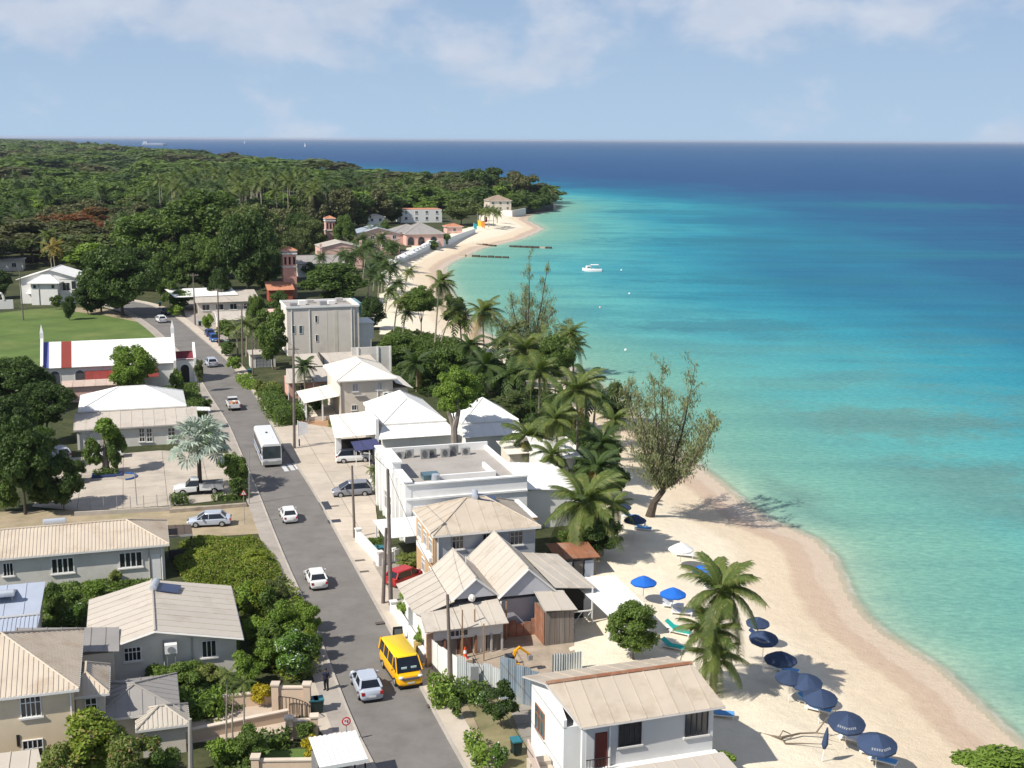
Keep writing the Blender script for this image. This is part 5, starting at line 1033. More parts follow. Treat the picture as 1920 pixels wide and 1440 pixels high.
# hotel quarter ----------------------------------------------------------------
def tower(name, label, u, v, w, z, mw, base=0):
    h = House(name, label, u, v, 0, 'tower', base=base); h.wall(0, 0, w, w, -.3, z, mw); b_ = B(); b_.box(-.25, -.25, z, w+.25, w+.25, z+.4); b_.box(-.2, -.2, z-3.4, w+.2, w+.2, z-3.1); h.part('cornice', b_, TRIM)
    for i in range(3): xx = w*(i+.5)/3; h.window('F', 0, xx-.22, xx+.22, z-2.6, z-.7, 1, 1, frame=mat('dark_red_frame', (.3, .08, .08)), sill=False)
    h.wall(.2, .2, w-.2, w-.2, z+.4, z+1.0, mw, 'lantern'); h.hip(0, 0, w, w, z+1.0, .9, REDT, ov=.3, width=1.2); return h
tower('pink_tower', 'tall pink tower with red tiled cap left of the hotel roofs', 533, 560, 3.4, 11.5, CORAL)
h = House('coral_roofed_wing', 'low wing with coral tiled roof at the foot of the pink tower', 505, 566, 0, 'outbuilding'); h.wall(0, 0, 6, 6, -.3, 3, REDB); h.roof([(-.5, -.5, 3.0), (6.5, -.5, 3.0), (6.5, 6.5, 4.5), (-.5, 6.5, 4.5)], REDT, 1.5)
tower('pink_tower', 'pink bell tower with red cap above the pink hotel wall', 612, 478, 3.4, 12, PINK)
h = House('pink_hotel_hall', 'pale pink hotel hall with tall blank wall near the bay', 602, 505, 0, 'hotel'); h.wall(0, 0, 13, 12, -.3, 7, PINK); h.gable(0, 0, 13, 12, 7, 1.5, RGRY, 'y', ov=.3, wallm=PINK, width=2); b_ = B(); b_.box(12.6, -.3, 0, 13.3, .3, 9); b_.box(-.3, -.3, 0, .4, .3, 8.2); h.part('pier', b_, PINK)
simple('grey_roofed_hotel', 'long grey metal-roofed hotel building by the white beach wall', 560, 520, 14, 12, 4.2, GREYW, RDRK, 1.8, 'x', wins=4)
simple('grey_roofed_wing', 'blue-grey roofed hotel wing left of the beach terrace', 668, 478, 16, 14, 7.5, PINK, mat('blue_grey_metal', (.33, .37, .42), var=.06), 2.2, 'y', wins=4)
simple('pink_villa', 'pink villa with dark grey hip roof and arches by the seawall', 742, 459, 12, 13, 5.0, PINK, RDRK, 2.6, wins=0)
h = simple('pink_villa', 'pink villa with steep grey hip roof, right of its twin', 762, 461, 15, 17, 4.6, PINK, RDRK, 3.8, wins=0)
for x in (1.8, 6, 11): arch(h, 'F', 0, x, 2.6, .2, 3.4, GLS, CORAL)
simple('white_villa_above', 'white flat-roofed villa with red tiled strips above the bay', 752, 418, 21, 12, 6.5, WHP, REDT, 1.0, 'flat', ov=0, wins=4)
simple('headland_villa', 'cream villa with brown hip roof on the headland', 918, 398, 13, 12, 6.5, CREAM2, mat('brown_tiles', (.30, .23, .17), var=.1), 3, wins=3)
simple('orange_roofed_hut', 'small orange-roofed hut beside the seawall', 838, 438, 7, 6, 3, PINK, REDT, 1.2, wins=1)
simple('orange_roofed_hut', 'tiny orange-roofed hut at the tip of the headland', 1000, 386, 6, 5, 3.5, WH, REDT, 1.2, wins=1)
simple('white_hut', 'small white pointed hut among headland trees', 888, 392, 4, 4, 4, WHP, RWHT, 1.6, wins=1)
for i, (u, v, w, lb) in enumerate(((470, 392, 9, 'white house glimpsed between royal palm trunks'), (625, 395, 8, 'pale house behind brown trees above the hotel'), (690, 425, 8, 'white house with chimney pots left of the villas'))):
    simple('white_house', lb, u, v, w, 6, 4.5, WHP, RGRY, 1.2, wins=2)
# ---------------------------------------------------------------- vehicles
def paint(name, col, rough=.28): return mat(name, col, rough=rough, var=.03, scale=1, spec=.6, objvar=0, dirt=tuple(c*.75 for c in col), dscale=1.2, damt=.25)
TYRE = mat('tyre_rubber', (.018, .018, .018), rough=.85); RIMM = mat('alloy_rim', (.42, .42, .43), rough=.35, metal=.5); CGL = emit_free_glass('car_glass', (.012, .015, .02), .08)
LAMP = mat('headlight_glass', (.62, .64, .66), rough=.15, spec=.7); TAIL = mat('tail_light_glass', (.35, .015, .012), rough=.25); PLATE = mat('number_plate', (.6, .6, .55)); CHR = mat('grille_metal', (.2, .2, .21), rough=.3, metal=.5)
PW = paint('white_car_paint', (.72, .72, .71)); PS = paint('silver_car_paint', (.43, .47, .54)); PG = paint('grey_car_paint', (.22, .225, .25)); PR = paint('red_car_paint', (.42, .012, .018)); PY = paint('yellow_van_paint', (.85, .42, .005)); PYR = paint('yellow_roof_paint', (.90, .60, .01)); PB = paint('blue_car_paint', (.02, .045, .16)); PK = paint('dark_car_paint', (.03, .035, .05)); PBR = paint('bright_blue_paint', (.03, .10, .32))
# y runs to the front; stations: (y, half width, bottom, top of body)
KIND = {
 'sedan': dict(L=4.4, st=[(-2.2, .70, .35, .78), (-2.12, .80, .25, .92), (-1.3, .85, .2, .98), (0, .86, .2, .93), (1.0, .85, .2, .92), (1.75, .80, .2, .78), (2.12, .70, .25, .66), (2.2, .58, .35, .55)], cab=(-1.72, 1.2, -1.22, .42, .96, 1.44, .79, .61), wy=1.32),
 'hatch': dict(L=4.1, st=[(-2.05, .74, .35, .95), (-1.98, .82, .25, 1.0), (-1.2, .85, .2, 1.0), (0, .86, .2, .97), (1.0, .85, .2, .95), (1.65, .80, .2, .82), (1.98, .70, .25, .68), (2.05, .58, .35, .55)], cab=(-1.98, 1.3, -1.55, .35, .98, 1.52, .80, .60), wy=1.25),
 'suv': dict(L=4.4, st=[(-2.2, .76, .4, 1.05), (-2.12, .86, .3, 1.12), (-1.3, .91, .25, 1.12), (0, .91, .25, 1.08), (1.0, .90, .25, 1.06), (1.75, .86, .25, .95), (2.12, .76, .3, .82), (2.2, .62, .4, .65)], cab=(-2.12, 1.25, -1.65, .35, 1.1, 1.66, .84, .64), wy=1.32),
 'van': dict(L=5.1, st=[(-2.55, .80, .4, 1.25), (-2.48, .92, .3, 1.3), (-1.3, .94, .25, 1.3), (0, .94, .25, 1.3), (1.5, .94, .25, 1.28), (2.1, .92, .25, 1.18), (2.48, .84, .3, .98), (2.56, .74, .4, .75)], cab=(-2.5, 2.2, -2.35, 1.5, 1.26, 2.12, .93, .80), wy=1.6),
}
def loft(st):
    b_ = B(); n = 10
    for (y, w, zb, zt) in st:
        for (fx, fz) in ((-.72, 0), (-.96, .12), (-1, .45), (-.97, .8), (-.80, 1), (.80, 1), (.97, .8), (1, .45), (.96, .12), (.72, 0)): b_.v.append((w*fx, y, zb+(zt-zb)*fz))
    for i in range(len(st)-1):
        for k in range(n): b_.f.append((i*n+k, i*n+(k+1) % n, (i+1)*n+(k+1) % n, (i+1)*n+k))
    b_.f.append(tuple(range(n-1, -1, -1))); b_.f.append(tuple((len(st)-1)*n+k for k in range(n))); return b_
def wheels(t_, wy, wx, r=.32, ys=None):
    for y in (ys or (wy, -wy)):
        for sx in (-1, 1):
            b_ = B(); b_.tube([(sx*(wx-.2), y, r), (sx*(wx+.015), y, r)], [r, r], 14); w_ = b_.obj('wheel', TYRE, t_)
            b_ = B(); b_.tube([(sx*(wx+.0), y, r), (sx*(wx+.03), y, r)], [r*.62, r*.55], 10); b_.obj('rim', RIMM, w_)
def car(name, label, kind, u, v, rz, pm, cat='car', roofm=None, sc=1.0, group=None, roofrack=False, spoiler=False):
    p = at(u, v, 0); t_ = thing(name, label, cat, (p.x, p.y, .02), rz, group); k = KIND[kind]; t_.scale = (sc,)*3
    loft(k['st']).obj('body', pm, t_, smooth=True)
    yr0, yf0, yr1, yf1, z0, z1, w0, w1 = k['cab']
    b_ = B(); b_.add([(-w0, yr0, z0-.04), (w0, yr0, z0-.04), (w0, yf0, z0-.06), (-w0, yf0, z0-.06), (-w1, yr1, z1-.03), (w1, yr1, z1-.03), (w1, yf1, z1-.03), (-w1, yf1, z1-.03)], [(0, 1, 5, 4), (1, 2, 6, 5), (2, 3, 7, 6), (3, 0, 4, 7), (4, 5, 6, 7)]); b_.obj('window_glass', CGL, t_)
    R_ = B(); e = .05; ym = (yr1+yf1)/2
    ring = [(-w1-e, yr1+.12), (-w1+.05, yr1-e), (w1-.05, yr1-e), (w1+e, yr1+.12), (w1+e, yf1-.1), (w1-.08, yf1+e), (-w1+.08, yf1+e), (-w1-e, yf1-.1)]
    R_.add([(x, y, z1-.07) for x, y in ring]+[(x*.93, ym+(y-ym)*.93, z1+.03) for x, y in ring], [tuple(range(8, 16))]+[(i, (i+1) % 8, 8+(i+1) % 8, 8+i) for i in range(8)]+[tuple(range(7, -1, -1))]); R_.obj('roof', roofm or pm, t_, smooth=True)
    for sx in (-1, 1):
        for (ya, yb, th) in ((yf0, yf1, .045), (yr0, yr1, .09)): b_ = B(); b_.tube([(sx*(w0+.0), ya, z0-.03), (sx*(w1+.01), yb, z1-.04)], th, 5); b_.obj('pillar', pm, t_)
        for yy in ([.0] if kind != 'van' else [1.0, -.2, -1.3]): b_ = B(); b_.tube([(sx*(w0+.005), yy, z0-.03), (sx*(w1+.01), yy, z1-.04)], .035, 4); b_.obj('pillar', pm, t_)
        L2 = k['L']/2; zl = k['st'][-2][3]; w_ = k['st'][-2][1]
        b_ = B(); b_.blob((sx*w_*.82, L2-.10, zl-.06), (.2, .16, .10), 5, 8, 0); b_.obj('headlight', LAMP, t_)
        zr = k['st'][1][3]; b_ = B(); b_.box(sx*w_*.95-.11, -L2-.02, zr-.28, sx*w_*.95+.11, -L2+.16, zr-.06) if kind != 'van' else b_.box(sx*.84-.07, -L2-.02, .9, sx*.84+.07, -L2+.12, 1.3); b_.obj('tail_light', TAIL, t_)
        b_ = B(); b_.box(sx*(w0+.2)-.09, yf0-.55, z0+.0, sx*(w0+.2)+.09, yf0-.42, z0+.16); b_.obj('wing_mirror', pm, t_)
    for yy, s_ in ((k['L']/2, 1), (-k['L']/2, -1)):
        b_ = B(); b_.box(-.26, yy-.03, .45, .26, yy+.03, .57); b_.obj('number_plate', PLATE, t_)
    b_ = B(); b_.box(-.42, k['L']/2-.09, .58, .42, k['L']/2+.005, .72); b_.obj('grille', CHR, t_)
    b_ = B(); b_.box(-w0*.95, -k['L']/2+.1, .14, w0*.95, k['L']/2-.1, .3); b_.obj('underbody', BLACK, t_)
    wheels(t_, k['wy'], k['st'][3][1], .32 if kind != 'suv' else .36)
    if spoiler: b_ = B(); b_.box(-.6, yr1-.22, z1-.03, .6, yr1, z1+.02); b_.obj('spoiler', CGL, t_)
    return t_
RD = RZ+R(5)       # near road heading (away from us)
def head(u0, v0, u1, v1): a, b_ = at(u0, v0), at(u1, v1); d = b_-a; return math.atan2(-d.x, d.y)
RN = head(742, 1445, 588, 1115)
# yellow minibus: bonnet towards the viewer
mb = car('minibus', 'bright yellow minibus coming towards the viewer on the right lane', 'van', 752, 1266, head(745, 1260, 768, 1300), PY, 'minibus', PYR, 1.08)
mb.rotation_euler[2] = RN+math.pi+R(3)
for i, x in enumerate((-.35, .35)): b_ = B(); b_.box(x-.2, 2.0, 1.34, x+.2, 2.06, 1.5); b_.obj('dashboard_card', mat('pale_card', (.45, .6, .58)), mb)
b_ = B(); b_.box(-.62, 2.52, .74, .62, 2.60, .90); b_.obj('bonnet_grille', mat('grille_purple_grey', (.12, .11, .15), rough=.3), mb)
b_ = B(); b_.box(-.70, 2.51, .82, .70, 2.575, .86); b_.obj('chrome_strip', RIMM, mb)
car('parked_car', 'silver coupe driving away beside the yellow minibus', 'sedan', 687, 1295, RN, PS, sc=1.04)
car('saloon_car', 'white saloon driving away, middle of the road by the long hedge', 'sedan', 593, 1094, head(610, 1150, 560, 1040), PW, sc=.97)
car('saloon_car', 'small white car driving away in front of the grey hatchback', 'sedan', 541, 973, head(560, 1010, 520, 930), PW, sc=.93)
car('hatchback_car', 'silver small car driving on the road by the church', 'hatch', 396, 686, head(410, 700, 380, 672), PS, sc=1.05)
car('hatchback_car', 'white small car far up the road at the edge of tree shade', 'hatch', 302, 604, head(315, 612, 290, 596), PW, sc=1.05)
car('saloon_car', 'dark car in tree shade beyond the far white car', 'sedan', 312, 589, head(315, 612, 290, 596), PK, sc=1.05)
car('parked_car', 'dark blue car parked on the pavement, farther of two', 'hatch', 393, 630, head(400, 640, 384, 624), PB)
car('parked_car', 'bright blue car parked on the pavement, nearer of two', 'hatch', 402, 640, head(400, 640, 384, 624)+math.pi, PBR)
car('crossover_car', 'white crossover with dark roof parked nose to the white building', 'suv', 663, 866, RZ-R(90)-R(2), PW, sc=1.05, roofm=PK)
car('hatchback_car', 'grey hatchback parked on the forecourt facing the road', 'hatch', 660, 929, RZ+R(90)-R(4), PG, sc=1.12)
car('parked_car', 'red hatchback parked beside two tall wooden poles', 'hatch', 762, 1092, RZ-R(60), PR)
car('saloon_car', 'silver saloon parked on the dirt lane behind the overgrown lot', 'sedan', 393, 985, RZ+R(82), PS, sc=1.04)
car('parked_car', 'white car half hidden behind the small knotty tree', 'suv', 200, 858, RZ+R(88), PW)
car('parked_car', 'grey car parked under dark trees at left of the court', 'suv', 112, 860, RZ+R(20), PS)
# pick-ups
def pickup(name, label, u, v, rz, cargo, sc=1.0):
    p = at(u, v); t_ = thing(name, label, 'pickup truck', (p.x, p.y, .03), rz); t_.scale = (sc,)*3
    loft([(.2, .86, .35, 1.05), (1.0, .88, .3, 1.05), (1.9, .86, .3, 1.0), (2.45, .80, .35, .82), (2.55, .66, .45, .65)]).obj('body', PW, t_, smooth=True)
    b_ = B(); w0, w1 = .82, .66; b_.add([(-w0, -.1, 1.0), (w0, -.1, 1.0), (w0, 1.35, 1.0), (-w0, 1.35, 1.0), (-w1, .0, 1.6), (w1, .0, 1.6), (w1, .75, 1.6), (-w1, .75, 1.6)], [(0, 1, 5, 4), (1, 2, 6, 5), (2, 3, 7, 6), (3, 0, 4, 7), (4, 5, 6, 7)]); b_.obj('window_glass', CGL, t_)
    b_ = B(); b_.box(-.70, -.05, 1.56, .70, .8, 1.66); b_.obj('roof', PW, t_)
    b_ = B(); b_.box(-.85, -2.5, .75, .85, -.15, .82); b_.obj('load_floor', STEEL, t_)
    for q in ((-.88, -2.5, -.80, -.15), (.80, -2.5, .88, -.15)): b_ = B(); b_.box(q[0], q[1], .5, q[2], q[3], 1.15); b_.obj('load_side', PW, t_)
    b_ = B(); b_.box(-.80, -2.56, .5, .80, -2.48, 1.12); b_.obj('tailgate', PW, t_); b_ = B(); b_.box(-.82, -.22, .5, .82, -.1, 1.2); b_.obj('bulkhead', PW, t_)
    for x in (-.78, .78): b_ = B(); b_.box(x-.06, -2.6, .62, x+.06, -2.54, .95); b_.obj('tail_light', TAIL, t_); b_ = B(); b_.blob((x*.9, 2.45, .72), (.16, .12, .09), 5, 8, 0); b_.obj('headlight', LAMP, t_)
    b_ = B(); b_.box(-.7, -2.4, .3, .7, 2.4, .5); b_.obj('underbody', BLACK, t_); wheels(t_, 1.6, .88, .36)
    if cargo:
        rg = random.Random(3)
        for i in range(7):
            x, y = rg.uniform(-.6, .6), rg.uniform(-2.2, -.5); b_ = B(); b_.box(-.2, -.25, 0, .2, .25, .35+.2*rg.random(), rg.uniform(0, 1)); q = Matrix.Rotation(rz, 3, 'Z') @ Vector((x, y, .83))
            o = b_.obj('cargo_box', (mat('cardboard', (.5, .32, .18)), WHP, mat('red_crate', (.5, .15, .08)))[i % 3], None, (p.x+q.x, p.y+q.y, .03+q.z), rz); tag(o, ['brown', 'white', 'reddish'][i % 3]+' box lying in the bed of the open pick-up truck', 'box', 'boxes in the open truck bed')
    else: b_ = B(); b_.box(-.86, -2.45, 1.1, .86, -.15, 1.17); b_.obj('bed_cover', mat('grey_cover', (.2, .2, .2)), t_)
    return t_
pickup('pickup_truck', 'white pick-up with boxes in its open bed driving away behind the bus', 437, 765, head(450, 790, 425, 745), True)
pickup('pickup_truck', 'white double-cab pick-up parked behind the silver fan palm', 373, 925, RZ+R(86), False, 1.12)
# bus
p = at(502, 857); bt = thing('bus', 'white single-deck bus with dark windscreen approaching on the left lane', 'bus', (p.x, p.y, .02), head(491, 843, 520, 900)); bt.rotation_euler[2] = head(540, 945, 484, 815)+math.pi
bl = 10.8
b_ = B(); ring = [(-1.22, .35), (-1.25, .6), (-1.25, 2.2), (-1.2, 2.9), (-1.0, 3.08), (1.0, 3.08), (1.2, 2.9), (1.25, 2.2), (1.25, .6), (1.22, .35)]
for y in (-bl/2, -bl/2+.15, bl/2-.12, bl/2): f_ = .97 if abs(y) == bl/2 else 1; b_.v += [(x*f_, y, 1.7+(z-1.7)*f_) for x, z in ring]
for i in range(3):
    for k in range(10): b_.f.append((i*10+k, i*10+(k+1) % 10, (i+1)*10+(k+1) % 10, (i+1)*10+k))
b_.f += [tuple(range(9, -1, -1)), tuple(range(30, 40))]; b_.obj('body', PW, bt)
BG = emit_free_glass('bus_windscreen', (.035, .05, .055), .1)
b_ = B(); b_.add([(-1.12, bl/2+.02, 1.15), (1.12, bl/2+.02, 1.15), (1.12, bl/2+.02, 2.75), (-1.12, bl/2+.02, 2.75), (-1.12, bl/2-.05, 1.15), (1.12, bl/2-.05, 1.15), (1.12, bl/2-.05, 2.75), (-1.12, bl/2-.05, 2.75)], [(0, 1, 2, 3), (0, 3, 7, 4), (1, 5, 6, 2), (3, 2, 6, 7), (0, 4, 5, 1)]); b_.obj('windscreen', BG, bt)
b_ = B(); b_.box(-1.15, bl/2-.02, .35, 1.15, bl/2+.07, .8); b_.obj('bumper', mat('grey_bumper', (.30, .30, .29)), bt)
for s_ in (-1, 1):
    for i in range(7): y = -bl/2+.5+i*1.42; b_ = B(); b_.box(s_*1.255-.015, y, 1.45, s_*1.255+.015, y+1.3, 2.5); b_.obj('side_window', CGL, bt)
    b_ = B(); b_.box(s_*1.256-.012, -bl/2+.3, .85, s_*1.256+.012, bl/2-.3, 1.15); b_.obj('side_stripe', PBR, bt)
    b_ = B(); b_.box(s_*.8-.18, bl/2+.02, .85, s_*.8+.18, bl/2+.06, 1.02); b_.obj('headlight', LAMP, bt)
    b_ = B(); b_.box(s_*1.42-.08, bl/2-.1, 1.9, s_*1.42+.08, bl/2+.1, 2.3); b_.tube([(s_*1.2, bl/2, 2.6), (s_*1.42, bl/2, 2.3)], .03, 4); b_.obj('wing_mirror', BLACK, bt)
b_ = B(); b_.box(-.45, 1.2, 3.06, .45, 2.1, 3.14); b_.obj('roof_hatch', WHP, bt); b_ = B(); b_.box(-.12, -.9, 3.06, .12, -.6, 3.2); b_.obj('roof_vent', DARK, bt)
wheels(bt, 0, 1.22, .48, ys=(3.2, -2.8)); b_ = B(); b_.box(-1.1, -bl/2+.2, .25, 1.1, bl/2-.2, .4); b_.obj('underbody', BLACK, bt)
# boat and buoys
p = at(1110, 509, SEA); t_ = thing('motor_boat', 'small white boat with canopy anchored in the turquoise bay', 'boat', (p.x, p.y, SEA), R(100))
loft([(-3.2, 1.0, -.2, .9), (-2, 1.2, -.3, .9), (1, 1.2, -.3, 1.0), (2.6, .8, -.1, 1.2), (3.4, .15, .3, 1.35)]).obj('hull', PW, t_, smooth=True)
b_ = B(); b_.box(-1.0, -2.2, 2.2, 1.0, .4, 2.32); b_.obj('canopy', WHP, t_); b_ = B(); [b_.box(x-.04, y-.04, .8, x+.04, y+.04, 2.2) for x in (-.9, .9) for y in (-2.1, .3)]; b_.obj('canopy_post', STEEL, t_)
b_ = B(); b_.box(-.9, .6, 1.0, .9, 2.0, 1.9); b_.obj('cabin', WHP, t_); b_ = B(); b_.box(-.92, .7, 1.35, .92, 1.8, 1.7); b_.obj('window', GLSB, t_)
for i, (u, v, l) in enumerate(((1165, 507, 'white mooring buoy right of the anchored boat'), (1180, 551, 'pale buoy floating below the anchored boat'), (1173, 657, 'small white buoy on the turquoise water near the casuarina'), (1125, 577, 'faint pink buoy in the bay'))):
    p = at(u, v, SEA); b_ = B(); b_.blob((0, 0, .1), .28, 6, 8, 0); o = b_.obj('buoy', WHP if i != 3 else PINK, None, tuple(p), smooth=True); tag(o, l, 'buoy')
for u, v, l in ((458, 269, 'tiny white sailing boat far out near the left horizon'), (571, 275, 'tiny white boat far out above the casuarinas')):
    p = at(u, v, SEA); t_ = thing('sailing_boat', l, 'boat', (p.x, p.y, SEA)); loft([(-8, 2, -.5, 2), (0, 3, -.6, 2), (9, .4, .3, 2.6)]).obj('hull', PW, t_); b_ = B(); b_.prism([(0, 0), (7, .1), (0, .3)], 2, [22, 3, 22]); b_.obj('sail', WHP, t_)
p = at(290, 258, SEA); fx = (ray(290, 258).x/ray(290, 258).y)*7000
t_ = thing('cargo_ship', 'hazy grey-white cargo ship on the left horizon', 'ship', (fx, 7000, SEA), R(-90)); SHM = mat('ship_hull', (.24, .29, .37)); LS = 140
loft([(-LS/2, 12, 0, 13), (-LS/2+8, 14, 0, 13), (LS/2-20, 14, 0, 13), (LS/2, 1.5, 5, 16)]).obj('hull', SHM, t_); b_ = B(); b_.box(-11, -LS/2+6, 13, 11, -LS/2+30, 24); b_.obj('superstructure', mat('ship_hazed_white', (.42, .46, .52)), t_); b_ = B(); b_.box(-10, -LS/2+36, 13, 10, LS/2-26, 17); b_.obj('deck_cargo', SHM, t_)  # superstructure colour greyed to put the distant haze into it
t_.location.z = SEA-1
# ---------------------------------------------------------------- street furniture
def pole(name, label, u0, v0, u1, v1, r, m, cat='utility pole', arm=None, zb=0):
    p = at(u0, v0, zb); d = ray(u1, v1); tt = p.y/d.y; top = Vector((d.x*tt-p.x, 0, CAMH+d.z*tt-zb)); t_ = thing(name, label, cat, tuple(p))
    b_ = B(); b_.tube([(0, 0, -.3), tuple(top*.5), tuple(top)], [r*1.2, r, r*.8], 8); b_.obj('post', m, t_, smooth=True)
    if arm: b_ = B(); b_.box(top.x-arm, -.06, top.z-.55, top.x+arm, .06, top.z-.42); b_.obj('crossarm', m, t_); [B().cyl(top.x+x, 0, top.z-.42, top.z-.22, .05, .04, 6).obj('insulator', TRIMG, t_) for x in (-arm*.85, -arm*.4, arm*.4, arm*.85)]
    return t_, Vector(p)+top
tops = {}
for k, a in {
 'a': ('utility_pole', 'tall wooden utility pole at the forecourt corner beside the banner sign', 552, 842, 550, 648, .17, WOODP, 'utility pole', .7),
 'b': ('utility_pole', 'leaning wooden pole, left and shorter of the close pair by the red car', 718, 1133, 724, 990, .15, WOODP),
 'c': ('utility_pole', 'tallest wooden pole, right one of the close pair by the red car', 733, 1137, 727, 880, .17, WOODP),
 'd': ('utility_pole', 'dark pole on the pavement beside the white planter wall', 665, 1010, 660, 873, .13, WOODP),
 'e': ('utility_pole', 'crooked wooden pole in front of the building site fence', 845, 1283, 839, 1115, .14, WOODP),
 'f': ('utility_pole', 'grey concrete post in the foreground garden at bottom left', 358, 1450, 356, 1348, .16, mat('concrete_post', (.36, .34, .30), var=.1)),
 'g': ('utility_pole', 'wooden pole with crossarm left of the white gatehouse', 455, 685, 453, 568, .15, WOODP, 'utility pole', 1.0),
 'h': ('utility_pole', 'wooden pole with crossarm beside the parked blue cars', 411, 650, 408, 540, .15, WOODP, 'utility pole', 1.2),
 'i': ('utility_pole', 'wooden pole with crossarm at the far bend of the road', 366, 610, 362, 512, .15, WOODP, 'utility pole', 1.2),
 'j': ('utility_pole', 'dark pole standing left of the white villa', 44, 601, 36, 502, .14, WOODP),
 'k': ('utility_pole', 'slender pole beside the church porch tree', 311, 705, 306, 655, .1, WOODP),
 'l': ('lamp_post', 'thin grey lamp post in the hotel court by the round planter', 257, 948, 252, 885, .05, STEEL, 'lamp post'),
 'm': ('flag_pole', 'thin grey flag pole on the left pavement beside the bus', 467, 946, 467, 838, .05, STEEL, 'flag pole'),
 'n': ('utility_pole', 'slim dark pole among the small palms near the gatehouse', 474, 702, 473, 620, .1, WOODP),
}.items(): tops[k] = pole(*a)[1]
def wire(a, c, sag, label):
    a, c = Vector(a), Vector(c); pts = [a.lerp(c, i/10)+Vector((0, 0, -sag*4*(i/10)*(1-i/10))) for i in range(11)]; o0 = pts[0].copy(); b_ = B(); b_.tube([p-o0 for p in pts], .02, 4); o = b_.obj('power_line', BLACK, None, tuple(o0)); tag(o, label, 'cable')
wire(tops['a'], tops['g'], .8, 'black power line from the forecourt pole to the gatehouse pole'); wire(tops['g'], tops['h'], .8, 'power line between the gatehouse pole and the blue cars pole'); wire(tops['h'], tops['i'], .8, 'power line between the two farthest crossarm poles')
wire(tops['c'], tops['a'], 1.2, 'long power line running up the street from the tallest pole'); wire(tops['c'], tops['e'], .8, 'power line from the tallest pole to the crooked pole'); wire(tops['e'], at(1000, 1420, 6), .8, 'power line from the crooked pole down to the tan-roofed house')
def signpost(name, label, u, v, h_, cat, plate, m, rz=RZ, pr=.03):
    p = at(u, v); t_ = thing(name, label, cat, (p.x, p.y, .1), rz); b_ = B(); b_.cyl(0, 0, 0, h_, pr, n=6); b_.obj('post', STEEL, t_); plate(t_, h_); return t_
RDS = mat('sign_red', (.55, .03, .03)); WHS = mat('sign_white', (.78, .78, .78))
def roundplate(t_, z):
    b_ = B(); b_.tube([(0, -.04, z), (0, -.06, z)], .32, 16); q = b_.obj('plate', RDS, t_); b_ = B(); b_.tube([(0, -.061, z), (0, -.07, z)], .22, 16); b_.obj('face', WHS, q)
    b_ = B(); b_.box(-.13, -.08, z-.02, -.03, -.072, z+.12); b_.box(.03, -.08, z-.12, .13, -.072, z+.12); b_.obj('marking', RDS, q)
signpost('no_entry_sign', 'round red-rimmed white road sign above the bus shelter', 650, 1392, 1.5, 'road sign', roundplate, None)
def triplate(t_, z): b_ = B(); b_.add([(-.36, -.05, z-.3), (.36, -.05, z-.3), (0, -.05, z+.33), (-.36, -.03, z-.3), (.36, -.03, z-.3), (0, -.03, z+.33)], [(0, 1, 2), (5, 4, 3), (0, 3, 4, 1), (1, 4, 5, 2), (2, 5, 3, 0)]); q = b_.obj('plate', RDS, t_); b_ = B(); b_.add([(-.24, -.056, z-.23), (.24, -.056, z-.23), (0, -.056, z+.2)], [(0, 1, 2)]); b_.obj('face', WHS, q); b_ = B(); b_.box(-.025, -.066, z-.17, .025, -.058, z+.05); b_.obj('marking', BLACK, q)
signpost('warning_sign', 'triangular warning sign on a post by the left pavement', 459, 985, 3.6, 'road sign', triplate, None)
def backplate(t_, z): b_ = B(); b_.box(-.55, -.03, z-1.7, .45, .0, z-.1); b_.obj('plate', mat('sign_back_grey', (.38, .40, .42)), t_)
signpost('notice_board', 'grey metal notice board on posts in front of the low white wall', 778, 1192, 2.6, 'sign', backplate, None)
p = at(564, 838); t_ = thing('banner_sign', 'white feather banner sign on a pole at the forecourt corner', 'sign', (p.x, p.y, .1), RZ)
b_ = B(); b_.cyl(-.3, 0, 0, 3.6, .05); b_.obj('post', WHP, t_); b_ = B(); b_.prism([(-.25, -.02), (1.0, -.02), (1.0, .02), (-.25, .02)], 1.8, [3.5, 3.2, 3.2, 3.5]); b_.v[0] = (-.25, -.02, 1.4); b_.v[3] = (-.25, .02, 1.4); b_.obj('banner', WHS, t_); b_ = B(); b_.box(-.3, -.05, 0, -.1, .05, 1.0); b_.obj('foot', mat('navy_foot', (.05, .05, .12)), t_)
p = at(746, 1201); t_ = thing('pavement_board', 'black A-frame board on the pavement above the minibus', 'sign', (p.x, p.y, .12), RZ); b_ = B(); b_.slab([(-.4, -.3, .05), (.4, -.3, .05), (.4, -.05, 1.1), (-.4, -.05, 1.1)], .04); b_.slab([(.4, .3, .05), (-.4, .3, .05), (-.4, .05, 1.1), (.4, .05, 1.1)], .04); b_.obj('board', BLACK, t_); b_ = B(); b_.slab([(-.3, -.27, .25), (.3, -.27, .25), (.3, -.1, .95), (-.3, -.1, .95)], .01); b_.v = [(x, y-.03, z) for x, y, z in b_.v]; b_.obj('panel', mat('slate_panel', (.09, .10, .10)), t_)
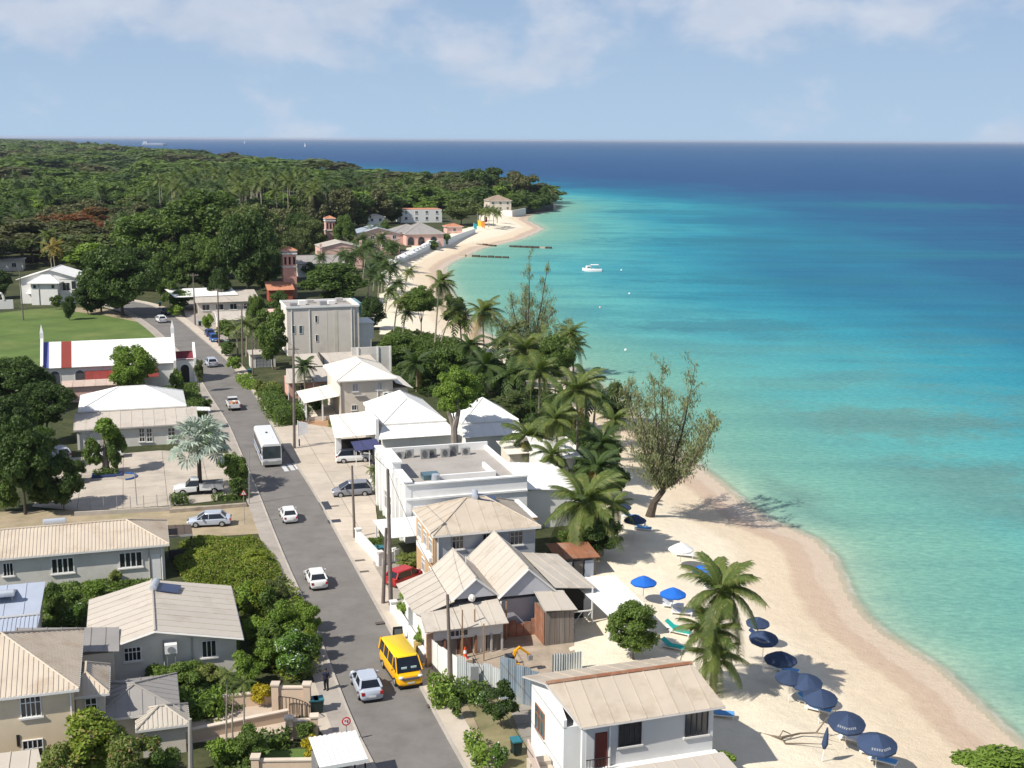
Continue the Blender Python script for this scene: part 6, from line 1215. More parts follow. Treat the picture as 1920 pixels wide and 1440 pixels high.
def bin_(u, v, label, m=None, group=None):
    p = at(u, v); t_ = thing('wheelie_bin', label, 'bin', (p.x, p.y, .1), RZ, group); b_ = B(); b_.add([(-.26, -.3, .08), (.26, -.3, .08), (.26, .3, .08), (-.26, .3, .08), (-.33, -.38, 1.0), (.33, -.38, 1.0), (.33, .38, 1.0), (-.33, .38, 1.0)], [(3, 2, 1, 0), (4, 5, 6, 7), (0, 1, 5, 4), (1, 2, 6, 5), (2, 3, 7, 6), (3, 0, 4, 7)]); b_.obj('body', mat('dark_green_plastic', (.015, .03, .028), rough=.5), t_)
    b_ = B(); b_.box(-.36, -.42, 1.0, .36, .42, 1.1); b_.obj('lid', m or mat('teal_lid', (.03, .16, .20), rough=.5), t_)
    for x in (-.28, .28): b_ = B(); b_.tube([(x-.04, .28, .12), (x+.04, .28, .12)], .12, 10); b_.obj('wheel', BLACK, t_)
for u, v, l in ((588, 1338, 'wheelie bin with teal lid, left of two against the gate wall'), (598, 1337, 'wheelie bin with teal lid, right of two against the gate wall'), (968, 1416, 'teal-lidded bin on the yard of the tan-roofed house'), (703, 1046, 'dark bin below the white planter, left of its neighbour'), (714, 1046, 'dark bin below the white planter, right of its neighbour'), (468, 705, 'dark bin on the far pavement by the curved road'), (425, 650, 'dark bin behind the blue cars'), (375, 612, 'dark bin at the foot of the farthest crossarm pole'), (300, 575, 'bin in tree shade at the road bend'), (572, 1215, 'blue-lidded bin in the shade under the flowering shrub')): bin_(u, v, l)
# bus shelter
h = House('bus_shelter', 'white corrugated bus shelter roof at the bottom of the picture', 690, 1422, 2.6, 'bus shelter', rz=RZ+R(4))
h.roof([(-3.1, 0, 2.6), (0, 0, 2.55), (0, 3.2, 3.0), (-3.1, 3.2, 3.05)], RWHT, ribbed=True); b_ = B(); b_.box(-3.1, -.05, 2.35, 0, 0, 2.6); h.part('fascia', b_, WHP)
for x, y in ((-2.9, .15), (-.15, .15), (-2.9, 3.0), (-.15, 3.0)): b_ = B(); b_.box(x-.05, y-.05, -.1, x+.05, y+.05, 2.55); h.part('post', b_, BLACK)
b_ = B(); b_.box(-3.0, 1.0, .1, -2.9, 3, 2.2); h.part('side_screen', b_, mat('screen_grey', (.2, .2, .2))); b_ = B(); b_.box(-2.6, 2.2, .45, -.5, 2.6, .52); h.part('bench', b_, WOOD)
# garden gate walls
GW = mat('sandy_gate_wall', (.60, .46, .34), var=.07, dirt=(.45, .34, .25), damt=.4)
def gatewall(label, u0, v0, u1, v1, hgt, th=.25, m=GW, name='garden_wall', pillars=True, cap=True, zb=0):
    a, c = at(u0, v0, zb), at(u1, v1, zb); d = c-a; L = d.length; t_ = thing(name, label, 'wall', tuple(a), math.atan2(d.y, d.x)); b_ = B(); b_.box(0, -th/2, -.2, L, th/2, hgt); b_.obj('wall', m, t_)
    if cap: b_ = B(); b_.box(-.05, -th/2-.06, hgt+.003, L+.05, th/2+.06, hgt+.1); b_.obj('coping', TRIM if m is not GW else mat('pale_coping', (.62, .52, .42)), t_)
    if pillars:
        for x in (0, L): b_ = B(); b_.box(x-.25, -.27, -.2, x+.25, .27, hgt+.25); p_ = b_.obj('pillar', m, t_); b_ = B(); b_.box(x-.32, -.34, hgt+.253, x+.32, .34, hgt+.38); b_.obj('cap', TRIM if m is not GW else MATS['pale_coping'], p_)
    return t_
gatewall('sandy garden wall with two capped pillars beside the bins', 518, 1340, 577, 1340, 2.1)
gatewall('short sandy wall with pillars next to the curved drive gate', 543, 1385, 590, 1382, 1.3)
gatewall('long sandy boundary wall behind the planted bed at bottom', 480, 1450, 622, 1448, .9); gatewall('low wall along the lower garden at bottom left', 330, 1395, 540, 1352, .8, pillars=False)
gatewall('sandy retaining wall behind the yellow shrub', 420, 1330, 515, 1320, 1.0, pillars=False)
h = House('iron_gate', 'dark curved iron gate between the sandy walls', 523, 1345, 0, 'gate', rz=RZ)
for i in range(12): w_ = i/11*1.3; b_ = B(); b_.cyl(2.2*math.sin(w_), -.2-1.6*(1-math.cos(w_)), 0, 1.7-.5*i/11, .03, n=5); h.part('bar', b_, BLACK)
b_ = B(); b_.tube([(2.2*math.sin(i/11*1.3), -.2-1.6*(1-math.cos(i/11*1.3)), 1.7-.5*i/11) for i in range(12)], .035, 5); h.part('top_rail', b_, BLACK)
gatewall('low white wall stepping down the pavement beside the notice board', 738, 1150, 800, 1248, .8, th=.35, m=WHP, pillars=True)
gatewall('white planter wall on the pavement next to the dark pole', 672, 1018, 712, 1062, 1.2, m=WHP); gatewall('white planter wall running back towards the white building', 712, 1062, 742, 1055, 1.1, m=WHP)
gatewall('stone garden wall in front of the silver palm bed', 318, 962, 462, 950, .45, m=STONE, pillars=False, cap=False, th=.4)
gatewall('low boundary wall along the hotel court edge', 140, 968, 322, 958, .5, m=mat('court_wall', (.40, .36, .31), var=.15), pillars=False, cap=False)
for i in range(7):
    p = at(170+i*25, 958-i*1.3); b_ = B(); b_.cyl(0, 0, 0, 1.5, .04, n=5); o = b_.obj('fence_post', STEEL, None, (p.x, p.y, 0)); tag(o, 'thin grey fence post along the hotel court wall, one of an even row', 'fence post', 'fence posts along the hotel court wall')
# round planter with blue kerb
p = at(235, 895); t_ = thing('blue_kerb', 'blue painted curved kerb at the end of the court planter', 'kerb', (p.x, p.y, .02), RZ); b_ = B(); b_.tube([(1.3*math.sin(a), 1.9*-math.cos(a)*.8, .12) for a in [math.pi*i/10 for i in range(11)]], .13, 5); b_.obj('kerb_ring', PBR, t_); b_ = B(); b_.cyl(0, 0, 0, .1, 1.1, 1.1, 16); b_.obj('infill', CONC2, t_)
h = House('planter_box', 'low planter with blue base under the knotty tree in the court', 172, 898, 0, 'planter'); b_ = B(); b_.box(0, 0, 0, 3.6, 1.8, .3); h.part('kerb', b_, mat('navy_kerb', (.04, .06, .16)))
# corrugated hoarding round the building site
ZN = mat('zinc_sheet_pale', (.52, .54, .53), rough=.5, var=.1, scale=.8, dirt=(.55, .48, .38), dscale=1.0, damt=.7, objvar=.1, spec=.5); ZNB = mat('zinc_sheet_blue', (.27, .33, .38), rough=.5, var=.15, scale=.7, dirt=(.45, .38, .28), dscale=1.1, damt=.8, objvar=.15, spec=.5); BRS = mat('brown_shutter', (.35, .22, .15), rough=.8, var=.15)
def hoarding(label, pts, h0, h1, m, wd=.8, zb=0):
    a0 = at(*pts[0], zb); t_ = thing('corrugated_fence', label, 'fence', tuple(a0)); rg = random.Random(int(a0.x*31))
    for (u0, v0), (u1, v1) in zip(pts, pts[1:]):
        a, c = at(u0, v0, zb)-a0, at(u1, v1, zb)-a0; d = c-a; L = d.length; d.normalize(); n = max(1, round(L/wd)); nn_ = Vector((-d.y, d.x, 0))
        for i in range(n):
            s_ = a+d*(L*i/n); e = a+d*(L*(i+1)/n+.04); b_ = B(); hh = rg.uniform(h0, h1); vs = []
            for k in range(9): q = s_.lerp(e, k/8)+nn_*((.035 if k % 2 else -.035)+.02*(i % 2)); vs += [(q.x, q.y, 0), (q.x, q.y, hh+rg.uniform(-.02, .02))]
            b_.add(vs, [(2*k, 2*k+2, 2*k+3, 2*k+1) for k in range(8)]); b_.obj('fence_sheet', m, t_)
    return t_
hoarding('white painted sheet hoarding on the road side of the building site', [(807, 1246), (812, 1256), (858, 1290)], 2.35, 2.5, mat('white_hoarding', (.76, .73, .68), var=.06, objvar=.04))
hoarding('pale zinc sheet fence at the corner of the building site', [(858, 1290), (938, 1312)], 2.3, 2.7, ZN); hoarding('blue and rust streaked zinc fence beside the tan-roofed house', [(938, 1312), (1010, 1330)], 2.9, 3.5, ZNB, .7)
hoarding('low zinc fence behind the building site', [(1035, 1262), (1090, 1255)], 1.4, 1.7, ZN); b_ = B(); p = at(806, 1252); b_.box(-.35, -.05, 0, .35, .05, 2.9); o = b_.obj('brown_post_board', BRS, None, tuple(p), RZ+R(30)); tag(o, 'tall brown board at the road corner of the white hoarding', 'board')
p = at(890, 1305); b_ = B(); b_.box(-.3, -.04, 0, .3, .04, 2.4); o = b_.obj('grey_door_sheet', STEEL, None, (p.x, p.y-.1, 0), RZ-R(10)); tag(o, 'dark grey sheet in the pale zinc fence', 'board')
# mini excavator arm, cone, post props
p = at(968, 1262); t_ = thing('mini_excavator', 'small yellow excavator with raised arm inside the building site', 'excavator', (p.x, p.y, 0), RZ); t_.scale = (.72,)*3; YE = mat('digger_yellow', (.75, .33, .01), rough=.4)
b_ = B(); b_.tube([(-.5, 0, 1.3), (-.1, 0, 2.6), (.35, 0, 3.0)], [.2, .22, .16], 6); b_.obj('boom', YE, t_); b_ = B(); b_.tube([(.3, 0, 3.0), (1.5, -.1, 2.0)], [.16, .12], 6); b_.obj('stick', YE, t_); b_ = B(); b_.box(-1.3, -.6, .5, .2, .6, 1.3); b_.obj('house_body', YE, t_); b_ = B(); b_.box(-1.2, -.5, 1.3, -.4, .5, 2.2); b_.obj('cab', CGL, t_)
for s_ in (-1, 1): b_ = B(); b_.box(-1.4, s_*.65-.15, 0, .6, s_*.65+.15, .5); b_.obj('track', BLACK, t_)
b_ = B(); b_.prism([(1.3, -.3), (1.8, -.3), (1.8, .3), (1.3, .3)], 1.4, 1.95); b_.obj('bucket', STEEL, t_)
p = at(872, 1243); t_ = thing('traffic_cone', 'orange and white traffic cone inside the building site fence', 'traffic cone', (p.x, p.y, .4)); b_ = B(); b_.cyl(0, 0, .05, .95, .2, .05, 12); q = b_.obj('cone', mat('cone_orange', (.75, .10, .03)), t_, smooth=True); b_ = B(); b_.cyl(0, 0, .45, .7, .143, .095, 12); b_.obj('reflective_band', WHS, q); b_ = B(); b_.box(-.25, -.25, 0, .25, .25, .06); b_.obj('base', mat('cone_orange', (.75, .1, .03)), t_)
b_ = B(); b_.box(-.5, -.5, 0, .5, .5, .42); o = b_.obj('concrete_block', STONE, None, (p.x, p.y, 0), RZ); tag(o, 'rough block under the traffic cone', 'block')
for i, (u, v, hh) in enumerate(((867, 1236, 4.2), (907, 1240, 3.2), (949, 1200, 3.4), (890, 1225, 3.8))):
    p = at(u, v); b_ = B(); b_.box(-.05, -.05, 0, .05, .05, hh); o = b_.obj('timber_prop', mat('raw_timber', (.36, .24, .14), var=.15), None, (p.x, p.y, 0), RZ); tag(o, ['timber prop left of the traffic cone', 'short timber prop right of the traffic cone', 'timber prop beside the excavator', 'timber prop between cone and boarded window'][i], 'prop')
p = at(783, 1228); t_ = thing('plant_pot', 'tall ochre planter pot at the pavement corner by the hoarding', 'plant pot', (p.x, p.y, .1)); b_ = B(); b_.cyl(0, 0, 0, 1.05, .27, .34, 12); b_.obj('pot', mat('ochre_pot', (.50, .36, .13), var=.1), t_, smooth=True)
o = qmesh('plant', crown_quads(5, 300, .16, nb=8, br=.42), LM['bright']); f_ = put(o, 'plant', t_, (0, 0, 1.25)); f_.scale = (.45, .45, .35)
# person standing on the left pavement
p = at(612, 1296); pt = thing('person', 'person in dark clothes standing on the pavement in front of the bins', 'person', (p.x, p.y, .11), R(160))
sk = bpy.data.meshes.new('body'); V_ = [(0, 0, .95), (0, 0, 1.2), (0, 0, 1.42), (0, .01, 1.53), (0, .02, 1.66), (-.19, 0, 1.42), (-.25, .02, 1.14), (-.24, .14, .92), (.19, 0, 1.42), (.25, -.02, 1.14), (.25, .08, .90), (-.1, 0, .9), (-.11, .03, .5), (-.12, -.02, .07), (-.12, .13, .04), (.1, 0, .9), (.12, .0, .5), (.13, -.06, .07), (.13, .09, .04)]
sk.from_pydata(V_, [(0, 1), (1, 2), (2, 3), (3, 4), (2, 5), (5, 6), (6, 7), (2, 8), (8, 9), (9, 10), (0, 11), (11, 12), (12, 13), (13, 14), (0, 15), (15, 16), (16, 17), (17, 18)], []); sk.materials.append(mat('skin_brown', (.10, .055, .035), rough=.6))
bo = put(sk, 'body', pt); md = bo.modifiers.new('skin', 'SKIN'); rad = [.15, .13, .14, .055, .095, .06, .045, .035, .06, .045, .035, .09, .065, .045, .04, .09, .065, .045, .04]
for i, r_ in enumerate(rad): sk.skin_vertices[0].data[i].radius = (r_*1.05, r_*.85)
sk.skin_vertices[0].data[0].use_root = True; bo.modifiers.new('sub', 'SUBSURF').render_levels = 2
NV = mat('navy_shirt', (.012, .016, .035)); BT = mat('dark_trousers', (.010, .011, .016))
b_ = B(); b_.tube([(0, 0, .93), (0, 0, 1.2), (0, 0, 1.4), (0, 0, 1.5)], [.2, .17, .21, .09], 12); [b_.tube([(s_*.17, 0, 1.43), (s_*.25, 0, 1.16)], [.085, .07], 8) for s_ in (-1, 1)]; b_.obj('shirt', NV, pt, smooth=True)
b_ = B(); [b_.tube([(s_*.10, 0, .97), (s_*.115, .01, .5), (s_*.12, -.03, .1)], [.125, .09, .07], 10) for s_ in (-1, 1)]; b_.obj('trousers', BT, pt, smooth=True)
b_ = B(); b_.blob((0, .0, 1.70), (.095, .11, .10), 7, 10, 0); b_.obj('hair', BLACK, pt, smooth=True)
b_ = B(); [b_.box(s_*.125-.05, -.1, -.0, s_*.125+.05, .16, .07) for s_ in (-1, 1)]; b_.obj('shoes', BLACK, pt)
# ---------------------------------------------------------------- beach things
NAVY = mat('navy_canvas', (.034, .055, .110), rough=.85, var=.08, objvar=.18); NAVL = mat('faded_print', (.22, .24, .27)); BLUE = mat('bright_blue_canvas', (.015, .13, .52), rough=.8, var=.06, objvar=.08); WCAN = mat('white_canvas', (.78, .77, .74), objvar=.03)
PANEL = {}
def panel_mesh(m, n=8, r=1.4, drop=.78):
    if m.name in PANEL: return PANEL[m.name]
    b_ = B(); a = math.pi/n
    def P(f, w, z): return (r*f*math.cos(w), r*f*math.sin(w), z)
    vs = [(0, 0, drop)]+[P(.5, -a, drop*.58), P(.5, a, drop*.58), P(1, -a, 0), P(.975, 0, .03), P(1, a, 0), P(.985, -a, -.16), P(.96, 0, -.13), P(.985, a, -.16)]
    b_.add(vs, [(0, 1, 2), (1, 3, 4), (1, 4, 2), (4, 5, 2), (3, 6, 7, 4), (4, 7, 8, 5)]); me = b_.mesh('canopy_panel', m); PANEL[m.name] = me; return me
def parasol(u, v, label, m, s_=1.0, z=2.15, printed=False, tilt=0, group=None, closed=False, gpx=False):
    g0 = -.9; 
    p = at(u, v, 1.3)
    for _ in range(3): g0 = gz(p.x, p.y); p = at(u, v, g0+z+.2)
    t_ = thing('beach_parasol', label, 'parasol', (p.x, p.y, g0), random.uniform(0, .7), group); b_ = B(); b_.cyl(0, 0, -.1, z+.5*s_, .028, n=6); b_.obj('pole', WHP, t_)
    me = panel_mesh(m)
    TM = Matrix.Translation((0, 0, z)) @ (Matrix.Rotation(-t_.rotation_euler[2], 4, 'Z') @ Matrix.Rotation(R(tilt), 4, 'X') @ Matrix.Rotation(t_.rotation_euler[2], 4, 'Z')) @ Matrix.Scale(s_, 4)
    for i in range(8): q = put(me, 'canopy_panel', t_); q.matrix_local = TM @ Matrix.Rotation(i*math.pi/4, 4, 'Z')
    if printed:
        # the print on the canopy is blurred in the photograph: short pale bars stand in for its letters
        for j, a0 in enumerate((-.60-t_.rotation_euler[2]-math.pi/2, -t_.rotation_euler[2]-math.pi/2+.2)):
            k = round(a0/(math.pi/4))*math.pi/4; pb = B()
            for i in range(5 if j == 0 else 4):
                y0 = -.36+i*.16; x_ = .93; pb.slab([(x_, y0, .30), (x_+.16, y0, .215), (x_+.16, y0+.10, .215), (x_, y0+.10, .30)], .012)
            q = pb.obj('printed_letters', NAVL, t_); q.matrix_local = TM @ Matrix.Rotation(k, 4, 'Z')
    return t_
def closed_parasol(u, v, label):
    p = at(u, v, -.6); g0 = gz(p.x, p.y); p = at(u, v, g0); t_ = thing('beach_parasol', label, 'parasol', (p.x, p.y, g0)); b_ = B(); b_.tube([(0, 0, -.1), (.25, 0, 2.6)], .03, 6); b_.obj('pole', WHP, t_); b_ = B(); b_.tube([(.10, 0, .95), (.13, 0, 1.3), (.2, 0, 2.0), (.25, 0, 2.55)], [.10, .24, .16, .04], 8); b_.obj('furled_canopy', NAVY, t_)
def lounger(u, v, rz, m, label, group=None, zz=None):
    p = at(u, v, -.7); g0 = gz(p.x, p.y); p = at(u, v, g0); t_ = thing('sun_lounger', label, 'sun lounger', (p.x, p.y, g0), rz, group); b_ = B(); b_.box(-.32, -.95, .25, .32, .95, .33); b_.obj('frame', WHP, t_); b_ = B(); b_.box(-.3, -.93, .335, .3, .3, .42); b_.obj('seat_cushion', m, t_); b_ = B(); b_.slab([(-.3, .3, .42), (.3, .3, .42), (.3, .95, .85), (-.3, .95, .85)], .08); b_.obj('back_cushion', m, t_)
    for x in (-.28, .28):
        for y in (-.85, .8): b_ = B(); b_.box(x-.03, y-.03, 0, x+.03, y+.03, .25); b_.obj('leg', WHP, t_)
nav = [(1421, 1164, 'navy parasol nearest the palm fronds, farthest up the row'), (1432, 1193, 'navy parasol just below the topmost one in the row'), (1464, 1232, 'very dark navy parasol third in the long row'), (1481, 1266, 'navy parasol fourth in the row, left of its close neighbour'), (1512, 1275, 'navy parasol fifth in the row, half in palm shadow'), (1538, 1304, 'navy parasol sixth in the row, above the blue towels'), (1588, 1350, 'navy parasol seventh in the row, above the closed one'), (1645, 1390, 'nearest and lowest navy parasol with pale printed letters')]
for i, (u, v, l) in enumerate(nav): parasol(u, v, l, NAVY, [.72, .86, .92, .8, .88, .92, .94, .98][i], 2.0, printed=i in (1, 6, 7), tilt=(6, 10, 2, 6, 10, 8, 12, 9)[i], group='navy parasols in a row on the sand')
closed_parasol(1541, 1428, 'furled navy parasol leaning at the end of the driftwood')
CB = mat('light_blue_cushion', (.10, .30, .60), var=.1); CW = mat('white_cushion', (.70, .71, .74), var=.05); CT = mat('turquoise_cushion', (.02, .42, .36), var=.1); CN = mat('navy_cushion', (.04, .08, .20), var=.1)
for u, v, rz, m, l in ((1655, 1432, 60, CB, 'light blue lounger under the nearest navy parasol'), (1638, 1418, 60, CB, 'light blue lounger peeping out left of the nearest navy parasol'), (1535, 1335, 60, CB, 'blue lounger below the sixth navy parasol'), (1520, 1322, 60, CB, 'blue lounger at the left edge of the sixth navy parasol'), (1598, 1392, 60, CW, 'white lounger beneath the seventh navy parasol'), (1612, 1386, 60, CW, 'second white lounger beneath the seventh navy parasol'), (1205, 995, 75, CB, 'blue and white lounger on sand right of the big palm clump'), (1192, 985, 75, CW, 'pale lounger on sand just above the blue and white one'), (1182, 972, 75, CB, 'blue lounger in shade left of the casuarina trunk'), (1283, 1044, 80, CW, 'white lounger under the white parasol'), (1275, 1190, 60, CT, 'turquoise lounger beside the round green tree, nearer'), (1268, 1183, 60, CT, 'turquoise lounger beside the round green tree, farther'), (1262, 1140, 80, CW, 'white lounger below the bright blue parasol'), (1278, 1153, 80, CW, 'white lounger between blue parasol and turquoise loungers'), (1262, 1218, 60, CT, 'turquoise lounger in the shade right of the green tree'), (1352, 1345, 80, CB, 'small blue lounger just past the corner of the tan roof'), (1475, 1262, 60, CB, 'blue lounger left of the fourth navy parasol'), (1425, 1200, 60, CN, 'navy lounger left of the second navy parasol')):
    lounger(u, v, R(rz), m, l)
for u, v, m, l, s_ in ((1207, 1088, BLUE, 'bright blue parasol in palm shade left of the other blue ones', .85), (1262, 1110, BLUE, 'bright blue parasol half behind the palm frond', .85), (1322, 1066, BLUE, 'bright blue parasol behind the top of the leaning palm', .9), (1277, 1026, WCAN, 'white parasol standing alone on the upper beach', .9), (1165, 948, NAVY, 'navy parasol in deep shade left of the casuarina', .8), (1191, 972, NAVY, 'navy parasol at the foot of the casuarina', .85), (1218, 992, NAVY, 'low navy parasol beside the blue and white lounger', .01)):
    if s_ > .1: parasol(u, v, l, m, s_, 1.9)
# driftwood branch
p = at(1480, 1395, -.5); g0 = gz(p.x, p.y); b_ = B()
def bl(u, v, z=.15): q = at(u, v, g0+z); return (q.x-p.x, q.y-p.y, z)
b_.tube([bl(1425, 1374), bl(1445, 1379), bl(1465, 1383, .4), bl(1500, 1375), bl(1530, 1374), bl(1548, 1350, .9), bl(1575, 1325, 1.6)], [.03, .06, .09, .07, .06, .045, .02], 6); b_.tube([bl(1465, 1383, .3), bl(1472, 1394), bl(1510, 1394), bl(1560, 1396)], [.08, .06, .04, .015], 5); b_.tube([bl(1462, 1381, .3), bl(1468, 1370, .8), bl(1482, 1376, .2)], [.06, .05, .03], 5); b_.tube([bl(1530, 1374), bl(1560, 1378, .3)], [.05, .02], 5)
o = b_.obj('driftwood_branch', BARK, None, (p.x, p.y, g0)); tag(o, 'bare forked driftwood branch lying on the sand', 'driftwood')
p = at(1210, 985, -.5)
# hotel beach: white parasols and loungers, sea wall, groynes, flags
for i in range(26):
    q = i/25; u = 748+q*74+random.uniform(-2, 2); v = 490-q*38+random.uniform(-1, 1); p = at(u, v, .3); t_ = thing('beach_parasol', 'white parasol in the dense row below the hotel seawall', 'parasol', (p.x, p.y, gz(p.x, p.y)), 0, 'white hotel parasols by the seawall')
    for k in range(8): q_ = put(panel_mesh(WCAN), 'canopy_panel', t_, (0, 0, 2.0), k*math.pi/4)
    b_ = B(); b_.cyl(0, 0, 0, 2.4, .03, n=5); b_.obj('pole', WHP, t_)
for i, (u, v) in enumerate(((732, 497), (728, 506), (735, 512), (724, 520), (742, 500), (722, 535), (738, 545))):
    p = at(u, v, .3); t_ = thing('beach_parasol', 'white parasol among the palms at the near end of the hotel beach', 'parasol', (p.x, p.y, gz(p.x, p.y)), 0, 'white parasols among the hotel palms')
    for k in range(8): q_ = put(panel_mesh(WCAN), 'canopy_panel', t_, (0, 0, 2.0), k*math.pi/4); q_.scale = (1.1,)*3
    b_ = B(); b_.cyl(0, 0, 0, 2.4, .03, n=5); b_.obj('pole', WHP, t_)
def seawall(label, px, z0, z1, m, th=.6):
    pts = [at(u, v, z0) for u, v in px]; t_ = thing('seawall', label, 'seawall', tuple(pts[0])); b_ = B()
    for a, c in zip(pts, pts[1:]):
        d = (c-a).normalized(); n = Vector((-d.y, d.x, 0))*th/2; a_, c_ = a-pts[0]-d*.1, c-pts[0]+d*.1; b_.prism([tuple((a_-n).xy), tuple((c_-n).xy), tuple((c_+n).xy), tuple((a_+n).xy)], -1.5, z1-z0)
    b_.obj('wall', m, t_); return t_
seawall('long white curved seawall behind the hotel beach', [(742, 497), (770, 484), (805, 469), (838, 460), (860, 451), (890, 440)], -1.0, 1.8, WHP)
seawall('grey stone seawall below the headland villa', [(938, 403), (960, 404), (985, 399)], -1.0, 1.8, GREYW)
seawall('dark stone seawall round the tip of the headland', [(985, 400), (1000, 398), (1036, 394)], -2.2, 1.2, mat('dark_sea_stone', (.06, .06, .055), var=.2), 1.2)
def groyne(label, px):
    pts = [at(u, v, SEA+.25) for u, v in px]; t_ = thing('groyne', label, 'groyne', tuple(pts[0])); rg = random.Random(len(label)); k = 0
    for a, c in zip(pts, pts[1:]):
        L = (c-a).length; n = int(L/2.4); d = (c-a).normalized(); az = math.atan2(d.y, d.x)
        for i in range(n): q = a+(c-a)*((i+.5)/n)-pts[0]; b_ = B(); b_.box(-1.15, -.55, -1, 1.15, .55, .45+rg.uniform(-.1, .1)); b_.obj('block', BARKD if rg.random() < .8 else STONE, t_, (q.x, q.y, 0), az+rg.uniform(-.04, .04))
groyne('dark groyne running from the hotel beach into the bay', [(862, 479), (900, 481), (955, 483)]); groyne('low far groyne beyond the first one', [(955, 462), (1000, 464), (1035, 465)]); groyne('broken stone groyne lying on the far beach', [(875, 459), (905, 459), (930, 461)])
FLG = [mat('flag_'+n, c) for n, c in (('yellow', (.75, .55, .02)), ('red', (.5, .05, .05)), ('teal', (.03, .3, .35)), ('orange', (.7, .25, .05)))]
for i, (u, v, k, l) in enumerate(((896, 428, 0, 'yellow feather flag on the far beach'), (903, 430, 3, 'orange feather flag on the far beach'), (888, 434, 2, 'teal feather flag at the end of the seawall'), (908, 420, 1, 'red feather flag among the far palms'))):
    p = at(u, v, 0); t_ = thing('feather_flag', l, 'flag', (p.x, p.y, -.3)); b_ = B(); b_.cyl(0, 0, 0, 4.2, .06, n=5); b_.obj('pole', WHP, t_); b_ = B(); b_.prism([(.05, -.03), (1.5, -.03), (1.5, .03), (.05, .03)], 1.2, [4.1, 3.7, 3.7, 4.1]); b_.obj('banner', FLG[k], t_)
# ---------------------------------------------------------------- planting by hand
T = tree
T(230, 592, 447, 165, 'L', 'dark', 'big dark spreading tree beside the road bend and green field', dark=True)
T(190, 585, 490, 90, 'L', 'dark', 'lower left half of the dark tree mass beside the villa', dark=True)
T(466, 560, 385, 125, 'L', 'dark', 'tall dark tree behind the low grey shop', ch=165, dark=True)
T(352, 545, 435, 85, 'L', 'mid', 'round tree behind the red-brown building')
T(298, 525, 384, 190, 'L', 'mid', 'very broad domed tree, left and lower part of the great canopy', ch=135)
T(385, 515, 351, 205, 'L', 'mid', 'highest broad domed tree crowning the middle of the wood', ch=140); T(470, 530, 374, 140, 'L', 'olive', 'domed olive-tinted tree at the right end of the great canopy', ch=120)
T(290, 480, 385, 90, 'L', 'dark', 'dark bushy tree under the broad umbrella tree')
T(450, 470, 380, 110, 'L', 'mid', 'leafy tree left of the two-tone hotel trees')
T(620, 565, 490, 152, 'L', 'mid', 'wide dome-shaped green tree above the beige modern block', ch=85)
T(697, 618, 553, 62, 'L', 'dark', 'dark round tree right of the beige modern block')
T(512, 693, 562, 74, 'T', 'mid', 'tall dense tree hiding the left corner of the modern block', ch=128)
T(483, 640, 540, 45, 'L', 'mid', 'small tree between cottage roof and modern block')
T(523, 590, 545, 50, 'M', 'dark', 'dark shrubby tree at the foot of the pink tower')
T(250, 758, 643, 108, 'L', 'bright', 'bright round tree in front of the church roof', ch=92)
T(332, 752, 690, 30, 'S', 'mid', 'small tree beside the church porch')
T(375, 735, 668, 24, 'T', 'olive', 'thin feathery tree on the left pavement near the church', ch=55)
T(25, 770, 668, 150, 'L', 'dark', 'dark leafy tree at the left edge beside the church', ch=110, dark=True)
T(90, 830, 712, 120, 'L', 'dark', 'dark round tree left of the white hip-roofed hall', ch=95, dark=True)
T(48, 965, 770, 130, 'L', 'dark', 'dense dark tree filling the left edge by the court', ch=175, dark=True)
T(120, 958, 850, 75, 'M', 'dark', 'lower dark tree at the left end of the court')
T(10, 960, 860, 70, 'M', 'mid', 'leafy bush tree at the left picture edge above the long house')
T(198, 888, 785, 62, 'S', 'bright', 'knotty small tree with bare stout limbs in the court planter', ch=50)
T(175, 890, 820, 40, 'S', 'mid', 'left bough clump of the knotty court tree'); T(222, 888, 805, 40, 'S', 'mid', 'right bough clump of the knotty court tree')
T(105, 580, 553, 24, 'S', 'mid', 'clipped round bush in front of the white villa', cat='shrub', ch=26)
T(345, 580, 540, 60, 'M', 'mid', 'bushy tree at the road bend by the low grey shop'); T(330, 595, 572, 30, 'S', 'bright', 'low bush at the road bend', cat='shrub'); T(318, 575, 522, 45, 'M', 'mid', 'leafy tree behind the crossarm pole at the bend')
T(0, 560, 505, 60, 'L', 'dark', 'dark round tree left of the white villa')
T(1187, 1236, 1125, 120, 'L', 'mid', 'round glossy green tree behind the tan-roofed house', ch=108)
T(790, 640, 532, 88, 'L', 'mid', 'green seagrape tree with forked trunks on the beach', ch=62)
T(850, 640, 552, 50, 'M', 'mid', 'leafy tree right of the forked beach tree', ch=60)
T(752, 690, 622, 100, 'L', 'mid', 'dense green tree right of the grey boundary wall'); T(845, 730, 642, 80, 'M', 'mid', 'round green tree on the shore side of the cream house'); T(800, 720, 640, 90, 'L', 'mid', 'leafy tree above the white hip roofs')
T(1040, 760, 620, 85, 'L', 'mid', 'light green broad-leaved tree at the water beside the coconut palms', ch=100)
T(1010, 700, 640, 60, 'M', 'bright', 'pale green tree behind the coconut crowns')
T(985, 720, 655, 70, 'M', 'dark', 'dark tree under the shore palms')
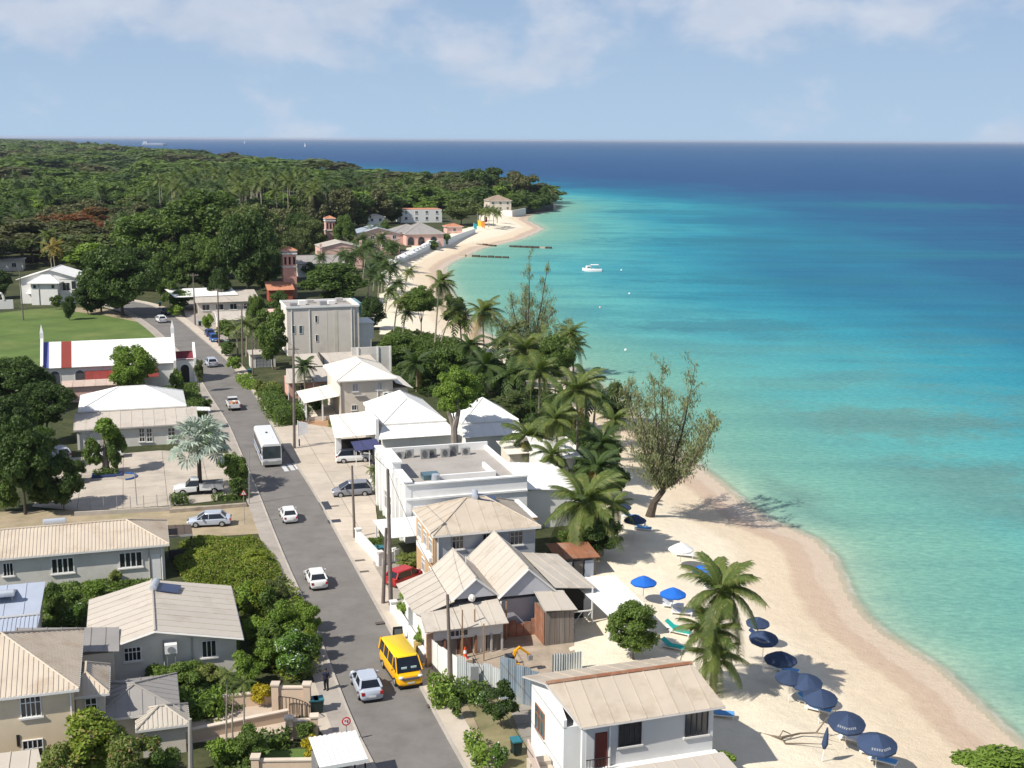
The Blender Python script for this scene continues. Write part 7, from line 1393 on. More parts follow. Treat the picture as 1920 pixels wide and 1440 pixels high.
for u, v, uc, vc, r_, l in ((1010, 800, 1012, 700, 50, 'coconut palm between olive tree and sparse casuarina'), (1060, 830, 1058, 745, 46, 'coconut palm left of the yellowing palm crown'), (1150, 860, 1150, 790, 44, 'low coconut palm at the left side of the big casuarina'), (1100, 800, 1098, 715, 42, 'coconut palm at the waterline right of the pale tree'), (1030, 930, 1035, 855, 46, 'coconut palm over the white terrace roof'), (1150, 1010, 1150, 950, 44, 'low palm between the leaning palm and the navy parasols'), (955, 700, 960, 625, 40, 'coconut palm at the foot of the tall sparse casuarina'), (880, 700, 880, 650, 36, 'palm above the bright sawn tree'), (1075, 700, 1075, 650, 34, 'small windblown palm over the water')):
    palm(u, v, uc, vc, r_, True, l, 16, bias=.25, col='palm' if u % 20 else 'palmd')
T(968, 790, 733, 78, 'M', 'olive', 'olive green low tree right of the white pavilion', ch=40)
T(1155, 790, 715, 70, 'M', 'olive', 'thin olive tree at the water left of the casuarina')
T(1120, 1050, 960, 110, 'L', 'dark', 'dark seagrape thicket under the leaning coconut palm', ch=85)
T(1075, 1040, 985, 60, 'M', 'mid', 'green bush beside the grey two-storey house')
T(895, 760, 700, 60, 'M', 'mid', 'tree behind the water tank on the white roofs')
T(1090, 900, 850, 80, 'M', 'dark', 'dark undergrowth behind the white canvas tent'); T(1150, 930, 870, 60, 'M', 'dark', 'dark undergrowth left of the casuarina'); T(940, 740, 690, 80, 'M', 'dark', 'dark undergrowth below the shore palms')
for u, vb, vt, w, c, l in ((262, 545, 450, 90, 'dark', 'dark tree right of the big spreading tree by the bend'), (300, 555, 470, 70, 'mid', 'green tree below the umbrella tree, left of the red-brown building'), (395, 545, 440, 90, 'mid', 'green tree right of the red-brown building'), (430, 520, 410, 100, 'dark', 'dark tree under the right half of the umbrella canopy'), (250, 505, 420, 80, 'mid', 'green tree at the left foot of the umbrella canopy'), (410, 575, 500, 50, 'dark', 'dark tree behind the row of low shop roofs'), (500, 545, 450, 70, 'dark', 'dark tree left of the pink tower'), (540, 500, 430, 70, 'olive', 'olive tree above the pink tower cap'), (580, 480, 400, 80, 'olive', 'grey-green tree left of the pink bell tower'), (645, 480, 400, 50, 'mid', 'green tree in front of the pink bell tower'), (560, 470, 395, 70, 'dark', 'dark tree above the grey hotel roofs'), (490, 500, 400, 80, 'mid', 'green tree between umbrella canopy and pink tower'), (130, 600, 548, 30, 'dark', 'dark shrub tree right of the white villa'), (165, 590, 520, 60, 'dark', 'dark tree between the white villa and the big tree'), (5, 700, 672, 60, 'mid', 'green tree at the left end of the church field'), (70, 760, 680, 90, 'mid', 'green tree below the left gable of the church'), (60, 880, 790, 110, 'dark', 'dark tree in the middle of the left edge group'), (20, 870, 740, 110, 'dark', 'dark tall tree above the left edge group'), (140, 905, 860, 50, 'dark', 'dark tree overhanging the left of the court'), (90, 955, 880, 80, 'dark', 'dark low tree above the long house water tank'), (1145, 880, 820, 50, 'dark', 'dark seagrape left of the big casuarina foot'), (1090, 850, 800, 50, 'mid', 'seagrape below the yellowing palm')): T(u, vb, vt, w, 'L', c, l, ch=(vb-vt)*1.05)
for i, (u, vb, vt, w, c, l) in enumerate(((575, 425, 352, 70, 'olive', 'olive tree on the skyline of the hotel wood, far left'), (602, 430, 360, 60, 'brown', 'brown tree left of the pink bell tower cap'), (640, 428, 350, 75, 'brown', 'dark brown tree directly above the pink bell tower'), (672, 425, 356, 70, 'dark', 'dark tree above the blue-grey hotel wing'), (705, 420, 350, 80, 'brown', 'broad brown tree above the hotel wing'), (735, 418, 362, 60, 'dark', 'dark tree left of the white flat-roofed villa'), (720, 452, 415, 34, 'mid', 'small green tree between the hotel wing and the pink villas'), (735, 478, 448, 30, 'olive', 'olive bush at the foot of the left pink villa'), (832, 462, 430, 30, 'mid', 'green bush at the right end of the pink villas'), (812, 470, 450, 26, 'mid', 'low green bush before the pink villa arches'), (655, 510, 470, 36, 'mid', 'green tree in front of the pink hotel hall'), (580, 520, 492, 30, 'dark', 'dark bush before the grey hotel roofs'), (1045, 900, 850, 50, 'mid', 'green seagrape beside the white tent'), (905, 800, 760, 40, 'mid', 'green bush between the white hip roofs'))): T(u, vb, vt, w, 'F', c, l, ch=(vb-vt)*1.05)
for u, vb, vt, w, c, l in ((588, 1215, 1135, 46, 'bright', 'tall kerbside tree throwing shade on the road above the person'), (575, 1270, 1190, 50, 'mid', 'green kerbside tree behind the white-flowered shrub'), (452, 925, 850, 40, 'mid', 'slim roadside tree right of the silver palm')): T(u, vb, vt, w, 'M', c, l, ch=(vb-vt)*.8)
# the pollarded tree among the white roofs
t_ = T(855, 868, 680, 98, 'L', 'bright', 'bright green tree with bare sawn trunks between the white hip roofs', ch=105)
p = Vector(t_.location); b_ = B(); s_ = 13.0
def pl(u, v): d = ray(u, v); tt = p.y/d.y; return (d.x*tt-p.x, -1.6, CAMH+d.z*tt-p.z)
b_.tube([pl(855, 866), pl(852, 795), pl(860, 770), pl(858, 735), pl(850, 712)], [.5, .42, .3, .25, .18], 7); b_.tube([pl(852, 800), pl(845, 775), pl(838, 752)], [.35, .25, .2], 7); b_.obj('sawn_limb', mat('pale_bark', (.26, .22, .19), rough=.9, var=.2, scale=2), t_)
# knotty trunk
p0 = at(198, 888); t_ = thing('tree_stump_limbs', 'stout bare forked trunk of the knotty court tree', 'tree', (p0.x, p0.y, 0)); b_ = B(); b_.tube([(0, 0, 0), (.1, 0, 1.2), (0, 0, 1.8)], [.55, .42, .4], 8); b_.tube([(0, 0, 1.6), (-.9, 0, 2.6), (-1.2, 0, 3.6)], [.35, .22, .15], 6); b_.tube([(0, 0, 1.6), (.8, 0, 2.8), (1.4, 0, 3.6)], [.35, .25, .15], 6); b_.tube([(0, 0, 1.7), (.1, 0, 3.2), (0, 0, 4.8)], [.3, .22, .14], 6); b_.obj('trunk', mat('pale_bark', (.26, .22, .19)), t_)
casuarina(1218, 966, 662, 185, 'big feathery casuarina standing alone on the sand at the water', 5, nl=12, lean=1.5, sparse=.5)
casuarina(990, 705, 472, 105, 'tall sparse casuarina rising above the palms into the bay view', 8, nl=8, lean=0, sparse=.6)
casuarina(1045, 700, 590, 80, 'small casuarina leaning over the water behind the palms', 11, nl=4, sparse=.4)
# coconut palms
P_ = palm
P_(1335, 1292, 1352, 1112, 92, True, 'tallest foreground coconut palm on the beach behind the tan roof', 24, bias=.35)
P_(1318, 1296, 1328, 1190, 72, True, 'lower coconut palm beside the tallest one behind the tan roof', 20, bias=.2)
P_(1340, 1300, 1345, 1238, 62, True, 'shortest coconut palm at the right corner of the tan roof', 14, bias=.2)
P_(1088, 1042, 1095, 948, 92, True, 'large coconut palm leaning by the grey two-storey house', 24, bias=.15)
P_(1082, 892, 1082, 735, 62, True, 'tall coconut palm with yellowing fronds between tent and sea', 24, bias=.4)
P_(1052, 905, 1040, 790, 50, True, 'coconut palm left of the yellowing one by the tent', 20, bias=.3)
P_(998, 880, 990, 822, 55, True, 'coconut palm in front of the white hip-roofed pavilion', 20, bias=.1)
P_(1135, 905, 1128, 835, 50, True, 'dark coconut palm left of the big casuarina', 20, bias=.2, col='palmd')
P_(1120, 940, 1118, 880, 55, True, 'dark coconut palm above the large leaning one', 20, bias=.3, col='palmd')
P_(970, 742, 985, 662, 60, True, 'coconut palm with drooping yellow fronds above the olive tree', 22, bias=.1)
P_(915, 745, 912, 690, 52, True, 'coconut palm behind the bright sawn tree', 20, bias=.2, col='palmd')
P_(908, 665, 905, 588, 44, True, 'windblown coconut palm left of the tall sparse casuarina', 20, bias=.5)
P_(866, 655, 862, 598, 36, False, 'short coconut palm at the beach edge between two taller ones', bias=.4)
P_(824, 652, 850, 582, 32, False, 'coconut palm leaning right over the beach sand')
P_(815, 655, 824, 532, 36, True, 'tallest slim coconut palm with windblown crown by the bay', 20, bias=.7)
P_(758, 556, 765, 508, 18, False, 'lone small palm on the open hotel beach')
P_(738, 640, 748, 562, 24, False, 'leaning coconut palm left of the forked beach tree')
P_(755, 636, 762, 585, 20, False, 'second leaning coconut palm left of the forked beach tree')
P_(930, 690, 935, 640, 40, False, 'coconut palm in the shade of the tall sparse casuarina', col='palmd')
P_(1020, 735, 1030, 640, 45, False, 'coconut palm on the seaward side of the pale green tree'); P_(1062, 745, 1068, 622, 34, False, 'windblown palm at the right end of the shore palms')
P_(1110, 830, 1118, 745, 40, False, 'coconut palm at the water right of the yellowing one', col='palmd'); P_(952, 760, 955, 700, 44, False, 'dark coconut palm right of the sawn tree', col='palmd')
P_(782, 735, 780, 685, 40, True, 'low spreading palm behind the cream house', 18, bias=0, col='palmd')
P_(574, 748, 570, 688, 28, True, 'bushy palm beside the tall pole in front of the annexe', 20, bias=0, col='palmd', name='fan_palm')
P_(105, 520, 98, 462, 26, False, 'dying palm with orange-brown fronds behind the white villa', col='palmy'); P_(98, 505, 88, 440, 22, False, 'thin palm behind the white villa')
for i, (u, v, uc, vc, r_) in enumerate(((446, 665, 440, 612, 26), (462, 668, 462, 605, 28), (478, 668, 482, 612, 24))): P_(u, v, uc, vc, r_, False, ['left', 'middle', 'right'][i]+' of three bright feathery palms by the gatehouse', col='palm', name='areca_palm')
hp = [(662, 520, 668, 470, 24), (680, 530, 688, 462, 26), (700, 545, 706, 482, 26), (715, 550, 720, 497, 24), (690, 560, 694, 505, 24), (728, 545, 735, 500, 22), (708, 575, 712, 520, 22), (672, 500, 676, 448, 22), (652, 535, 652, 480, 22), (725, 505, 732, 462, 22), (640, 530, 640, 476, 20), (705, 495, 712, 445, 22), (598, 530, 600, 480, 18), (740, 575, 744, 530, 22), (722, 585, 730, 545, 22), (690, 475, 695, 430, 20)]
for u, v, uc, vc, r_ in hp: P_(u, v, uc, vc, r_, False, 'coconut palm in the windblown cluster beside the hotel beach', group='coconut palms by the hotel beach', col='palmd')
for u, v, uc, vc, r_ in ((900, 424, 902, 395, 11), (908, 428, 912, 396, 12), (916, 426, 918, 392, 12), (925, 424, 927, 394, 13), (932, 418, 934, 398, 11), (896, 415, 895, 385, 11)): P_(u, v, uc, vc, r_, False, 'palm in the row on the far beach below the headland villa', group='palms on the far beach')
T(1022, 394, 350, 26, 'T', 'mid', 'lone tree at the very tip of the headland', base_z=-1.0); T(1008, 393, 372, 18, 'S', 'mid', 'low bush at the headland tip', base_z=-1.0)
# silver fan palm
p = at(376, 925); d = ray(378, 835); top = Vector((0, 0, CAMH+d.z*p.y/d.y)); t_ = thing('silver_fan_palm', 'silvery blue fan palm on the lawn bed by the white pick-up', 'palm tree', (p.x, p.y, 0)); b_ = B(); b_.cyl(0, 0, -.2, top.z, .28, .22, 9); b_.obj('trunk', BARKD, t_)
fm_ = B()
for k in range(15):
    a = -1.9+3.8*k/14; w = .11; r0, r1 = .12, 1.0-.15*abs(a)/1.9
    fm_.add([(r0*math.cos(a-w), r0*math.sin(a-w), 0), (r1*.7*math.cos(a-w*.9), r1*.7*math.sin(a-w*.9), .05-.10*(k % 2)), (r1*math.cos(a), r1*math.sin(a), -.18), (r1*.7*math.cos(a+w*.9), r1*.7*math.sin(a+w*.9), .05-.10*((k+1) % 2)), (r0*math.cos(a+w), r0*math.sin(a+w), 0)], [(0, 1, 2, 3, 4)])
fm_.tube([(-1.3, 0, -.35), (-.5, 0, -.05), (.1, 0, 0)], [.035, .03, .02], 4); FM = fm_.mesh('fan_leaf', LM['silver']); rg = random.Random(4)
for i in range(30):
    q = i/30; az = i*2.4; el_ = 1.35-1.9*q; L0 = 1.8; o = put(FM, 'fan_leaf', t_); dx = Vector((math.cos(az)*math.cos(el_), math.sin(az)*math.cos(el_), math.sin(el_))); o.location = Vector((0, 0, top.z))+dx*L0*1.35; o.rotation_euler = (rg.uniform(-.5, .5), -el_+.45, az); s_ = L0*rg.uniform(.85, 1.1); o.scale = (s_,)*3
# beds, hedges, shrubs left of the road
hedge('hedge', [(322, 945), (350, 942)], 1.8, 1.1, 'mid', 'clipped low hedge at the left end of the palm bed')
hedge('hedge', [(400, 938), (450, 935)], 1.2, .6, 'mid', 'low bed planting under the silver fan palm'); hedge('hedge', [(178, 894), (220, 890)], 1.5, .8, 'mid', 'clipped planter hedge under the knotty court tree')
def mass(label, cells, cols, cls='M', name='overgrown_bush', seed=1, group=None):
    rg = random.Random(seed)
    for i, (u, v, w, hh) in enumerate(cells): T(u, v, v-hh, w, cls, cols[i % len(cols)], label % '' if '%' in label else label, cat='shrub', group=group, name=name, ch=hh*1.15)
lot = [(370, 1058, 80, 55), (410, 1062, 80, 60), (450, 1055, 85, 55), (480, 1075, 70, 60), (390, 1105, 80, 60), (430, 1110, 90, 60), (475, 1115, 90, 62), (515, 1120, 85, 62), (545, 1150, 80, 60), (460, 1160, 90, 60), (510, 1170, 90, 60), (355, 1085, 60, 45), (500, 1085, 60, 40), (550, 1118, 60, 50), (445, 1025, 100, 28), (385, 1022, 90, 26)]
def cover(name, label, px, hgt, amp, col, leaf, dens, seed=1, sc=.5, edge=1.2, z0=0.):
    """a thicket too dense to count: leaves over a lumpy surface with gaps"""
    Q = np.array([tuple(at(u, v))[:2] for u, v in px]); r_ = np.random.default_rng(seed); lo, hi = Q.min(0), Q.max(0); n = int((hi-lo).prod()*dens)
    P = r_.uniform(lo, hi, (n, 2)); P = P[inpoly(P, Q)]; d = segdist(P, np.vstack([Q, Q[:1]])); x, y = P.T
    def hf(x, y): return hgt+amp*(np.sin(x*sc*2.1+np.sin(y*sc*1.3)*2)*np.sin(y*sc*1.9+x*sc*.6)+.5*np.sin(x*sc*5.1+y)*np.sin(y*sc*4.3-x)+.25*np.sin(x*sc*11+y*2)*np.sin(y*sc*9-x*3))
    H_ = np.maximum(hf(x, y)*np.clip(d/edge, .25, 1)**.5, .15); e = .15; gx = (hf(x+e, y)-hf(x-e, y))/(2*e); gy = (hf(x, y+e)-hf(x, y-e))/(2*e)
    C = np.column_stack([x, y, z0+H_-r_.exponential(.16, len(x))]); Nn = np.column_stack([-gx, -gy, np.ones(len(x))]); Nn /= np.linalg.norm(Nn, axis=1)[:, None]
    o = put(qmesh(name, leaf_quads(r_, C, Nn, leaf), LM[col]), name); tag(o, label, 'undergrowth'); o['kind'] = 'stuff'; return o
cover('vine_thicket', 'smooth bright green vine thicket behind the carport, upper part of the wild lot', [(338, 1022), (400, 1014), (488, 1018), (515, 1050), (530, 1080), (460, 1110), (350, 1100), (325, 1060)], 1.0, .22, 'vine', .11, 200, 3)
cover('vine_thicket', 'lower lumpy thicket filling the wild lot beside the road', [(355, 1090), (460, 1100), (530, 1075), (565, 1120), (592, 1190), (604, 1262), (540, 1285), (478, 1240), (462, 1200), (440, 1110)], 0.6, .5, 'vine', .13, 75, 4, .55)
for u, vb, vt, w, c, l in ((470, 1150, 1090, 50, 'bright', 'light green small tree beside the bungalow roof corner'), (500, 1165, 1100, 44, 'mid', 'upright green bush right of the light green small tree'), (545, 1205, 1150, 40, 'bright', 'bright bush close to the kerb above the flowered shrub'), (510, 1235, 1165, 50, 'mid', 'green bush in the lower middle of the wild lot'), (565, 1180, 1125, 40, 'olive', 'olive bush at the kerb beside the white saloon'), (590, 1240, 1190, 34, 'mid', 'narrow dark bush at the kerb in tree shade')): T(u, vb, vt, w, 'S', c, l, cat='shrub', name='overgrown_bush')
lot2 = [(520, 1110, 60, 48, 'olive', 'low olive bush at the top of the lumpy thicket'), (485, 1130, 80, 60, 'vine', 'yellow-green bush crown in the middle of the lumpy thicket'), (560, 1165, 64, 62, 'bright', 'round green bush where the thicket meets the road'), (520, 1195, 70, 60, 'bright', 'bright-leaved bush rising from the lower thicket'), (445, 1120, 60, 44, 'vine', 'vine-draped mound beside the beige gable roof'), (575, 1215, 50, 55, 'vine', 'yellow-green bush hanging over the left kerb'), (380, 1040, 60, 30, 'vine', 'low vine mound near the carport'), (480, 1045, 60, 34, 'vine', 'low vine mound at the top right of the wild lot')]
for u, v, w, hh, c, l in lot2: T(u, v+20, v+20-hh, w, 'M', c, l, cat='shrub', name='overgrown_bush', ch=hh*1.15)
cover('garden_planting', 'mixed garden planting under the slender palms at bottom left', [(315, 1290), (470, 1275), (520, 1300), (420, 1345), (320, 1360)], .8, .35, 'mid', .12, 150, 6)
cover('garden_planting', 'planted bed behind the sandy boundary wall at the bottom', [(400, 1400), (470, 1380), (500, 1420), (470, 1445), (400, 1450)], .6, .3, 'mid', .12, 150, 7)
cover('court_verge', 'leafy strip along the pavement beside the silver palm', [(440, 850), (458, 880), (470, 935), (455, 940), (440, 900), (425, 860)], .7, .3, 'mid', .13, 90, 8)
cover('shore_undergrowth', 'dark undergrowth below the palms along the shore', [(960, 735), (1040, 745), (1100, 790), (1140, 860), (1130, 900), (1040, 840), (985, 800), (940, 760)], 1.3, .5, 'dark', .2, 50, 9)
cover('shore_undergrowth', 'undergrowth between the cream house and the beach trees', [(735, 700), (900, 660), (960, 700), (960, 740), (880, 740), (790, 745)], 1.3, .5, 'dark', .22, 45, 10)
cover('shore_undergrowth', 'bushy ground right of the grey boundary wall', [(715, 640), (740, 620), (900, 655), (900, 690), (740, 700)], 1.2, .5, 'mid', .22, 40, 12)
cover('village_undergrowth', 'weedy growth between the church and the hall', [(300, 730), (370, 720), (385, 770), (370, 790), (330, 770)], .6, .3, 'mid', .16, 60, 13)
cover('village_undergrowth', 'shrubby ground between blue-grey roof and bungalow', [(80, 1180), (85, 1110), (200, 1090), (290, 1092), (170, 1150), (150, 1180)], .8, .3, 'mid', .13, 110, 14)
T(530, 1215, 1130, 80, 'M', 'bright', 'bright bush tree at the road edge above the white-flowered shrub'); T(548, 1275, 1182, 92, 'M', 'white', 'dark green shrub with white flowers at the left road edge', cat='shrub', ch=92); T(500, 1260, 1195, 70, 'M', 'bright', 'leafy shrub left of the white-flowered one', cat='shrub'); T(480, 1205, 1160, 60, 'S', 'bright', 'small bright shrub right of the beige gable roof', cat='shrub'); T(455, 1290, 1225, 70, 'M', 'bright', 'banana-like bush in front of the bungalow wall', cat='shrub'); T(420, 1255, 1200, 56, 'S', 'bright', 'yellow-green palm-like bush by the bungalow right window', cat='shrub')
T(350, 1300, 1240, 90, 'M', 'mid', 'dark shrub behind the clipped garden hedge', cat='shrub'); T(395, 1290, 1245, 70, 'M', 'dry', 'reddish-leaved shrub below the bungalow wall', cat='shrub'); T(300, 1290, 1245, 60, 'S', 'mid', 'shrub at the foot of the bungalow gable', cat='shrub')
hedge('hedge', [(335, 1345), (415, 1340)], 2.2, 1.7, 'bright', 'dense rounded garden hedge right of the low hip roofs'); T(490, 1325, 1282, 42, 'S', 'yellow', 'golden yellow croton shrub beside the sandy wall', cat='shrub', ch=46)
for i, (u, vb, vt) in enumerate(((425, 1410, 1262), (438, 1405, 1290), (455, 1412, 1280))): P_(u, vb, u+2, vt, 22, False, ['slender garden palm left of its pair', 'shorter slender garden palm in the middle', 'slender garden palm right of its pair'][i]+' at bottom left', tr=.06, name='areca_palm')
T(470, 1435, 1360, 70, 'M', 'mid', 'shrub in the planted bed left of the sandy pillars', cat='shrub'); T(420, 1440, 1385, 60, 'S', 'bright', 'bright shrub in the bed near the bottom edge', cat='shrub')
hedge('hedge', [(492, 1402), (540, 1398)], 1.2, 1.1, 'mid', 'short clipped hedge in front of the gate wall'); T(575, 1392, 1355, 42, 'S', 'mid', 'round green shrub at the sandy wall corner', cat='shrub', ch=40); T(588, 1425, 1378, 44, 'S', 'yellow', 'yellow-green shrub beside the bus shelter', cat='shrub', ch=50)
zone('garden_lawn', [(440, 1450), (470, 1405), (590, 1405), (612, 1445)], .05, GRASS)
T(180, 1480, 1335, 150, 'M', 'vine', 'feathery dry-green bush covering the cream house corner at bottom left', cat='shrub', ch=125); T(260, 1500, 1365, 110, 'M', 'dry', 'bushy shrub right of the feathery one at bottom left', cat='shrub', ch=110); T(120, 1500, 1385, 90, 'M', 'dry', 'low dry shrub at the bottom edge before the cream house', cat='shrub'); T(310, 1500, 1400, 80, 'M', 'mid', 'green shrub left of the grey concrete post', cat='shrub')
T(105, 1160, 1092, 50, 'M', 'mid', 'leafy shrub right of the blue-grey roof', cat='shrub'); T(135, 1165, 1098, 60, 'M', 'mid', 'green shrub between blue-grey roof and bungalow', cat='shrub'); T(180, 1125, 1088, 45, 'S', 'bright', 'small shrub below the long house wall', cat='shrub'); T(140, 1172, 1130, 45, 'S', 'white', 'white-flowering shrub beside the bungalow roof', cat='shrub', ch=45); T(215, 1098, 1068, 30, 'S', 'dry', 'thin pinkish shrub before the long white house', cat='shrub')
for u, vb, vt, w, c, l in ((388, 820, 775, 34, 'olive', 'roadside shrub above the white-flowering one'), (395, 845, 812, 34, 'white', 'white-flowering roadside shrub beside the silver palm'), (430, 900, 850, 50, 'mid', 'green shrub behind the silver fan palm'), (385, 775, 745, 30, 'mid', 'roadside shrub by the hall roof'), (445, 935, 895, 34, 'mid', 'shrub at the pavement edge under the silver palm')): T(u, vb, vt, w, 'S', c, l, cat='shrub')
# right of the road
hedge('hedge', [(455, 712), (470, 728), (510, 735)], 2.4, 1.1, 'bright', 'clipped curved hedge on the pavement before the gatehouse'); hedge('hedge', [(505, 757), (522, 785), (540, 800)], 3.2, 2.6, 'mid', 'tall clipped hedge left of the forecourt pole', dens=22); hedge('hedge', [(555, 790), (572, 775)], 2.6, 1.8, 'mid', 'clipped hedge at the corner of the red earth drive'); hedge('hedge', [(618, 800), (640, 800)], 1.4, .9, 'mid', 'low hedge before the cream house veranda')
for u, vb, vt, w, c, l in ((490, 745, 712, 36, 'dry', 'reddish shrub behind the curved pavement hedge'), (515, 748, 715, 36, 'dry', 'sparse shrub in front of the pink bungalow'), (440, 700, 668, 30, 'bright', 'bright verge shrub opposite the silver car'), (430, 668, 640, 34, 'mid', 'shrub by the gatehouse wall'), (590, 775, 745, 30, 'mid', 'green bush by the pink steps'), (420, 640, 600, 40, 'mid', 'bushy shrub behind the blue cars'), (392, 620, 588, 24, 'bright', 'small shrub by the cottage wall')): T(u, vb, vt, w, 'S', c, l, cat='shrub')
for i, (u, v) in enumerate(((697, 905), (706, 925), (712, 940), (743, 968))):
    p = at(u, v); t_ = thing('potted_plant', ['potted palm at the facade', 'second potted palm at the facade', 'third potted palm at the facade', 'lone potted shrub by the facade corner'][i]+' of the white building', 'potted plant', (p.x, p.y, .12)); b_ = B(); b_.cyl(0, 0, 0, .8, .25, .33, 10); b_.obj('pot', WHP, t_); c_ = put(FP[i], 'plant', t_, (0, 0, 1.6)); c_.scale = (.9,)*3; b_ = B(); b_.cyl(0, 0, .7, 1.6, .05, n=5); b_.obj('stem', BARK, t_)
T(770, 1060, 1035, 60, 'S', 'dry', 'bare twiggy shrub behind the dark bins', cat='shrub'); T(700, 1030, 1008, 40, 'S', 'mid', 'green shrub inside the white planter wall', cat='shrub')
T(776, 1158, 1105, 66, 'M', 'bright', 'leafy bright tree overhanging the low white wall', ch=55); T(798, 1215, 1165, 40, 'S', 'bright', 'yellow-green bush before the brown hoarding board', cat='shrub'); T(788, 1180, 1150, 40, 'S', 'mid', 'bush behind the grey notice board', cat='shrub')
hedge('hedge', [(822, 1298), (832, 1332)], 1.6, 1.7, 'bright', 'clipped bright hedge at the kerb in front of the hoarding'); hedge('hedge', [(840, 1302), (905, 1318)], 1.8, 1.3, 'mid', 'low hedge in front of the pale zinc fence')
T(852, 1350, 1306, 30, 'S', 'mid', 'egg-shaped clipped bush at the yard kerb', cat='shrub', ch=46); T(938, 1362, 1280, 72, 'M', 'dark', 'dark bushy shrub in the yard beside the zinc fence', cat='shrub', ch=80); T(905, 1330, 1298, 30, 'S', 'white', 'small white-flowered shrub by the low hedge', cat='shrub'); T(935, 1440, 1392, 36, 'S', 'white', 'white-flowered shrub near the bottom edge of the yard', cat='shrub'); T(1022, 1400, 1372, 30, 'S', 'bright', 'small potted-looking shrub by the house steps', cat='shrub', ch=28)
hedge('hedge', [(885, 1400), (905, 1445)], 1.1, 1.3, 'bright', 'narrow clipped hedge along the kerb at bottom'); T(1345, 1460, 1412, 80, 'S', 'bright', 'bright leafy bush right of the nearest roof at the bottom edge', cat='shrub'); T(1860, 1520, 1410, 190, 'M', 'bright', 'yellow-green bush in the bottom right corner', cat='shrub', ch=75)
# ---------------------------------------------------------------- woodland behind the village
rg = random.Random(11)
WP_ = np.array([tuple(at(u, v))[:2] for u, v in ((-260, 590), (-40, 520), (30, 500), (150, 500), (175, 520), (300, 500), (500, 480), (520, 460), (560, 430), (650, 412), (740, 400), (800, 398), (880, 404), (930, 372), (975, 385), (1000, 396), (1040, 392), (1060, 380), (900, 300), (960, 290), (-400, 262.5))])
WP_[-2:] = [[-1200, 6000], [-4500, 6000]]
def zonemask(P, px): return inpoly(P, np.array([tuple(at(u, v))[:2] for u, v in px]))
PTS = []; cellw = {}
def spaced(n, y0, y1, dmin, seed):
    r_ = np.random.default_rng(seed); y = np.sqrt(r_.uniform(y0*y0, y1*y1, n)); tt = r_.uniform(-.56, .05, n); P = np.stack([tt*y, y], 1)
    _, s = ground_z(P); ok = inpoly(P, WP_) & (s > 7)
    for q in (((596, 512), (596, 458), (755, 450), (755, 470), (700, 520)), ((745, 475), (745, 412), (850, 408), (905, 395), (905, 430), (845, 450)), ((530, 570), (530, 535), (640, 520), (640, 540)), ((905, 410), (905, 388), (965, 388), (965, 405)), ((145, 492), (145, 462), (235, 462), (235, 492)), ((85, 435), (85, 415), (135, 415), (135, 435)), ((60, 600), (-60, 500), (20, 490), (170, 560))): ok &= ~zonemask(P, q)
    out_ = []
    for p in P[ok]:
        k = (int(p[0]//dmin), int(p[1]//dmin))
        if any((a, b_) in cellw for a in (k[0]-1, k[0], k[0]+1) for b_ in (k[1]-1, k[1], k[1]+1) if a == k[0] and b_ == k[1] or False): continue
        if k in cellw: continue
        near_ = [cellw[(a, b_)] for a in (k[0]-1, k[0], k[0]+1) for b_ in (k[1]-1, k[1], k[1]+1) if (a, b_) in cellw]
        if any(math.hypot(p[0]-q[0], p[1]-q[1]) < dmin for q in near_): continue
        cellw[k] = p; out_.append(p)
    cellw.clear(); return out_
A1 = spaced(14000, 300, 860, 14.5, 1); A2 = spaced(30000, 840, 5800, 38, 2)
A1.sort(key=lambda p: p[1])
rpx = ((290, 420), (330, 450), (450, 448), (560, 440), (640, 415), (560, 372), (420, 362), (330, 368))
RPM = zonemask(np.array(A1), rpx) if A1 else []
def colof(p, rg=rg):
    n_ = math.sin(p[0]*.021+1)+math.sin(p[1]*.013+p[0]*.008)+rg.uniform(-.9, .9)
    c = 'mid' if n_ > .45 else ('dark' if n_ > -.15 else ('olive' if n_ > -.9 else 'brown'))
    return 'bright' if rg.random() < .15 else c
MARKS = (((190, 450), 'flame trees'), ((35, 490), 'low grey house at the left edge'), ((100, 425), 'half-hidden pale house'), ((190, 470), 'red-roofed house'), ((320, 500), 'red-brown building'), ((330, 400), 'umbrella canopy'), ((460, 360), 'royal palm grove'), ((545, 490), 'pink tower'), ((612, 420), 'pink bell tower'), ((690, 430), 'hotel roofs'), ((790, 430), 'dark-roofed pink villas'), ((790, 385), 'white flat-roofed villa'), ((930, 380), 'headland villa'), ((865, 385), 'big dark olive tree'), ((30, 370), 'left picture edge'), ((200, 330), 'open canopy left of the grove'), ((700, 350), 'brown trees above the hotel'), ((600, 340), 'right end of the grove'), ((130, 380), 'rounded bright trees upper left'), ((270, 360), 'left flank of the umbrella canopy'))
def place(u, v):
    m = min(MARKS, key=lambda q: math.hypot((q[0][0]-u)*.7, (q[0][1]-v)*1.6)); dx, dy = (u-m[0][0])*.7, (v-m[0][1])*1.6; dd = math.hypot(dx, dy)
    if dd < 16: return 'right at the '+m[1]
    w = 'just ' if dd < 45 else ('well ' if dd > 95 else '')
    return w+(('left of' if dx < 0 else 'right of') if abs(dx) > abs(dy) else ('above' if dy < 0 else 'below'))+' the '+m[1]
def pxof(x, y, z): q = CM.to_3x3().transposed() @ Vector((x, y, z-CAMH)); return 960+F*q.x/-q.z, 720-F*q.y/-q.z
CL = {'dark': 'dark green', 'mid': 'green', 'bright': 'bright green', 'olive': 'olive green', 'brown': 'brownish'}
cnt = 0; far = []
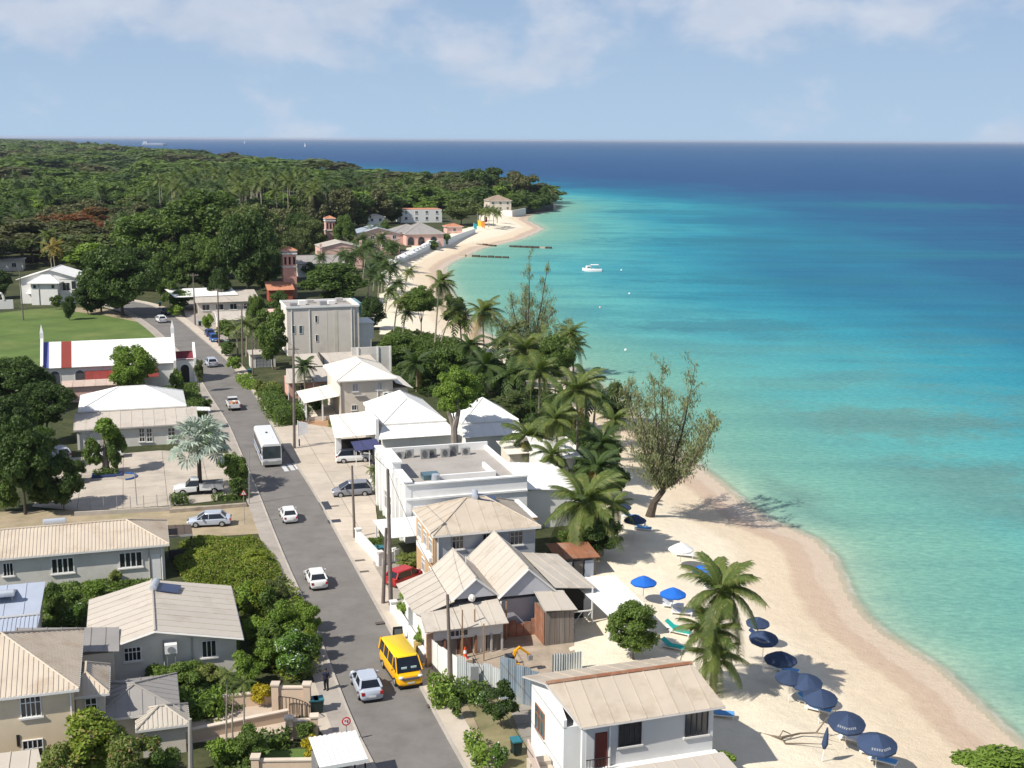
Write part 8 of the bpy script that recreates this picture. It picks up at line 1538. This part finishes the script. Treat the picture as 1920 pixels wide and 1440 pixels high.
for p, isr in zip(A1, RPM):
    y = p[1]; u_ = 960+F*p[0]/y
    if isr and rg.random() < .85: continue
    if cnt < 165:
        r_ = rg.uniform(7, 14.5); h_ = rg.uniform(8, 15.5); c = colof(p); cnt += 1
        if abs(p[0]-at(170, 452).x) < 11 and abs(y-at(170, 452).y) < 30: c = 'flame'
        pl_ = place(*pxof(p[0], p[1], h_*.6)); um = cnt % 4 == 0; kd = (CL.get(c, 'red-flowering')+(' flat-crowned' if um else ' round-crowned')+' tree, '+pl_)
        tree_at(p, h_, r_, 'Fu' if um else 'F', c, kd, group=CL.get(c, 'red-flowering')+' trees '+pl_)
    else: far.append((p[0], p[1], rg.uniform(9, 15.5), rg.uniform(8, 16)))
for p in A2: far.append((p[0], p[1], rg.uniform(20, 36), rg.uniform(9, 20)))
tree_at(at(190, 452), 9.5, 9, 'Fu', 'flame', 'flame tree covered in orange-red flowers, upper left'); tree_at(at(150, 456), 9, 8, 'Fu', 'flame', 'smaller orange-red flame tree left of the larger one')
tree_at(at(800, 410), 10, 7, 'F', 'bright', 'bright yellow-green tree in front of the white flat-roofed villa'); tree_at(at(865, 422), 13, 11, 'F', 'olive', 'big dark olive tree above the far beach')
for u, v, h_, r_, c, l in ((985, 384, 21, 11, 'brown', 'tall dark brownish tree at the seaward end of the headland wood'), (960, 378, 20, 12, 'brown', 'dark brownish tree second from the sea on the headland'), (925, 374, 23, 11, 'dark', 'tall dark tree on the crest of the headland'), (895, 378, 24, 13, 'dark', 'tallest spreading tree on the headland skyline'), (940, 386, 13, 9, 'bright', 'bright green tree beside the headland villa'), (860, 378, 17, 12, 'olive', 'olive tree in the middle of the headland wood'), (800, 375, 19, 13, 'dark', 'tall tree at the left of the headland skyline'), (970, 394, 12, 8, 'mid', 'green tree right of the headland villa'), (1000, 392, 9, 6, 'mid', 'small tree behind the dark seawall'), (765, 372, 16, 12, 'mid', 'green tree above the bright hedge row')):
    tree_at(at(u, v), h_, r_, 'F', c, l, dark=True)
for i, (u, v) in enumerate(((770, 385), (785, 384), (800, 386), (815, 386), (745, 382), (755, 388))): tree_at(at(u, v), 10, 6, 'F', 'bright', 'bright yellow-green tree in the row above the white villa', group='bright row above the white villa')
# royal palms, one by one
pr_ = np.random.default_rng(5); n_ = 0; used = []
while n_ < 115:
    y = math.sqrt(pr_.uniform(400**2, 900**2)); u_ = pr_.uniform(270, 640); x = (u_-960)/F*y; P = np.array([[x, y]])
    if not zonemask(P, rpx)[0] or any(math.hypot(x-a, y-b_) < 6 for a, b_ in used): continue
    used.append((x, y)); v_ = 262+F*41/y; hh = pr_.uniform(16, 22); z0 = gz(x, y); d1 = Vector((x, y, z0+hh-CAMH)); q = CM.to_3x3().transposed() @ d1; q0 = CM.to_3x3().transposed() @ Vector((x, y, z0-CAMH)); ub, vb = 960+F*q0.x/-q0.z, 720-F*q0.y/-q0.z; uc, vc = 960+F*q.x/-q.z, 720-F*q.y/-q.z
    palm(ub, vb, uc, vc, 4.9*F/y, False, ('royal palm in the %s part of the %s of the grove' % (('far left', 'left', 'middle', 'right', 'far right')[min(4, max(0, int((uc-270)/74)))], ('front rank', 'second rank', 'third rank', 'back rank')[min(3, int((y-400)/125))])), group='royal palms in the grove', name='royal_palm', col='palm' if n_ % 3 else 'palmd', tr=.24, zb=z0); n_ += 1
for i in range(60):
    y = math.sqrt(pr_.uniform(380**2, 1000**2)); u_ = pr_.uniform(-60, 900); x = (u_-960)/F*y; P = np.array([[x, y]])
    if not inpoly(P, WP_)[0] or ground_z(P)[1][0] < 10: continue
    z0 = gz(x, y); hh = pr_.uniform(13, 17); q = CM.to_3x3().transposed() @ Vector((x, y, z0+hh-CAMH)); q0 = CM.to_3x3().transposed() @ Vector((x, y, z0-CAMH))
    palm(960+F*q0.x/-q0.z, 720-F*q0.y/-q0.z, 960+F*q.x/-q.z, 720-F*q.y/-q.z, 5*F/y, False, ('palm standing above the woodland canopy, '+place(*pxof(x, y, z0+hh))), group='palms scattered through the wood', col='palmd', zb=z0)
# the farther wood reads as one mass
rngf = np.random.default_rng(9)
for band, (y0, y1, nl, s_) in enumerate(((0, 1100, 700, .125), (1100, 2200, 420, .16), (2200, 9e9, 150, .26))):
    sel = [q for q in far if y0 <= q[1] < y1]
    if not sel: continue
    var_ = [crown_quads(60+i+band*7, nl, s_, nb=11, br=.42, core=.84) for i in range(5)]
    P = np.array([q[:2] for q in sel]); Z, _ = ground_z(P)
    for ci, cn in enumerate(('mid', 'dark', 'olive', 'brown')):
        Q = []
        for i, q in enumerate(sel):
            if colof(q, random.Random(i)).replace('bright', 'mid') != cn: continue
            v_ = var_[i % 5]; a = i*1.3; Rm = np.array([[math.cos(a), -math.sin(a), 0], [math.sin(a), math.cos(a), 0], [0, 0, 1]]); ch = q[3]*.42
            Q.append((v_ @ Rm.T)*np.array([q[2], q[2], ch])+np.array([q[0], q[1], Z[i]+q[3]-ch]))
        if Q: o = put(qmesh('far_woodland', np.concatenate(Q), LM[cn]), 'far_woodland'); tag(o, ['green', 'dark green', 'olive', 'brownish'][ci]+' tree canopy of the far wood, '+['nearest', 'middle', 'farthest'][band]+' belt', 'woodland'); o['kind'] = 'stuff'
# undergrowth between the trees of the wood
# grass tufts on the field edge are left to the lawn material
# ---------------------------------------------------------------- haze
hz = bpy.data.materials.new('haze'); hz.use_nodes = True; t = hz.node_tree; t.nodes.clear(); o_ = nn('ShaderNodeOutputMaterial', t); pv = nn('ShaderNodeVolumePrincipled', t)
pv.inputs['Color'].default_value = (.80, .87, 1, 1); pv.inputs['Density'].default_value = .000035; pv.inputs['Anisotropy'].default_value = .2; t.links.new(pv.outputs[0], o_.inputs['Volume'])
b_ = B(); b_.box(-60000, -300, -12, 60000, 61000, 48); o = b_.obj('haze', hz); o['kind'] = 'stuff'
